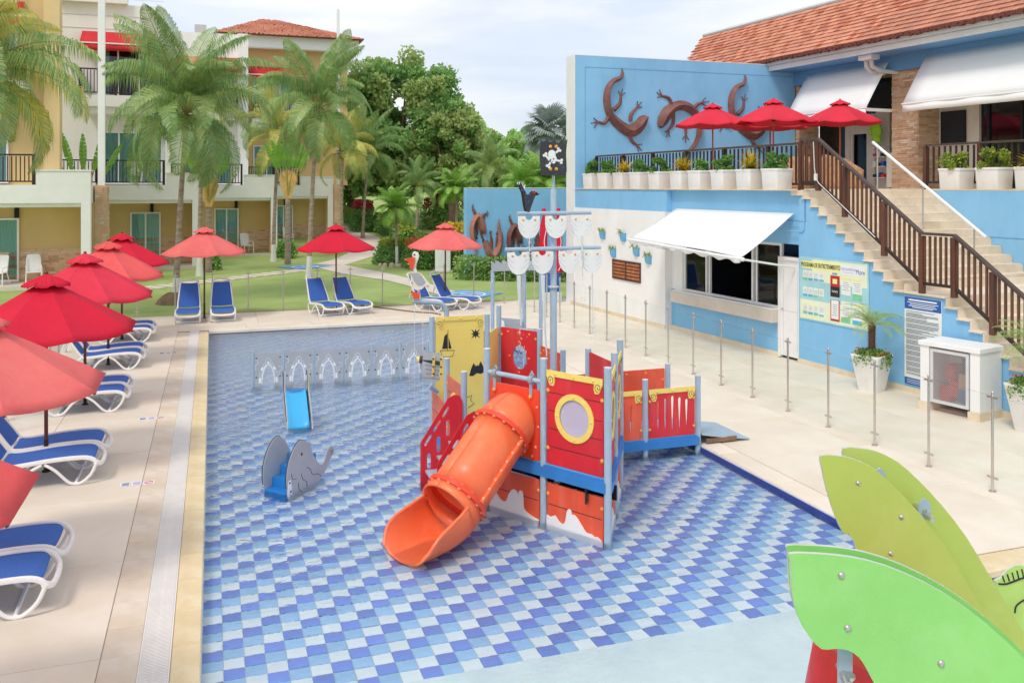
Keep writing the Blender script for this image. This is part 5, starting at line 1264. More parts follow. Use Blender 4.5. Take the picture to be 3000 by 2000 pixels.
# fruit body and straps
fc = VW*4.05+RT*1.808
q = MB(); q.lathe([(.0, zf(4)), (.30, zf(4)), (.42, .3), (.46, .7), (.47, 1.0), (.44, 1.3), (.40, 1.52), (.36, 1.60), (.0, 1.62)], (fc.x, fc.y, 0), 36); q.build('fruit_body', m_fruit, ft)
c = (1.364, 1.735); p = VW*3.60+RT*c[0]
q = MB(); q.bar(p+Z3*(c[1]-.16), p+Z3*(c[1]+.2), .06, .008, -VW); q.build('steel_strap', m_post, ft, smooth=False)
q = MB(); q.cyl(p+Z3*(c[1]-.03)-VW*.09-RT*.02, p+Z3*(c[1]-.03)+VW*.06, .016, n=10); q.lathe([(.0, 0), (.03, 0), (.03, .012), (0, .012)], (p+Z3*(c[1]-.03)-VW*.03), 12); q.build('strap_bolt', m_steel, ft)
# lime frog panel further right
fg = thing('frog_panel', 'pale lime panel with black line drawing at the right picture edge', 'playground', (5.3, 4.5, zf(4.5)))
d2 = 6.0
FG = [(3.291, 1.017), (3.333, 1.036), (3.368, 1.082), (3.415, 1.113), (3.462, 1.12), (3.52, 1.106), (3.683, 1.031), (3.753, 0.868), (3.73, 0.658), (3.497, 0.635), (3.427, 0.728), (3.345, 0.868), (3.305, 0.961)]
o, O, U = leafplate(fg, smoothpts(FG, 2, True), d2, 0, 'frog_plate', M('frog_lime', '#b9d873', .45, .05, 3))
def ln(pts, r=.006): q = MB(); q.tube([O+U*a+Z3*b-VW*.021 for a, b in smoothpts(pts, 3)], r, 5); q.build('engraved_line', m_ink, fg)
ln([(3.31, 0.996), (3.357, 0.994), (3.415, 1.012), (3.462, 1.031), (3.52, 1.043)]); ln([(3.422, 0.798), (3.431, 0.845), (3.473, 0.879), (3.52, 0.903)])
for pts in [[(3.352, 1.008), (3.343, 1.031), (3.338, 1.05)], [(3.385, 1.015), (3.375, 1.043), (3.371, 1.061)], [(3.417, 1.022), (3.408, 1.054), (3.403, 1.073)], [(3.45, 1.029), (3.441, 1.066), (3.436, 1.085)], [(3.483, 1.036), (3.473, 1.078), (3.469, 1.096)]]: ln(pts, .005)
q = MB(); q.cyl(O+RT*3.543+Z3*zf(5), O+RT*3.543+Z3*.9, .04, n=12); q.build('frog_post', m_post, fg)
# ================================================================ umbrellas
def umbrella(label, x, y, z, mat, rz, seed, polemat=None, R0=1.2, top=2.58, rim=1.83, group='red market umbrellas by the pool'):
    rg = random.Random(seed)
    t = thing('market_umbrella', label, 'umbrella', (x, y, z), rz, group)
    q = MB(); q.cyl((0, 0, .0), (0, 0, top-.04), .024, n=12); q.build('pole', polemat or m_pole, t, world=False)
    q = MB(); q.cyl((0, 0, .0), (0, 0, .42), .028, n=12); q.cyl((0, 0, 0), (0, 0, .02), .05, n=12); q.build('pole_foot', m_poled, t, world=False)
    n = 8; mseg = 7; kr = 9
    def cz(f): return top-.10-(top-.10-rim)*(f**1.04)
    def pt(a, f, sagk=1.0):
        # a in segments (0..8), f radial 0..1: panels hang straight between ribs and sag towards the hem
        i = int(math.floor(a)) % n; u = a-math.floor(a)
        a0, a1 = 2*PI*i/n, 2*PI*(i+1)/n; r = R0*f
        p0, p1 = Vector((r*math.cos(a0), r*math.sin(a0), cz(f))), Vector((r*math.cos(a1), r*math.sin(a1), cz(f)))
        p = p0.lerp(p1, u)
        s = math.sin(PI*u)
        p.z -= .055*s*f*f*sagk
        p *= 1.0
        p.z += .006*mnoise.noise(Vector((p.x*7+seed, p.y*7, 0)))*f
        k = 1-.03*s*f
        return (p.x*k, p.y*k, p.z)
    q = MB()
    vs = []; fs = []
    cols = n*mseg
    for r in range(kr+1):
        f = .10+.90*r/kr
        for c in range(cols): vs.append(pt(c/mseg, f))
    for r in range(kr):
        for c in range(cols):
            a, b = r*cols+c, r*cols+(c+1) % cols; fs.append((a, b, b+cols, a+cols))
    q.add(vs, fs); q.build('canopy', mat, t, world=False, ang=9, solid=.004)
    # vent cap over the opening, a little crumpled
    q = MB(); vs = []; fs = []
    for r in range(5):
        f = r/4
        for c in range(cols):
            a = c/mseg; i = int(a) % n; u = a-int(a); rr = .30*max(f, .03)
            a0, a1 = 2*PI*i/n, 2*PI*(i+1)/n
            p = Vector((rr*math.cos(a0), rr*math.sin(a0), 0)).lerp(Vector((rr*math.cos(a1), rr*math.sin(a1), 0)), u)
            w = rg.uniform(-.01, .01) if r else 0
            vs.append((p.x, p.y, top-.015-.135*f+w*f-.03*math.sin(PI*u)*f*f+.012*math.sin(7*a*PI+seed)*f))
    for r in range(4):
        for c in range(cols):
            a, b = r*cols+c, r*cols+(c+1) % cols; fs.append((a, b, b+cols, a+cols))
    q.add(vs, fs); q.build('vent_cap', mat, t, world=False, ang=12, solid=.004)
    for i in range(n):
        a = 2*PI*i/n
        q = MB(); q.bar((.03*math.cos(a), .03*math.sin(a), top-.14), (R0*.99*math.cos(a), R0*.99*math.sin(a), rim-.012), .018, .022); rb = q.build('rib', polemat or m_pole, t, world=False, smooth=False)
        q = MB(); q.bar((.03*math.cos(a), .03*math.sin(a), top-.62), (R0*.55*math.cos(a), R0*.55*math.sin(a), cz(.55)-.03), .014, .016); q.build('strut', polemat or m_pole, rb, world=False, smooth=False)
    q = MB(); q.cyl((0, 0, top-.66), (0, 0, top-.58), .045, n=10); q.build('hub', m_poled, t, world=False)
    q = MB(); q.dome((0, 0, top-.01), .028, (0, 0, 1), 8, 3, True); q.build('finial', polemat or m_pole, t, world=False)
    return t
UY = [(5.95, 'salmon umbrella at the lower left picture corner', 2, -2.12), (9.17, 'faded salmon umbrella cut by the left picture edge, second of the row', 3, -2.06), (12.74, 'deep crimson umbrella, third of the left row', 0, -2.04),
      (16.42, 'wide rose red umbrella in the middle of the left row', 1, -2.04), (19.93, 'salmon umbrella half hidden behind the wide rose red one', 2, -2.04), (23.17, 'deep crimson umbrella at the far end of the left row', 0, -2.07)]
for k, (y, lb, mi, x) in enumerate(UY): umbrella(lb, x, y, 0, m_uc[mi], .39+.02*k, 10+k, R0=1.15)
umbrella('salmon umbrella on the far deck nearest the palm with the whitewashed trunk', -.21, 26.07, 0, m_uc[3], .3, 21)
umbrella('bright crimson umbrella in the middle of the far deck', 3.48, 26.38, 0, m_uc[0], .1, 22)
umbrella('salmon umbrella on the far deck nearest the gecko wall', 6.80, 26.3, 0, m_uc[3], .35, 23)
for (x, y, s), lb in zip(((14.12, 22.86, 31), (14.99, 21.09, 32), (16.34, 23.16, 33), (16.97, 20.73, 34)),
        ('red terrace umbrella in front of the arched gecko', 'red terrace umbrella standing nearest the planters', 'red terrace umbrella mostly hidden behind another one', 'red terrace umbrella in front of the shop door')):
    umbrella(lb, x, y, 3.62, m_uc[4], .2*s, s, polemat=m_polew, top=2.56, rim=1.88, R0=1.2, group='red umbrellas on the terrace')

# ================================================================ loungers
def make_lounger():
    t = thing('sun_lounger', 'x', 'sun lounger', (0, 0, 0), 0, 'white loungers with blue sling')
    W = .31
    def seatz(x): return .335-.02*math.cos((x-.05)*3.0)+(-.10*max(0, (x-.42)/.12)**2 if x > .42 else 0)
    seat = [(-.52, .30), (-.4, .29), (-.2, .305), (0, .325), (.2, .335), (.36, .335), (.46, .325), (.53, .295), (.565, .25)]
    bk = [(-.50, .30), (-.56, .37), (-.66, .52), (-.78, .70), (-.90, .88), (-.955, .955), (-1.0, .985)]
    def sling(pts, w, nm, ends):
        q = MB(); p = smoothpts(pts, 4); n = len(p); m_ = 8
        def fn(u, v):
            x, z = p[min(n-1, int(round(v*(n-1))))]
            ww = w*(1-(max(0, (v-ends)/(1-ends)))**3*.28)
            return (x, -ww+2*ww*u, z-.012*math.sin(PI*u)+.002)
        q.grid(fn, m_, n-1); return q.build(nm, m_sling, t, world=False, solid=.006)
    sling(seat[:-1], W-.022, 'seat_sling', .8); sling([(-.535, .335)]+bk[1:-1], W-.035, 'back_sling', .7)
    for sg in (-1, 1):
        q = MB(); q.tube([(x, sg*W, z) for x, z in smoothpts(seat, 3)], .021, 8, True, 1.35); q.build('side_rail', m_whitep, t, world=False)
        q = MB(); q.tube([(x, sg*(W-.02)*(1-.18*max(0, (i-3)/6)), z) for i, (x, z) in enumerate(smoothpts(bk, 2))], .02, 8); q.build('back_rail', m_whitep, t, world=False)
        # curved leg hoops
        q = MB(); q.tube(smoothpts([(.56, sg*W, .25), (.50, sg*W, .12), (.40, sg*W, .03), (.32, sg*W, .018), (.24, sg*W, .05), (.1, sg*W, .2), (-.02, sg*W, .285)], 4), .019, 8); q.build('front_leg', m_whitep, t, world=False)
        q = MB(); q.tube(smoothpts([(-.05, sg*W, .285), (-.2, sg*W, .2), (-.33, sg*W, .05), (-.42, sg*W, .018), (-.5, sg*W, .03), (-.58, sg*W, .12), (-.6, sg*W, .22), (-.52, sg*W, .29)], 4), .019, 8); q.build('rear_leg', m_whitep, t, world=False)
    q = MB(); q.tube(smoothpts([(.545, -W, .27), (.60, -W*.75, .225), (.615, 0, .21), (.60, W*.75, .225), (.545, W, .27)], 4), .026, 8, True, 1.2); q.build('foot_bar', m_whitep, t, world=False)
    q = MB(); q.tube(smoothpts([(-1.0, -W*.78, .98), (-1.03, -W*.5, 1.03), (-1.04, 0, 1.045), (-1.03, W*.5, 1.03), (-1.0, W*.78, .98)], 4), .026, 8); q.build('head_bar', m_whitep, t, world=False)
    q = MB(); q.tube([(.33, -W, .035), (.33, W, .035)], .018, 6); q.build('front_stretcher', m_whitep, t, world=False)
    q = MB(); q.tube([(-.42, -W, .035), (-.42, W, .035)], .018, 6); q.build('rear_stretcher', m_whitep, t, world=False)
    for sg in (-1, 1):
        q = MB(); q.bar((-.80, sg*.18, .70), (-.95, sg*.18, .30), .03, .02); q.build('back_stay', m_whitep, t, world=False)
    return t
lg = make_lounger(); first = True
names = {9.17: 'second', 12.74: 'third', 16.42: 'fourth', 19.93: 'fifth', 23.17: 'sixth'}
for y, nm in names.items():
    for dy, sd in ((-.36, 'near'), (.36, 'far')):
        lb = 'blue lounger facing the pool, %s side of the %s umbrella of the left row' % (sd, nm)
        o = lg if first else dup(lg); first = False
        o.location = (-1.93, y+dy-.03, 0); o.rotation_euler = (0, 0, R.uniform(-.03, .03)); o['label'] = lb
for x, y, rz, lb in ((-.62, 25.55, -1.58, 'blue lounger left of the salmon umbrella on the far deck'), (.27, 25.6, -1.55, 'blue lounger right of the salmon umbrella on the far deck'),
                     (3.12, 25.75, -1.30, 'blue lounger left of the bright crimson umbrella pole'), (3.92, 25.82, -1.25, 'blue lounger right of the bright crimson umbrella pole'),
                     (6.35, 25.65, -1.0, 'blue lounger behind the pelican on the far deck'), (7.12, 25.75, -.9, 'blue lounger on the far deck nearest the gecko wall')):
    dup(lg, (x, y, 0), rz, lb)
# hose across the far deck
q = MB(); q.tube([(x, y, .02) for x, y in smoothpts([(4.3, 27.2), (4.7, 26.7), (5.0, 26.2), (5.6, 25.3), (6.05, 24.85), (6.2, 24.5)], 6)], .018, 6)
tag(q.build('garden_hose', m_hose), 'brown garden hose lying across the far deck', 'hose')

# ================================================================ white square planters on the terrace edge
def leafcards(mb, pos, rng, size, up=.4, asp=.45):
    d = Vector((rng.gauss(0, 1), rng.gauss(0, 1), rng.gauss(up, 1))).normalized(); s = size*rng.uniform(.6, 1.3)
    u, w = frame_for(d); a = rng.uniform(0, 2*PI); sd = (u*math.cos(a)+w*math.sin(a))*s*asp; p = Vector(pos)
    mb.add([p, p+d*s*.5+sd, p+d*s, p+d*s*.5-sd], [(0, 1, 2, 3)])
def shrub_mesh(seed, r, h, n, size, mats, squash=1.0, cl=18):
    rg = random.Random(seed); q = MB()
    cs = []
    for k in range(cl):
        a = rg.uniform(0, 2*PI); f = rg.random()**.5; zz = rg.random()
        cs.append((Vector((r*f*math.cos(a)*(1-.45*zz*zz), r*f*math.sin(a)*(1-.45*zz*zz), h*zz)), rg.uniform(.22, .42)*r))
    for k in range(n):
        c, rr = rg.choice(cs); v = Vector((rg.gauss(0, 1), rg.gauss(0, 1), rg.gauss(0, 1))).normalized()*rr*rg.uniform(.55, 1)
        q.m(rg.choice(range(len(mats)))); p = c+v
        if p.z < 0: p.z = rg.uniform(0, .06)
        leafcards(q, p, rg, size)
    return q.mesh('foliage', mats, smooth=False)
def spike_mesh(seed, n, L_, mats, w=.016):
    rg = random.Random(seed); q = MB()
    for k in range(n):
        a = rg.uniform(0, 2*PI); el = rg.uniform(.15, 1.45); l_ = L_*rg.uniform(.6, 1.1); q.m(rg.choice(range(len(mats))))
        d = Vector((math.cos(a)*math.cos(el), math.sin(a)*math.cos(el), math.sin(el))); sd = Vector((-math.sin(a), math.cos(a), 0))
        dr = rg.uniform(.1, .5)*l_; b = Vector((rg.gauss(0, .04), rg.gauss(0, .04), .02+rg.uniform(0, .1)))
        p = [b+d*l_*f-Z3*dr*f*f for f in (0, .33, .66, 1)]; ws = (w, w*1.2, w*.9, .002)
        vs = []
        for pp_, ww in zip(p, ws): vs += [pp_-sd*ww, pp_+sd*ww]
        q.add(vs, [(0, 1, 3, 2), (2, 3, 5, 4), (4, 5, 7, 6)])
    return q.mesh('foliage', mats, smooth=False)
gr = [shrub_mesh(40+k, .25, .38, 1500, .055, [m_shrub, m_leaf, m_shrub]) for k in range(3)]
gy = [shrub_mesh(50+k, .30, .36, 1900, .055, [m_shrub, m_shruby, m_shruby]) for k in range(2)]
gs = shrub_mesh(47, .2, .26, 900, .05, [m_shrub, m_leaf3])
sk = [spike_mesh(60+k, 150, .46, [m_spike, m_spike, m_shruby]) for k in range(2)]
def pot_mesh(w, h):
    q = MB(); a = w/2; b = a*.93
    def ringv(s, z, r=.05): return [(x, y, z) for x, y in rrect(-s, -s, s, s, r, 3)]
    rings = [ringv(b*.96, 0), ringv(b, .015), ringv(a, h-.05), ringv(a+.012, h-.045), ringv(a+.014, h-.008), ringv(a+.004, h), ringv(a-.03, h), ringv(a-.035, h-.06)]
    n = len(rings[0]); vs = [v for r in rings for v in r]; fs = []
    for i in range(len(rings)-1):
        for j in range(n): c, d = i*n+j, i*n+(j+1) % n; fs.append((c, d, d+n, c+n))
    fs.append(tuple(range(n-1, -1, -1))); q.add(vs, fs); return q.mesh('pot', m_pot, ang=40)
potm = pot_mesh(.5, .46); soilm = MB(); soilm.box((0, 0, .41), (.42, .42, .02)); soilm = soilm.mesh('soil', m_soil, smooth=False)
kinds = [('green', gr[0]), ('green', gr[1]), ('spike', sk[0]), ('green', gr[2]), ('green', gr[0]), ('spike', sk[1]), ('small', gs), ('green', gr[1]), ('spike', sk[0]), ('green', gr[2])]
ss_ = [1.25, 2.17, 3.07, 3.98, 4.95, 5.98, 6.78, 7.72, 8.68, 9.58]
ordn = ['first', 'second', 'third', 'fourth', 'fifth', 'sixth', 'seventh', 'eighth', 'ninth', 'tenth']
desc = {'green': 'a leafy green shrub', 'spike': 'a yellow spiky plant', 'small': 'a small low green shrub'}
for k, ((kd, me), s) in enumerate(zip(kinds, ss_)):
    t = thing('terrace_planter', 'white planter with %s, %s from the gecko wall' % (desc[kd], ordn[k]), 'planter', tuple(BW(s, .22, 3.621)), E1A+R.uniform(-.05, .05), 'white planters along the terrace edge')
    link('pot', potm, t); link('soil', soilm, t); link('foliage', me, t, (0, 0, .42), (0, 0, R.uniform(0, 6)), (1.0, 1.0, R.uniform(.95, 1.12)))
for k, (s, me, d_) in enumerate(((11.02, gy[0], 'a bushy yellow green shrub right of the stair'), (11.95, gy[1], 'a bushy yellow green shrub, second right of the stair'), (12.85, sk[0], 'a yellow spiky plant at the right picture edge'))):
    t = thing('terrace_planter', 'white planter with '+d_, 'planter', tuple(BW(s, 4.0, 3.621)), E1A, 'white planters along the terrace edge')
    link('pot', potm, t, scl=(1.08, 1.08, 1.02)); link('soil', soilm, t); link('foliage', me, t, (0, 0, .43), (0, 0, k*1.3))
# wicker seats behind the railing
m_wick = M('wicker', '#c79a72', .8, .15, 14, .5, 60, hue2='#a97c58')
def wicker(label, s, n, rz):
    t = thing('wicker_chair', label, 'chair', tuple(BW(s, n, 3.62)), rz, 'wicker chairs on the terrace')
    q = MB(); q.grid(lambda u, v: ((.42+.03*v)*math.cos(PI*.15+PI*1.7*u)*-1, (.42+.03*v)*math.sin(PI*.15+PI*1.7*u), .02+(.42+.38*math.sin(PI*u)**1.2)*v), 24, 6); q.build('shell', m_wick, t, world=False, solid=.03)
    q = MB(); q.lathe([(0, .1), (.36, .1), (.38, .32), (0, .34)], n=20); q.build('seat_base', m_wick, t, world=False)
    q = MB(); q.lathe([(0, .34), (.34, .34), (.36, .39), (.33, .44), (0, .45)], n=20); q.build('cushion', m_white, t, world=False)
wicker('wicker tub chair with white cushion nearest the stair railing', 9.3, 2.4, 2.6); wicker('wicker tub chair with white cushion behind the corner railing', 8.1, 1.9, .4); wicker('wicker tub chair in front of the shop door', 7.9, 3.5, 3.6)

# ================================================================ blue wall pots
for k, (s, z, lb) in enumerate(((2.43, 2.28, 'upper left'), (3.6, 2.28, 'upper right'), (3.05, 1.8, 'middle'), (4.3, 1.92, 'under the awning edge'), (4.9, 1.75, 'nearest the kiosk'))):
    t = thing('wall_pot', 'blue half round wall pot with trailing cactus, %s of the group' % lb, 'plant pot', tuple(BW(s, -.1, z)), E1A, 'blue pots on the white wall')
    q = MB(); n = 12; vs = []; rings = [(.02, -.14), (.09, -.12), (.125, -.04), (.135, .09), (.14, .10), (.125, .10), (.12, .04)]
    for r, zz in rings:
        for j in range(n+1): a = -PI*j/n; vs.append((r*math.cos(a), r*math.sin(a)*.9, zz))
    q.add(vs, [(i*(n+1)+j, i*(n+1)+j+1, (i+1)*(n+1)+j+1, (i+1)*(n+1)+j) for i in range(len(rings)-1) for j in range(n)]); q.box((0, -.005, -.02), (.26, .01, .23)); q.build('pot', m_potb, t, world=False)
    q = MB(); rg = random.Random(70+k)
    for j in range(16):
        a = rg.uniform(-PI, 0); l_ = rg.uniform(.08, .2); x, y = .08*math.cos(a), .07*math.sin(a)-.02
        q.tube([(x, y, .05), (x*1.6, y*1.5, .12+rg.uniform(0, .08)), (x*1.6+rg.gauss(0, .08), y*1.9, .12+rg.uniform(-.14, .1))], [.012, .011, .004], 5)
    q.build('cactus_stems', m_leaf2, t, world=False)

# ================================================================ notice boards
RW = Matrix((E1, Z3, -NN)).transposed()       # text axes on the pool wall: x along the wall, y up, z out
po = thing('entertainment_board', 'large poster headed PROGRAMA DE ENTRETENIMIENTO beside the kiosk door', 'poster', tuple(BW(11.45, 0, .94)))
def wp(name, mat, par, s0, s1, z0, z1, d, t=.002): 
    q = MB(); c = BW((s0+s1)/2, .012-d, (z0+z1)/2); q.box(c, (s1-s0, t, z1-z0), E1A); return q.build(name, mat, par, smooth=False)
wp('board', m_ppr[1], po, 10.53, 12.40, .94, 2.24, .004, .012)
wp('cream_field', m_ppr[0], po, 10.56, 12.37, .97, 1.42, .012); wp('cream_field', m_ppr[0], po, 10.9, 12.37, 1.75, 2.2, .0122)
wp('sea_band', m_ppr[1], po, 10.54, 12.0, 1.36, 1.52, .0135)
wp('title_strip', m_ppr[2], po, 10.6, 11.67, 2.0, 2.16, .0145); wp('logo_strip', m_ppr[3], po, 11.70, 12.32, 1.96, 2.16, .0145)
text('title_text', 'PROGRAMA DE ENTRETENIMIENTO', .125, m_text, po, BW(11.135, -.005, 2.075), RW, sx=.545, bold=.002)
text('logo_text', 'DECAMERON', .075, m_lav, po, BW(11.90, -.005, 2.07), RW, sx=.8); text('logo_script', 'More', .14, m_ink2, po, BW(12.2, -.005, 2.04), RW, sx=.75)
wp('logo_rule', m_lav, po, 11.74, 12.05, 2.005, 2.012, .0165); wp('day_tag', m_pathb, po, 11.47, 11.6, 1.94, 1.975, .0165)
rg = random.Random(5)
def card(s0, s1, z0, z1, kindc):
    o = wp('card', m_ppr[{'w': 3, 'r': 6, 'c': 5, 'b': 4}.get(kindc, 3)], po, s0, s1, z0, z1, .017)
    h = z1-z0; w = s1-s0
    if kindc == 'w':
        wp('card_art', m_ppr[rg.choice((4, 4, 8, 1))], po, s0+.004, s1-.004, z0+.004, z0+h*rg.uniform(.14, .3), .0185)
        wp('card_head', m_ppr[rg.choice((2, 0, 3))], po, s0+.01, s1-.01, z1-h*.16, z1-.01, .0185)
        for k in range(5): ww = w*rg.uniform(.25, .4); wp('card_line', m_ppr[7], po, (s0+s1)/2-ww, (s0+s1)/2+ww, z1-h*(.25+.09*k)-.006*h, z1-h*(.25+.09*k)+.012*h, .0185)
    elif kindc == 'r':
        wp('card_art', m_ppr[5], po, s0, s1, z0+h*.48, z1, .0185); wp('card_figure', m_ppr[2], po, s0+w*.25, s1-w*.25, z0+h*.62, z0+h*.85, .0195)
        text('card_text', 'Luxury', .075, m_ppr[3], po, BW((s0+s1)/2, -.010, z0+h*.27), RW, sx=.75)
    elif kindc == 'c':
        wp('card_art', m_ppr[3], po, s0+w*.1, s1-w*.1, z0+h*.1, z1-h*.02, .0185)
        for k in range(6): ww = w*rg.uniform(.2, .32); wp('card_line', m_ppr[7], po, (s0+s1)/2-ww, (s0+s1)/2+ww, z1-h*(.22+.1*k)-.005, z1-h*(.22+.1*k)+.004, .0195)
    return o
for r_ in range(3):
    for c in range(4): card(10.64+.155*c, 10.775+.155*c, 1.76-.34*r_-.02*(r_ == 2), 2.0-.34*r_-.04, 'w')
for c in range(3):
    card(11.42+.29*c, 11.665+.29*c, 1.5, 1.92, 'r' if c == 0 else 'w'); card(11.42+.29*c, 11.665+.29*c, 1.02, 1.44, 'c' if c == 0 else 'w')
ru = thing('rules_board', 'tall white rules board with blue header and footer under the stair', 'sign', tuple(BW(13.64, 0, .14)))
wp('board', m_ppr[3], ru, 13.24, 14.03, .14, 1.72, .004, .012); wp('header', m_navy, ru, 13.245, 14.025, 1.5, 1.715, .0125); wp('footer', m_navy, ru, 13.245, 14.025, .145, .27, .0125)
for k, (z, w_) in enumerate(((1.665, .30), (1.62, .33), (1.59, .27), (1.56, .30), (1.535, .22))):
    wp('header_line', m_white, ru, 13.635-w_, 13.635+w_, z-(.014 if k == 0 else .006), z+(.014 if k == 0 else .006), .0145)
for k in range(3): wp('footer_line', m_white, ru, 13.3, 13.95-.1*k, .235-.03*k, .242-.03*k, .0145)
z = 1.46; k = 0
while z > .32:
    wp('text_line', m_ppr[7], ru, 13.28, 13.28+rg.choice((.5, .6, .7, .68, .35, .45)), z-.0045, z+.0045, .0135); z -= .021 if k % 4 else .034; k += 1

# ================================================================ white cabinet with mesh door under the stair
AX, AY = Vector((11.17, 11.67, 0)), Vector((11.35, 10.86, 0)); U = (AY-AX).normalized(); V = Vector((-U.y, U.x, 0)); wA = 1.02
ac = thing('equipment_cabinet', 'white cabinet with diagonal mesh door under the stair', 'cabinet', tuple(AX+U*.5+V*.3))
ang_ = math.atan2(U.y, U.x)
def ab(name, mat, u0, u1, v0, v1, z0, z1, par=ac, **k):
    q = MB(); c = AX+U*(u0+u1)/2+V*(v0+v1)/2; q.box((c.x, c.y, (z0+z1)/2), (u1-u0, v1-v0, z1-z0), ang_); return q.build(name, mat, par, smooth=False, **k)
ab('pier', m_white, 0, .16, 0, .62, .13, 1.06, bevel=.008); ab('pier', m_white, .86, 1.02, 0, .62, .13, 1.06, bevel=.008); ab('top_slab', m_white, -.02, 1.04, -.03, .64, 1.061, 1.14, bevel=.01)
ab('pier_foot', m_stair, -.02, .18, -.03, .63, 0, .13); ab('pier_foot', m_stair, .84, 1.04, -.03, .63, 0, .13); ab('back_wall', m_white, .16, .86, .56, .6, .1, 1.06)
dr = ab('door_frame', m_fascia, .18, .23, .0, .04, .15, 1.03); ab('frame_side', m_fascia, .79, .84, .0, .04, .15, 1.03, dr); ab('frame_bar', m_fascia, .23, .79, .0, .04, .98, 1.03, dr); ab('frame_bar', m_fascia, .23, .79, .0, .04, .15, .2, dr)
q = MB()
for k in range(46):
    a = -.75+.03*k; pts = [(.23+max(0, a), .2+max(0, -a)), (min(.79, .23+.78-max(0, -a)*1+min(0, 0)), 0)]
    x0, z0 = (.23+a, .2) if a >= 0 else (.23, .2-a)
    L_ = min(.79-x0, .98-z0)
    if L_ > .02: q.bar(AX+U*x0+V*.02+Z3*z0, AX+U*(x0+L_)+V*.02+Z3*(z0+L_), .006, .012, -V)
    x0, z0 = (.79-a, .2) if a >= 0 else (.79, .2-a)
kind(q.build('mesh_bars', m_mesh, dr, smooth=False), 'stuff')
for k, (u, z, mt) in enumerate(((.3, .25, m_red), (.45, .35, m_red), (.62, .5, m_stone2), (.4, .62, m_uc[0]), (.6, .28, m_ink2), (.68, .75, m_dark))): ab('stored_box', mt, u-.07, u+.09, .2, .45, z-.1, z+.15)
# ================================================================ potted date palms
def frond_mesh(seed, L_, n, leaf, droop, mats, w=.012, curl=.35, up=.9, vee=.6, rach=.012, hang=None):
    """one feather frond along +X; leaflets on both sides of a drooping rachis"""
    rg = random.Random(seed); q = MB(); pts = []
    x = z = 0.0; el = up
    st = L_/24
    for k in range(25):
        pts.append(Vector((x, 0, z))); el2 = up-droop*(k/24)**1.25
        x += st*math.cos(el2); z += st*math.sin(el2)
    q.m(len(mats)-1); q.tube(pts[::3], [rach*(1-.85*i/8) for i in range(len(pts[::3]))], 5)
    for k in range(n):
        f = .14+.85*k/n; i = min(23, int(f*24)); fr = f*24-i; p = pts[i].lerp(pts[i+1], fr); tg = (pts[i+1]-pts[i]).normalized()
        l_ = leaf*math.sin(PI*min(1, .12+f*.9))**.6*rg.uniform(.85, 1.1)
        for sg in (-1, 1):
            up_ = Vector((-tg.z, 0, tg.x))
            d = (tg*(curl+.35*f)+Vector((0, sg, 0))*1.0+up_*rg.uniform(vee*.2, vee)*(1-f*.6)).normalized(); d2 = (d-Z3*rg.uniform(.5, 1.1)).normalized() if hang is None else (d*.35-Z3*hang*rg.uniform(.7, 1.2)).normalized()
            sd = tg*w*.5*rg.uniform(.8, 1.2); m_ = p+d*l_*.5; e = m_+d2*l_*.55
            q.m(rg.choice(range(len(mats)-1)) if len(mats) > 2 else 0)
            q.add([p-sd*.6, p+sd*.6, m_+sd, m_-sd, e], [(0, 1, 2, 3), (3, 2, 4)])
    return q.mesh('frond', mats, smooth=False)
datef = [frond_mesh(80+k, .85, 34, .19, 1.6, [m_palm, m_leaf3, m_rach], .010, .7, .85, .9, .008) for k in range(3)]
tpm = None
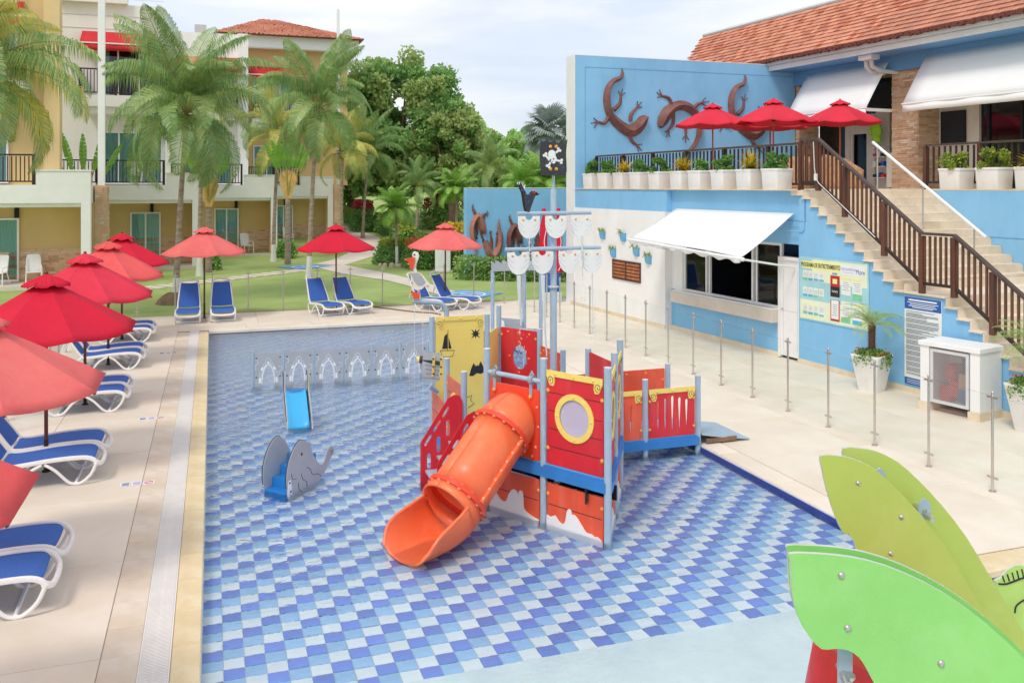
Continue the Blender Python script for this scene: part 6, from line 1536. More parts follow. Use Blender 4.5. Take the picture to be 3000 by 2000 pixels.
def potted_palm(label, x, y, rz, sc_):
    t = thing('potted_palm', label, 'potted palm', (x, y, 0), rz, 'date palms in tall white pots')
    q = MB()
    rings = [(.21, 0), (.215, .02), (.33, .78), (.34, .80), (.335, .83), (.30, .83), (.29, .76)]; vs = []
    for s, z in rings: vs += [(a, b, z) for a, b in rrect(-s, -s, s, s, .03, 2)]
    n = len(rrect(-1, -1, 1, 1, .03, 2)); q.add(vs, [(i*n+j, i*n+(j+1) % n, (i+1)*n+(j+1) % n, (i+1)*n+j) for i in range(len(rings)-1) for j in range(n)]); q.build('pot', m_pot, t, world=False, ang=40)
    q = MB(); q.box((0, 0, .77), (.58, .58, .02)); q.build('soil', m_soil, t, world=False, smooth=False)
    q = MB(); q.lathe([(.085, .75), (.075, .95), (.07, 1.15), (.075, 1.35), (.085, 1.45), (.03, 1.55)], n=10); tr = q.build('trunk', M('date_trunk', '#7d5c45', .95, .25, 9, .8, 30) if 'date_trunk' not in bpy.data.materials else bpy.data.materials['date_trunk'], t, world=False)
    q = MB(); rg = random.Random(9)
    for k in range(170):
        a = k*2.4; z = .8+.65*k/170; r = .075; d = Vector((math.cos(a), math.sin(a), .7)).normalized(); p = Vector((r*math.cos(a)*.95, r*math.sin(a)*.95, z)); sd = Vector((-math.sin(a), math.cos(a), 0))*.02
        q.add([p-sd, p+sd, p+d*.05], [(0, 1, 2)])
    kind(q.build('leaf_bases', bpy.data.materials['date_trunk'], tr, world=False, smooth=False), 'stuff')
    for k in range(19):
        link('frond', datef[k % 3], t, (0, 0, 1.46), (0, -rg.uniform(-.5, .55), k*2.4), (sc_,)*3)
    fo = MB(); rg = random.Random(12)
    for k in range(1500):
        a = rg.uniform(0, 2*PI); r = .42*rg.random()**.5; edge = max(0, r-.3); leafcards(fo.m(rg.choice((0, 0, 1))), (r*math.cos(a), r*math.sin(a), .84+.1*math.cos(r*4)*rg.random()-edge*rg.uniform(0, 2.6)), rg, .055, .3)
    for k in range(9):
        a = rg.uniform(0, 2*PI); x_, y_ = .36*math.cos(a), .36*math.sin(a)
        for j in range(26): leafcards(fo.m(0), (x_+rg.gauss(0, .015), y_+rg.gauss(0, .015), .82-.012*j*rg.uniform(.6, 1)), rg, .04, -.3)
    fo.m(2)
    for k in range(30): a = rg.uniform(0, 2*PI); leafcards(fo, (.36*math.cos(a)*rg.random()**.3, .36*math.sin(a), .9), rg, .05)
    kind(fo.build('trailing_plants', [m_shrub, m_leaf2, m_flowero], t, world=False, smooth=False), 'stuff')
    return t
potted_palm('potted date palm in front of the entertainment poster', 11.3, 12.95, .35, 1.0).scale = (.8,)*3
potted_palm('potted date palm at the right picture edge beside the cabinet', 11.72, 10.0, .1, .95).scale = (.86,)*3
# ================================================================ hotel: four set-back bays with loggias, balconies and awnings
HB = thing('hotel_building', 'ochre and white hotel with loggias, red awnings and a tiled roof', 'building', (0, 42, 0))
def hp(name, mat, x0, x1, y0, y1, z0, z1, par=HB, **k):
    q = MB(); q.box(((x0+x1)/2, (y0+y1)/2, (z0+z1)/2), (x1-x0, y1-y0, z1-z0)); return q.build(name, mat, par, smooth=False, **k)
def window(x0, x1, y, z0, z1, nm='window', dark=False, mull=2):
    f = MB(); w = .07
    for a, b, c, d in ((x0, x1, z0, z0+w), (x0, x1, z1-w, z1), (x0, x0+w, z0+w, z1-w), (x1-w, x1, z0+w, z1-w)): f.box(((a+b)/2, y-.05, (c+d)/2), (b-a, .1, d-c))
    for k in range(1, mull): xm = x0+(x1-x0)*k/mull; f.box((xm, y-.05, (z0+z1)/2), (w, .09, z1-z0-2*w))
    o = f.build(nm, m_whitep, HB, smooth=False)
    q = MB(); q.box(((x0+x1)/2, y-.035, (z0+z1)/2), (x1-x0-2*w, .008, z1-z0-2*w)); q.build('pane', m_winglass, o, smooth=False)
    # curtain in folds, or a dark room
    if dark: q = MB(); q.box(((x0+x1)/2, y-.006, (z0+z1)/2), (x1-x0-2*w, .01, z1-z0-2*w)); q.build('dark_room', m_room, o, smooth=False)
    n = int((x1-x0)*16)
    def cur(a, b):
        q = MB(); q.grid(lambda u, v: (a+(b-a)*u, y-.018+.008*math.sin(u*n*1.9), z0+w+(z1-z0-2*w)*v), max(6, n*2), 1); q.build('curtain', m_curt, o)
    if dark: cur(x0+w, x0+(x1-x0)*.2); cur(x1-(x1-x0)*.16, x1-w)
    else: cur(x0+w, x1-w)
    return o
def balustrade(x0, x1, y, z0, z1, side=0):
    o = hp('balcony_rail', m_woodd, x0, x1, y-.03, y+.03, z1-.06, z1)
    hp('bottom_rail', m_woodd, x0, x1, y-.025, y+.025, z0+.1, z0+.15, o)
    q = MB(); n = int((x1-x0)/.135)
    for k in range(n): q.box((x0+(x1-x0)*(k+.5)/n, y, (z0+z1)/2+.02), (.035, .03, z1-z0-.2))
    kind(q.build('balusters', m_woodd, o, smooth=False), 'stuff')
    for x in [x0+.05, x1-.05]+([(x0+x1)/2] if x1-x0 > 2.2 else []): hp('rail_post', m_woodd, x-.05, x+.05, y-.05, y+.05, z0, z1-.06, o)
    if side:
        for x in (x0, x1): hp('rail_side', m_woodd, x-.02, x+.02, y+.03, y+side, z0+.1, z1-.02, o)
    return o
def awning(x0, x1, y, z0, z1, mat, out=.9):
    q = MB(); q.grid(lambda u, v: (x0+(x1-x0)*u, y-out*v, z1-(z1-z0-.26)*v-.02*math.sin(PI*v)), 6, 4); o = q.build('window_awning', mat, HB, solid=.01)
    hp('awning_bar', m_white, x0-.05, x1+.05, y-out-.05, y-out+.02, z0+.22, z0+.28, o)
    q = MB(); q.grid(lambda u, v: (x0+(x1-x0)*u, y-out-.02+.01*math.sin(u*30), z0+.22-.3*v), 20, 2); q.build('valance', mat, o, solid=.008)
    q = MB(); q.add([(x0, y, z1), (x0, y-out, z0+.24), (x0, y, z0+.24)], [(0, 1, 2)]); q.build('awning_cheek', mat, o, smooth=False)
def chairw(x, y, z, rz, lb):
    t = thing('terrace_chair', lb, 'chair', (x, y, z), rz, 'white plastic chairs on the hotel terraces')
    q = MB(); q.prism(rrect(-.22, .45, .22, 1.08, .08, 3), (0, .2, 0), Vector((1, 0, 0)), Vector((0, .22, 1)), .02); q.build('backrest', m_whitep, t, world=False)
    q = MB(); q.prism(rrect(-.23, -.25, .23, .22, .05, 3), (0, 0, .42), X3, Y3, .025); q.build('seat', m_whitep, t, world=False)
    for sx in (-1, 1):
        q = MB(); q.tube([(sx*.26, -.25, 0), (sx*.25, -.2, .62), (sx*.25, .22, .64)], .02, 6); q.build('arm', m_whitep, t, world=False)
        q = MB(); q.tube([(sx*.26, .38, 0), (sx*.23, .2, .42), (sx*.22, .33, .95)], .02, 6); q.build('rear_leg', m_whitep, t, world=False)
def bay(x0, x1, yf, doors, par_x, lamp, seed, xl=None):
    """ground loggia and first-floor terrace of one bay; yf is the front plane"""
    xi = x0 if xl is None else xl; yb = yf+1.7
    hp('plinth', m_plinth, xi, x1+.05, yf-.12, yb, -.03, .12)
    hp('loggia_wall', m_tan, xi, x1, yb, yb+.25, .12, 3.08)
    hp('loggia_side', m_tan, x1-.18, x1-.02, yf+.02, yb, .12, 3.08)
    hp('pier', m_white, x1-.2, x1+.12, yf-.06, yf+.3, .12, 3.08)
    hp('slab', m_white, xi, x1+.12, yf-.05, yb+.5, 3.081, 3.74); hp('slab_drop', m_white, xi, x1-.22, yf+.05, yf+.3, 2.93, 3.08)
    hp('parapet', m_white, par_x, x1+.121, yf-.052, yf+.2, 3.741, 4.24); hp('parapet_cap', m_white, par_x-.02, x1+.14, yf-.08, yf+.23, 4.241, 4.29)
    q = MB(); rg = random.Random(seed); ledger(q, (xi, yb, .12), X3, Z3, x1-.18-xi, 1.2, (0, -1, 0), 14, rg, .05, .2, .6); ledger(q, (x1-.18, yb, .12), (0, -1, 0), Z3, 1.68, 1.2, (-1, 0, 0), 14, rg, .05, .2, .6)
    kind(q.build('ledger_stones', [m_stone, m_stone2, m_stonep], HB, smooth=False), 'stuff')
    for a, b in doors: window(a, b, yb-.01, .13, 2.5, 'terrace_door')
    hp('wall_lamp', m_dark, lamp, lamp+.14, yb-.14, yb-.01, 2.5, 2.9)
    balustrade(xi+.1 if xl is None else xi, par_x-.05, yf+.1, 3.74, 4.85)
bay(-9, -4.34, 35.5, [(-8.3, -6.85), ], -6.0, -7.0, 1, xl=-14)
bay(-4.2, -.65, 42.0, [(-3.55, -2.25)], -1.95, -2.7, 2, xl=-7.5)
bay(-.5, 3.13, 48.0, [(.1, 1.35)], 1.55, 1.15, 3, xl=-2)
bay(3.3, 6.9, 54.5, [(3.6, 4.75)], 5.05, 4.2, 4, xl=2)
hp('floor_link', m_tan, -4.2, 6.9, 57.2, 57.4, 0, 6)
# upper storeys
hp('upper_wall', m_tan, -16, -6.1, 37.7, 38.2, 3.74, 16); hp('corner_pilaster', m_tan2, -6.1, -5.55, 37.55, 38.2, 3.74, 16); hp('upper_wall', m_wwall, -6.6, -2.1, 44.2, 44.7, 3.74, 12.05)
hp('parapet_block', m_wwall, -6.6, -3.7, 43.9, 44.7, 12.051, 14.5); hp('upper_wall', m_wwall, -2.5, 1.8, 50.2, 50.7, 3.74, 11.95); hp('upper_wall', m_tan, 1.8, 8.2, 56.7, 57.2, 3.74, 12.2)
hp('roof_terrace_rail', m_inox, -.9, -.3, 50.3, 50.4, 11.95, 12.4); hp('wing_wall', m_wwall, 1.3, 1.85, 49.8, 56.7, 3.74, 11.951)
for z in (10.9, 11.5, 12.3): hp('siding_groove', m_fascia, -6.5, -2.15, 44.18, 44.2, z, z+.02)
window(-9.0, -7.3, 37.68, 3.8, 6.3, 'balcony_door'); window(-8.8, -7.0, 37.68, 8.0, 10.7, 'balcony_door', True); balustrade(-9.6, -6.7, 36.8, 7.6, 8.75, .8); hp('balcony_slab', m_wwall, -9.7, -6.6, 36.7, 37.7, 6.9, 7.6)
awning(-9.6, -6.75, 37.65, 9.75, 10.7, m_aw_red)
window(-5.0, -2.3, 44.18, 7.8, 10.0, 'balcony_door', True, 3); balustrade(-5.6, -2.6, 43.1, 7.75, 8.95, 1.0); hp('balcony_slab', m_wwall, -5.5, -2.5, 43.0, 44.2, 7.25, 7.75); hp('balcony_step', m_wwall, -5.35, -2.6, 43.15, 44.2, 6.95, 7.25)
awning(-5.6, -2.5, 44.15, 9.85, 10.75, m_aw_red); window(-5.0, -2.2, 44.18, 3.78, 6.2, 'balcony_door', mull=3); hp('sconce', m_dark, -3.5, -3.4, 44.0, 44.18, 6.4, 6.75)
window(-1.6, 1.0, 50.18, 3.78, 6.2, 'balcony_door', mull=3); window(-1.6, 1.0, 50.18, 7.8, 10.0, 'balcony_door', mull=3); awning(-1.8, 1.5, 50.15, 9.75, 10.65, m_aw_red); balustrade(-2.0, 1.3, 49.1, 7.75, 8.95, 1.0); hp('balcony_slab', m_wwall, -2.0, 1.3, 49.0, 50.2, 7.2, 7.75)
window(2.4, 4.8, 56.68, 8.3, 10.4, 'balcony_door', mull=3); awning(2.1, 5.6, 56.65, 10.25, 11.1, m_aw_red); balustrade(2.4, 5.4, 55.7, 7.8, 8.95, .9); hp('balcony_slab', m_wwall, 2.3, 5.5, 55.6, 56.7, 7.25, 7.8); window(2.4, 4.8, 56.68, 3.78, 6.2, 'balcony_door', mull=3)
hp('eaves_beam', m_white, 1.7, 8.8, 55.9, 56.5, 12.2, 12.9); hp('soffit', m_plinth, 1.7, 8.8, 55.9, 64, 12.12, 12.2)
# hip roof with course lines
rx0, rx1, ry0, ry1, rz0, rz1 = .1, 9.0, 55.5, 66, 12.92, 14.75
rfh = MB(); pk0, pk1 = (3.1, 60.7, rz1), (3.9, 60.7, rz1)
rfh.add([(rx0, ry0, rz0), (rx1, ry0, rz0), (rx1, ry1, rz0), (rx0, ry1, rz0), pk0, pk1], [(0, 1, 5, 4), (1, 2, 5), (2, 3, 4, 5), (3, 0, 4)]); ro = rfh.build('roof', m_roof, HB, smooth=False)
q = MB()
for k in range(26):
    f = k/26
    a = Vector((rx0, ry0, rz0)).lerp(Vector(pk0), f); b = Vector((rx1, ry0, rz0)).lerp(Vector(pk1), f); c = Vector((rx1, ry1, rz0)).lerp(Vector(pk1), f)
    n = int((b-a).length/.28)
    for j in range(n):
        p = a.lerp(b, (j+R.uniform(.2, .8))/n); q.box((p.x, p.y-.02, p.z+.035), (.24, .2, .05+R.uniform(0, .03)))
    q.bar(b+Z3*.03, c+Z3*.03, .16, .06)
kind(q.build('roof_tile_field', m_roof, ro, smooth=False), 'stuff')
hp('gutter', m_roofd, rx0, rx1, 55.42, 55.5, 12.86, 12.93, ro)
# stone pillars with slim columns above
def hpillar(x0, x1, y, zt, w2):
    o = hp('stone_pillar', m_stone2, x0, x1, y, y+.5, -.03, zt); q = MB(); rg = random.Random(int(y)); ledger(q, (x0, y, 0), X3, Z3, x1-x0, zt, (0, -1, 0), int(zt/.09), rg, .04, .15, .4); ledger(q, (x1, y, 0), Y3, Z3, .5, zt, (1, 0, 0), int(zt/.09), rg, .04, .15, .4)
    kind(q.build('ledger_stones', [m_stone, m_stonep, m_stone], o, smooth=False), 'stuff'); xm = (x0+x1)/2
    hp('slim_column', m_white, xm-w2/2, xm+w2/2, y+.1, y+.1+w2, zt, 14.5)
hpillar(-4.17, -3.74, 36.2, 3.72, .24); hpillar(7.05, 7.55, 54.2, 3.8, .16)
chairw(-6.2, 36.2, .12, .2, 'white plastic chair on the nearest ground terrace beside the stone wall'); chairw(-7.35, 36.1, .12, -.2, 'white plastic chair at the left picture edge by the terrace door')
chairw(1.75, 48.7, .12, .4, 'white plastic chair on the middle ground terrace behind the umbrella'); chairw(4.4, 55.2, .12, .3, 'white plastic chair on the farthest ground terrace')
chairw(-3.2, 42.9, 3.74, .1, 'white plastic chair on the balcony behind the large palm'); chairw(-8.2, 36.3, 3.74, -.1, 'white plastic chair on the balcony at the left picture edge')
# ================================================================ palms
def fset(seed, L_, n, leaf, mats, w, ks=(1.0, 1.75, 2.3, 2.35), ups=(1.35, 1.1, .75, .1), curl=.5, hang=1.0):
    return [frond_mesh(seed+i, L_*(1-.05*i), n, leaf, ks[i], mats, w, curl, ups[i], .45, .024, hang) for i in range(len(ks))]
co_g = fset(100, 3.4, 92, .80, [m_palm, m_palm, m_palmd, m_rach], .027)
co_d = fset(110, 3.4, 92, .78, [m_palmd, m_palmd, m_palm, m_rach], .027)
co_y = fset(120, 3.2, 88, .74, [m_palmy, m_palmy, m_palm, m_rach], .028)
co_b = fset(130, 1.5, 52, .36, [m_palmb, m_palmb, m_palm, m_rach], .030, (1.0, 1.6, 2.2, 2.7), (1.3, 1.1, .85, .5), .35, None)
def palm(label, bx, by, cx, cyy, cz_, sets, nf, scl=1.0, r0=.105, r1=.075, lime=1.0, seed=0, coco=True, group='coconut palms on the lawn', z0=None, name='coconut_palm', sway=.25, mul2=1):
    rg = random.Random(seed); zb = terr(by) if z0 is None else z0
    t = thing(name, label, 'palm tree', (bx, by, zb), 0, group)
    n = 22; pts = []; rs = []
    for k in range(n+1):
        f = k/n; b = math.sin(f*PI*.5)
        pts.append((bx+(cx-bx)*f**1.4, by+(cyy-by)*f**1.4, zb+(cz_-zb)*f)); rs.append((r0+(r1-r0)*min(1, f*1.6))*(1+.5*max(0, .08-f)/.08)*(1+.035*(k % 2)))
    if lime:
        i1 = max(2, int(n*lime/(cz_-zb))); q = MB(); q.tube(pts[:i1+1], [r*1.03 for r in rs[:i1+1]], 12); q.build('limewashed_base', m_trunkw, t)
        q = MB(); q.tube(pts[i1:], rs[i1:], 12); q.build('trunk', m_trunk, t)
    else: q = MB(); q.tube(pts, rs, 10); q.build('trunk', m_trunk, t)
    off = Vector((cx, cyy, cz_))-Vector((bx, by, zb))
    for k in range(nf):
        f = (k+.5)/nf; st = sets[rg.choice(range(len(sets)))]; lvl = min(3, int(f*4)); me = st[lvl]
        el = rg.gauss(.0, .14)-(f-.5)*.45
        o = link('frond', me, t, off+Vector((0, 0, .12*(1-f))), (rg.uniform(-.5, .5), -el, k*2.399+rg.uniform(-.2, .2)), (scl*rg.uniform(.88, 1.1),)*3)
        o.rotation_mode = 'XYZ'
        o.matrix_local = Matrix.Translation(off+Vector((0, 0, .12*(1-f)))) @ Matrix.Rotation(k*2.399+rg.uniform(-.2, .2), 4, 'Z') @ Matrix.Rotation(-el, 4, 'Y') @ Matrix.Rotation(rg.uniform(-.45, .45), 4, 'X') @ Matrix.Scale(scl*rg.uniform(.88, 1.1), 4)
    if coco:
        for k in range(7):
            a = k*.9; q = MB(); c = (cx+.22*math.cos(a), cyy+.22*math.sin(a), cz_-.12-.1*(k % 3)); q.dome(c, .1, (0, 0, 1), 8, 4, True); q.build('coconut', m_bark if k % 2 else m_leaf2, t)
        q = MB()
        for k in range(60):
            a = rg.uniform(0, 2*PI); p = Vector((cx+.13*math.cos(a), cyy+.13*math.sin(a), cz_+rg.uniform(-.35, .15))); leafcards(q, p, rg, .3, -.3, .12)
        kind(q.build('dry_fibre', m_bark, t, smooth=False), 'stuff')
    return t
palm('large coconut palm beside the salmon umbrella, whitewashed trunk with soil mound', -1.1, 29.97, -.76, 29.85, 5.95, [co_g, co_g, co_d, co_g], 40, 1.1, seed=1)
palm('coconut palm behind the large one, scarred trunk with white base', -.5, 38.7, -.40, 38.2, 6.5, [co_g, co_y], 20, .85, seed=2)
palm('leaning coconut palm with dark fibre at its crown beside the crimson umbrella', 3.67, 36.0, 4.0, 35.9, 6.75, [co_g, co_d, co_g], 36, .98, seed=3)
palm('yellowing coconut palm at the corner of the third hotel bay', 2.86, 44.97, 3.09, 44.9, 6.1, [co_y, co_y, co_g], 22, .95, seed=4)
palm('yellow drooping coconut palm by the far stone pillar', 7.2, 52.5, 7.3, 52.4, 5.7, [co_y], 20, 1.0, lime=0, seed=5)
palm('green coconut palm right of the far stone pillar', 8.9, 55.0, 9.3, 55.2, 5.7, [co_g, co_d], 22, 1.0, lime=0, seed=6)
palm('coconut palm cut by the left picture edge', -6.0, 25.6, -5.75, 25.4, 6.4, [co_g, co_y, co_g], 40, 1.15, lime=0, seed=7)
q = MB(); q.lathe([(.55, -.03), (.5, .08), (.36, .22), (.2, .32), (.0, .33)], (-1.15, 29.9, 0), 14); tag(q.build('soil_mound', m_soil), 'bare soil mound round the foot of the large coconut palm', 'soil mound')
palm('small bright green palm with a thick crown beside the path', 8.15, 40.5, 8.1, 40.55, 2.45, [co_b], 34, 1.0, .07, .06, 1.0, 8, False, 'small bright palms', name='christmas_palm')
palm('small bright palm left of the low gecko wall', 13.2, 48.6, 13.25, 48.6, 3.2, [co_b], 28, 1.25, .09, .07, .8, 9, False, 'small bright palms', name='christmas_palm')
palm('darker small palm in the shade of the big tree', 11.3, 50.6, 11.5, 50.6, 3.6, [co_d], 20, .62, .09, .07, .8, 10, False, 'small bright palms', name='christmas_palm')
for k, (x, y, z, st, s, lb) in enumerate(((15.6, 44.5, 3.5, co_b, 1.3, 'bright palm top just over the low wall behind the bird figure'), (17.3, 45, 3.7, co_b, 1.4, 'bright palm top over the low wall below the pirate flag'), (16.2, 52, 4.6, co_g, .8, 'green palm beyond the low wall left of the flag'), (19.0, 47, 3.6, co_b, 1.3, 'bright palm top between flag pole and white wall end'))):
    palm(lb, x, y, x+.1, y, z, [st], 22, s, .1, .08, 0, 20+k, False, 'palms beyond the low wall', name='garden_palm')
# silver fan palm
def fan_mesh(seed, r, n, mats):
    rg = random.Random(seed); q = MB(); q.m(0)
    for k in range(n):
        a = -2.35+4.7*k/(n-1); d = Vector((math.cos(a), math.sin(a), 0)); s = Vector((-math.sin(a), math.cos(a), 0)); l_ = r*rg.uniform(.9, 1.05)*(1-.12*abs(a)/2.35); w = r*.05
        p = [Vector((0, 0, 0)), d*l_*.55+Z3*.04*r, d*l_*.8-Z3*.03*r, d*l_-Z3*.18*r*rg.uniform(.5, 1.6)]
        q.add([p[0], p[1]+s*w, p[1]-s*w, p[2]+s*w*.7, p[2]-s*w*.7, p[3]], [(0, 2, 1), (1, 2, 4, 3), (3, 4, 5)])
    q.tube([(-r*1.0, 0, -.1*r), (0, 0, 0)], .025, 5); return q.mesh('fan_leaf', mats, smooth=False)
fm = [fan_mesh(140+k, 1.0, 30, [m_silver]) for k in range(2)]
t = thing('silver_fan_palm', 'silvery fan palm rising behind the white wall end', 'palm tree', (18.6, 47.5, 0)); q = MB(); q.tube([(18.6, 47.5, 0), (18.6, 47.5, 6.4)], [.25, .2], 12); q.build('trunk', m_trunk, t)
rg = random.Random(77)
for k in range(34):
    f = (k+.5)/34; el = 1.45-2.1*f; az = k*2.399; L_ = 1.05
    d = Vector((math.cos(az)*math.cos(el), math.sin(az)*math.cos(el), math.sin(el)))
    o = link('fan_leaf', fm[k % 2], t); o.matrix_local = Matrix.Translation(Vector((0, 0, 6.7))+d*L_) @ Matrix.Rotation(az, 4, 'Z') @ Matrix.Rotation(-el+rg.uniform(.1, .5), 4, 'Y') @ Matrix.Rotation(rg.uniform(-.5, .5), 4, 'X')
# traveller palms: paddles in a flat fan
def paddle(seed, L_, stem, w):
    rg = random.Random(seed); q = MB()
    q.m(1); q.tube([(0, 0, 0), (0, 0, stem)], [.05, .025], 6); q.m(0)
    n = 9
    for sg in (-1, 1):
        for k in range(n):
            a, b = k/n, (k+1)/n; wa, wb = w*math.sin(PI*min(1, .12+.86*a))**.7, w*math.sin(PI*min(1, .12+.86*b))**.7; g = .0 if rg.random() < .7 else .02
            q.add([(0, -.02*a, stem+L_*a), (sg*wa, .06, stem+L_*(a+g)+.03), (sg*wb, .06, stem+L_*(b-g)+.02), (0, -.02*b, stem+L_*b)], [(0, 1, 2, 3)])
    return q.mesh('paddle_leaf', [m_banana, m_rach], smooth=False)
def traveller(label, x, y, zb, zf_, n, L_, stem, seed, spread=1.0, face=0.0, sc2=1.0):
    rg = random.Random(seed); t = thing('traveller_palm', label, 'palm tree', (x, y, zb), face, 'fan shaped traveller palms')
    q = MB(); q.tube([(0, 0, 0), (0, 0, zf_-zb)], [.16, .12], 10); q.build('trunk', m_trunk, t, world=False)
    q = MB(); q.prism([(-.12, 0), (.12, 0), (.42, .9), (.3, 1.25), (0, 1.35), (-.3, 1.25), (-.42, .9)], (0, .05, zf_-zb), X3, Z3, .1); q.build('fan_base', m_banana2, t, world=False)
    for k in range(n):
        a = -spread+2*spread*k/(n-1); me = paddle(seed*10+k, L_*rg.uniform(.85, 1.1), stem, .15)
        o = link('paddle_leaf', me, t); o.matrix_local = Matrix.Translation((0, rg.uniform(-.04, .04), zf_-zb+.2)) @ Matrix.Rotation(a, 4, 'Y') @ Matrix.Rotation(rg.uniform(-.15, .15), 4, 'X') @ Matrix.Rotation(rg.uniform(-.6, .6), 4, 'Z')
traveller('traveller palm with broad lime paddles above the hotel parapet', -5.1, 40.6, 0, 2.6, 5, 1.7, 1.6, 1, .5)
traveller('traveller palm with a golden fan base at the third hotel bay', 3.4, 43.0, 0, 3.1, 8, 1.3, 1.3, 2, .4)
traveller('traveller palm half hidden behind the large coconut palm', -.15, 40.2, 0, 2.8, 7, 1.1, 1.3, 3, .4)

# ================================================================ broadleaf trees
def tree(label, x, y, zc, rx, ry, rz, mats, nl, size, seed, ncl=90, trunk=.3, group='trees beyond the lawn', limbs=5, name='broadleaf_tree', shell=.35, floor_=None):
    rg = random.Random(seed); zb = terr(y)
    t = thing(name, label, 'tree', (x, y, zb), 0, group)
    q = MB(); fork = zb+(zc-rz-zb)*.9+.4
    q.tube([(x, y, zb), (x+rg.uniform(-.1, .1), y, zb+(fork-zb)*.5), (x, y, fork)], [trunk*1.25, trunk, trunk*.85], 10); tr = q.build('trunk', m_bark, t)
    for k in range(limbs):
        a = k*2*PI/limbs+rg.uniform(-.4, .4); l_ = rg.uniform(.5, .8)
        q = MB(); q.tube([(x, y, fork-.2), (x+rx*.25*math.cos(a), y+ry*.25*math.sin(a), fork+rz*.45), (x+rx*l_*math.cos(a), y+ry*l_*math.sin(a), zc+rz*rg.uniform(-.1, .4))], [trunk*.6, trunk*.4, .05], 7); q.build('limb', m_bark, tr)
    cs = []
    for k in range(ncl):
        v = Vector((rg.gauss(0, 1), rg.gauss(0, 1), rg.gauss(.15, 1))).normalized(); f = (shell+(1-shell)*rg.random())**.6
        bump = 1+.22*mnoise.noise(v*1.7+Vector((seed, 0, 0)))+.12*mnoise.noise(v*4+Vector((0, seed, 0)))
        cs.append((Vector((x+rx*v.x*f*bump, y+ry*v.y*f*bump, zc+rz*v.z*f*bump)), rg.uniform(.10, .2)*(rx+rz)/2*1.15, rg.choice(range(len(mats)))))
    q = MB()
    for k in range(nl):
        c, rr, mi = rg.choice(cs); v = Vector((rg.gauss(0, 1), rg.gauss(0, 1), rg.gauss(0, .75))).normalized()*rr*rg.random()**.4
        q.m(mi if rg.random() < .8 else rg.choice(range(len(mats)))); leafcards(q, c+v, rg, size, .2, .38)
    kind(q.build('crown', mats, t, smooth=False), 'stuff') if False else q.build('crown', mats, t, smooth=False)
    return t
tree('big dark green tree filling the sky right of the hotel', 12.5, 61, 8.4, 4.4, 4.2, 4.9, [m_leaf, m_leaf, m_leaf2], 42000, .30, 1, 150, .45)
tree('olive lower half of the tree group right of the big tree', 15.4, 58, 6.2, 2.9, 2.8, 3.4, [m_leaf2, m_leaf, m_leaf2], 20000, .26, 2, 90, .25)
tree('dark tree left of the big tree behind the hotel end', 9.8, 66, 7.2, 3.2, 3.2, 4.6, [m_leaf, m_leaf, m_palmd], 20000, .30, 3, 90, .3)
tree('feathery light tree with a flat crown left of the silver palm', 22.0, 78, 8.0, 3.2, 3, 1.9, [m_leaf3, m_leaf2, m_leaf3], 16000, .26, 4, 60, .22)
tree('light green tree just left of the silver palm', 21.5, 66, 5.4, 2.8, 2.6, 2.6, [m_leaf3, m_leaf3, m_leaf2], 16000, .26, 5, 70, .22)
tree('low bushy tree behind the low gecko wall', 18.0, 62, 4.8, 2.9, 2.6, 2.3, [m_leaf3, m_leaf2], 14000, .24, 6, 60, .2)
tree('pale bushy tree between the big tree and the feathery tree', 18.2, 70, 6.6, 2.8, 2.8, 2.8, [m_leaf2, m_leaf3, m_leaf2], 15000, .26, 7, 70, .22)
tree('far green tree left of the white wall end', 26.5, 74, 6.0, 3.6, 3.4, 2.6, [m_leaf3, m_leaf, m_leaf3], 15000, .28, 8, 70, .22)
tree('shady tree on the lawn behind the small bright palm', 15.0, 72, 5.0, 3.4, 3.0, 2.6, [m_leaf, m_leaf2], 15000, .28, 9, 70, .25)
tree('tall green tree hidden behind the hotel palms', 6.0, 70, 6.5, 3.5, 3.2, 4.2, [m_leaf, m_leaf3], 16000, .30, 10, 70, .25)
# distant belt of woodland
q = MB(); rg = random.Random(200)
for k in range(60):
    x = -30+140*k/60+rg.uniform(-2, 2); y = 105+rg.uniform(-8, 12)+abs(x-20)*.1; rr = rg.uniform(3, 5); zc = terr(y)+rg.uniform(1.5, 3.5)
    for j in range(700):
        v = Vector((rg.gauss(0, 1), rg.gauss(0, 1), rg.gauss(0, .8))).normalized()*rr*rg.random()**.35; q.m(rg.choice((0, 1, 2))); leafcards(q, (x+v.x, y+v.y, max(terr(y), zc+v.z*.9)), rg, .6, .2, .42)
kind(tag(q.build('distant_woodland', [m_leaf, m_leaf2, m_leaf3], smooth=False), 'distant belt of green woodland behind the garden', 'woodland'), 'stuff')
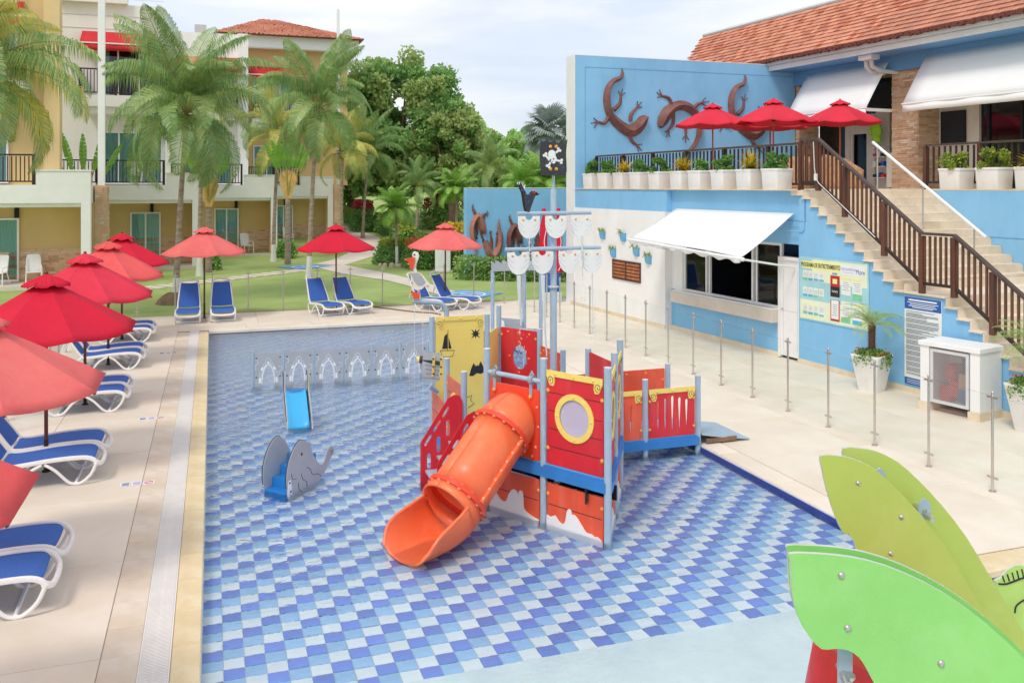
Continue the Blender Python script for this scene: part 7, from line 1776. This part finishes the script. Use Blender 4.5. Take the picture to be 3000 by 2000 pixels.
# ================================================================ hedges and bushes
def bush(label, pts, w, h, mats, nl, size, seed, name='hedge', cat='hedge', top=None, group=None):
    rg = random.Random(seed); t0 = pts[len(pts)//2]
    t = thing(name, label, cat, (t0[0], t0[1], terr(t0[1])), 0, group)
    L_ = [0]
    for a, b in zip(pts, pts[1:]): L_.append(L_[-1]+math.dist(a, b))
    q = MB()
    for k in range(nl):
        d = rg.uniform(0, L_[-1]) if len(pts) > 1 else 0
        if len(pts) > 1:
            i = next(i for i in range(len(L_)-1) if d <= L_[i+1]); f = (d-L_[i])/(L_[i+1]-L_[i]); px, py = pts[i][0]+(pts[i+1][0]-pts[i][0])*f, pts[i][1]+(pts[i+1][1]-pts[i][1])*f
        else: px, py = pts[0]
        a = rg.uniform(0, 2*PI); el = rg.uniform(0, 1); rr = rg.random()**.3
        hh = h*(1+.16*mnoise.noise(Vector((px*1.2, py*1.2, seed))))
        r = w/2*rr*(1-.35*el**3)*(1+.18*mnoise.noise(Vector((math.cos(a)*2+px, math.sin(a)*2+py, el*2+seed))))
        top_ = el > .72 and top is not None
        q.m(top if top_ and rg.random() < .7 else rg.choice(range(len(mats) if top is None else top))); leafcards(q, (px+r*math.cos(a), py+r*math.sin(a), terr(py)+hh*el), rg, size, .4)
    q.build('foliage', mats, t, smooth=False)
    q = MB(); q.tube([(t0[0], t0[1], terr(t0[1])), (t0[0], t0[1], terr(t0[1])+h*.6)], [.06, .03], 6); q.build('stem', m_bark, t)
    return t
bush('clipped dark hedge along the outer side of the garden path', [(10.9, 50.5), (11.2, 54.5), (10.9, 58.5), (10.2, 63), (9.6, 68)], 1.5, 1.1, [m_leaf, m_palmd, m_shruby], 16000, .17, 1, top=2)
bush('clipped dark hedge behind the small bright palm', [(11.0, 47.0), (12.0, 45.4), (12.6, 43.8)], 1.3, 1.0, [m_leaf, m_palmd, m_shrub], 7000, .15, 2, top=2)
bush('rounded bush with bronze tips at the foot of the small bright palm', [(8.3, 41.5)], 2.1, 1.25, [m_leaf, m_palmd, m_shruby], 5200, .11, 3, 'round_bush', 'bush', 2)
bush('magenta bougainvillea bush under the big tree', [(9.6, 59.5)], 1.7, 2.1, [m_leaf, m_leaf, m_flower], 3200, .16, 4, 'flowering_bush', 'bush', 2)
bush('red flowering bush beyond the lawn behind the palms', [(14.5, 60), (16, 60)], 2.0, 2.4, [m_leaf2, m_leaf, m_flower], 4000, .17, 5, 'flowering_bush', 'bush', 2)
bush('orange flowering shrubs left of the white pillar', [(8.9, 39.4), (9.4, 38.4)], 1.5, 1.35, [m_shrub, m_leaf, m_flowero], 4200, .11, 6, 'flowering_shrub', 'bush', 2)
bush('orange flowering shrubs between white pillar and low gecko wall', [(10.0, 38.0), (10.5, 36.6)], 1.2, 1.5, [m_shrub, m_leaf2, m_flowero], 4200, .11, 7, 'flowering_shrub', 'bush', 2)
bush('low green hedge in front of the low gecko wall', [(9.6, 34.0), (11.2, 33.0), (12.8, 32.2), (14.5, 31.8)], 1.2, .85, [m_leaf, m_shrub, m_leaf2], 13000, .10, 8)
bush('yellow croton bush above the salmon umbrella near the low wall', [(11.0, 41.0)], 1.5, 1.9, [m_shruby, m_spike, m_spike], 2600, .13, 9, 'croton_bush', 'bush', 1)
bush('small green shrub beside the white palm base at the third bay', [(3.6, 46.6)], 1.0, .9, [m_shrub, m_leaf3], 1500, .11, 10, 'garden_shrub', 'bush')
bush('small palm shrub beside the second loggia pier', [(.0, 41.3)], .8, .6, [m_shrub, m_leaf3], 900, .10, 11, 'garden_shrub', 'bush')
# white pillar with a small red sign, border stones
wpil = thing('white_pillar', 'white square pillar with a small red sign by the pool path', 'pillar', (9.4, 36.8, 0))
q = MB(); q.box((9.4, 36.8, .8), (.62, .3, 1.6)); q.build('shaft', m_white, wpil, smooth=False, bevel=.015); q = MB(); q.box((9.4, 36.8, .03), (.75, .42, .08)); q.build('foot', m_plinth, wpil, smooth=False)
q = MB(); q.box((9.2, 36.645, 1.22), (.16, .01, .26)); q.build('sign_plate', m_aw_red, wpil, smooth=False); q = MB(); q.box((9.2, 36.638, 1.24), (.09, .004, .11)); q.build('sign_mark', m_ppr[0], wpil, smooth=False)
for k in range(7):
    a = PI+.3+2.5*k/6; q = MB(); q.dome((8.2+.85*math.cos(a), 40.9+.85*math.sin(a), .03), .1+.03*(k % 3), (0, 0, 1), 7, 3, True)
    tag(q.build('border_stone', m_stonep), 'pale border stone under the bright palm, %s from the left' % ordn[k], 'stone', 'border stones')
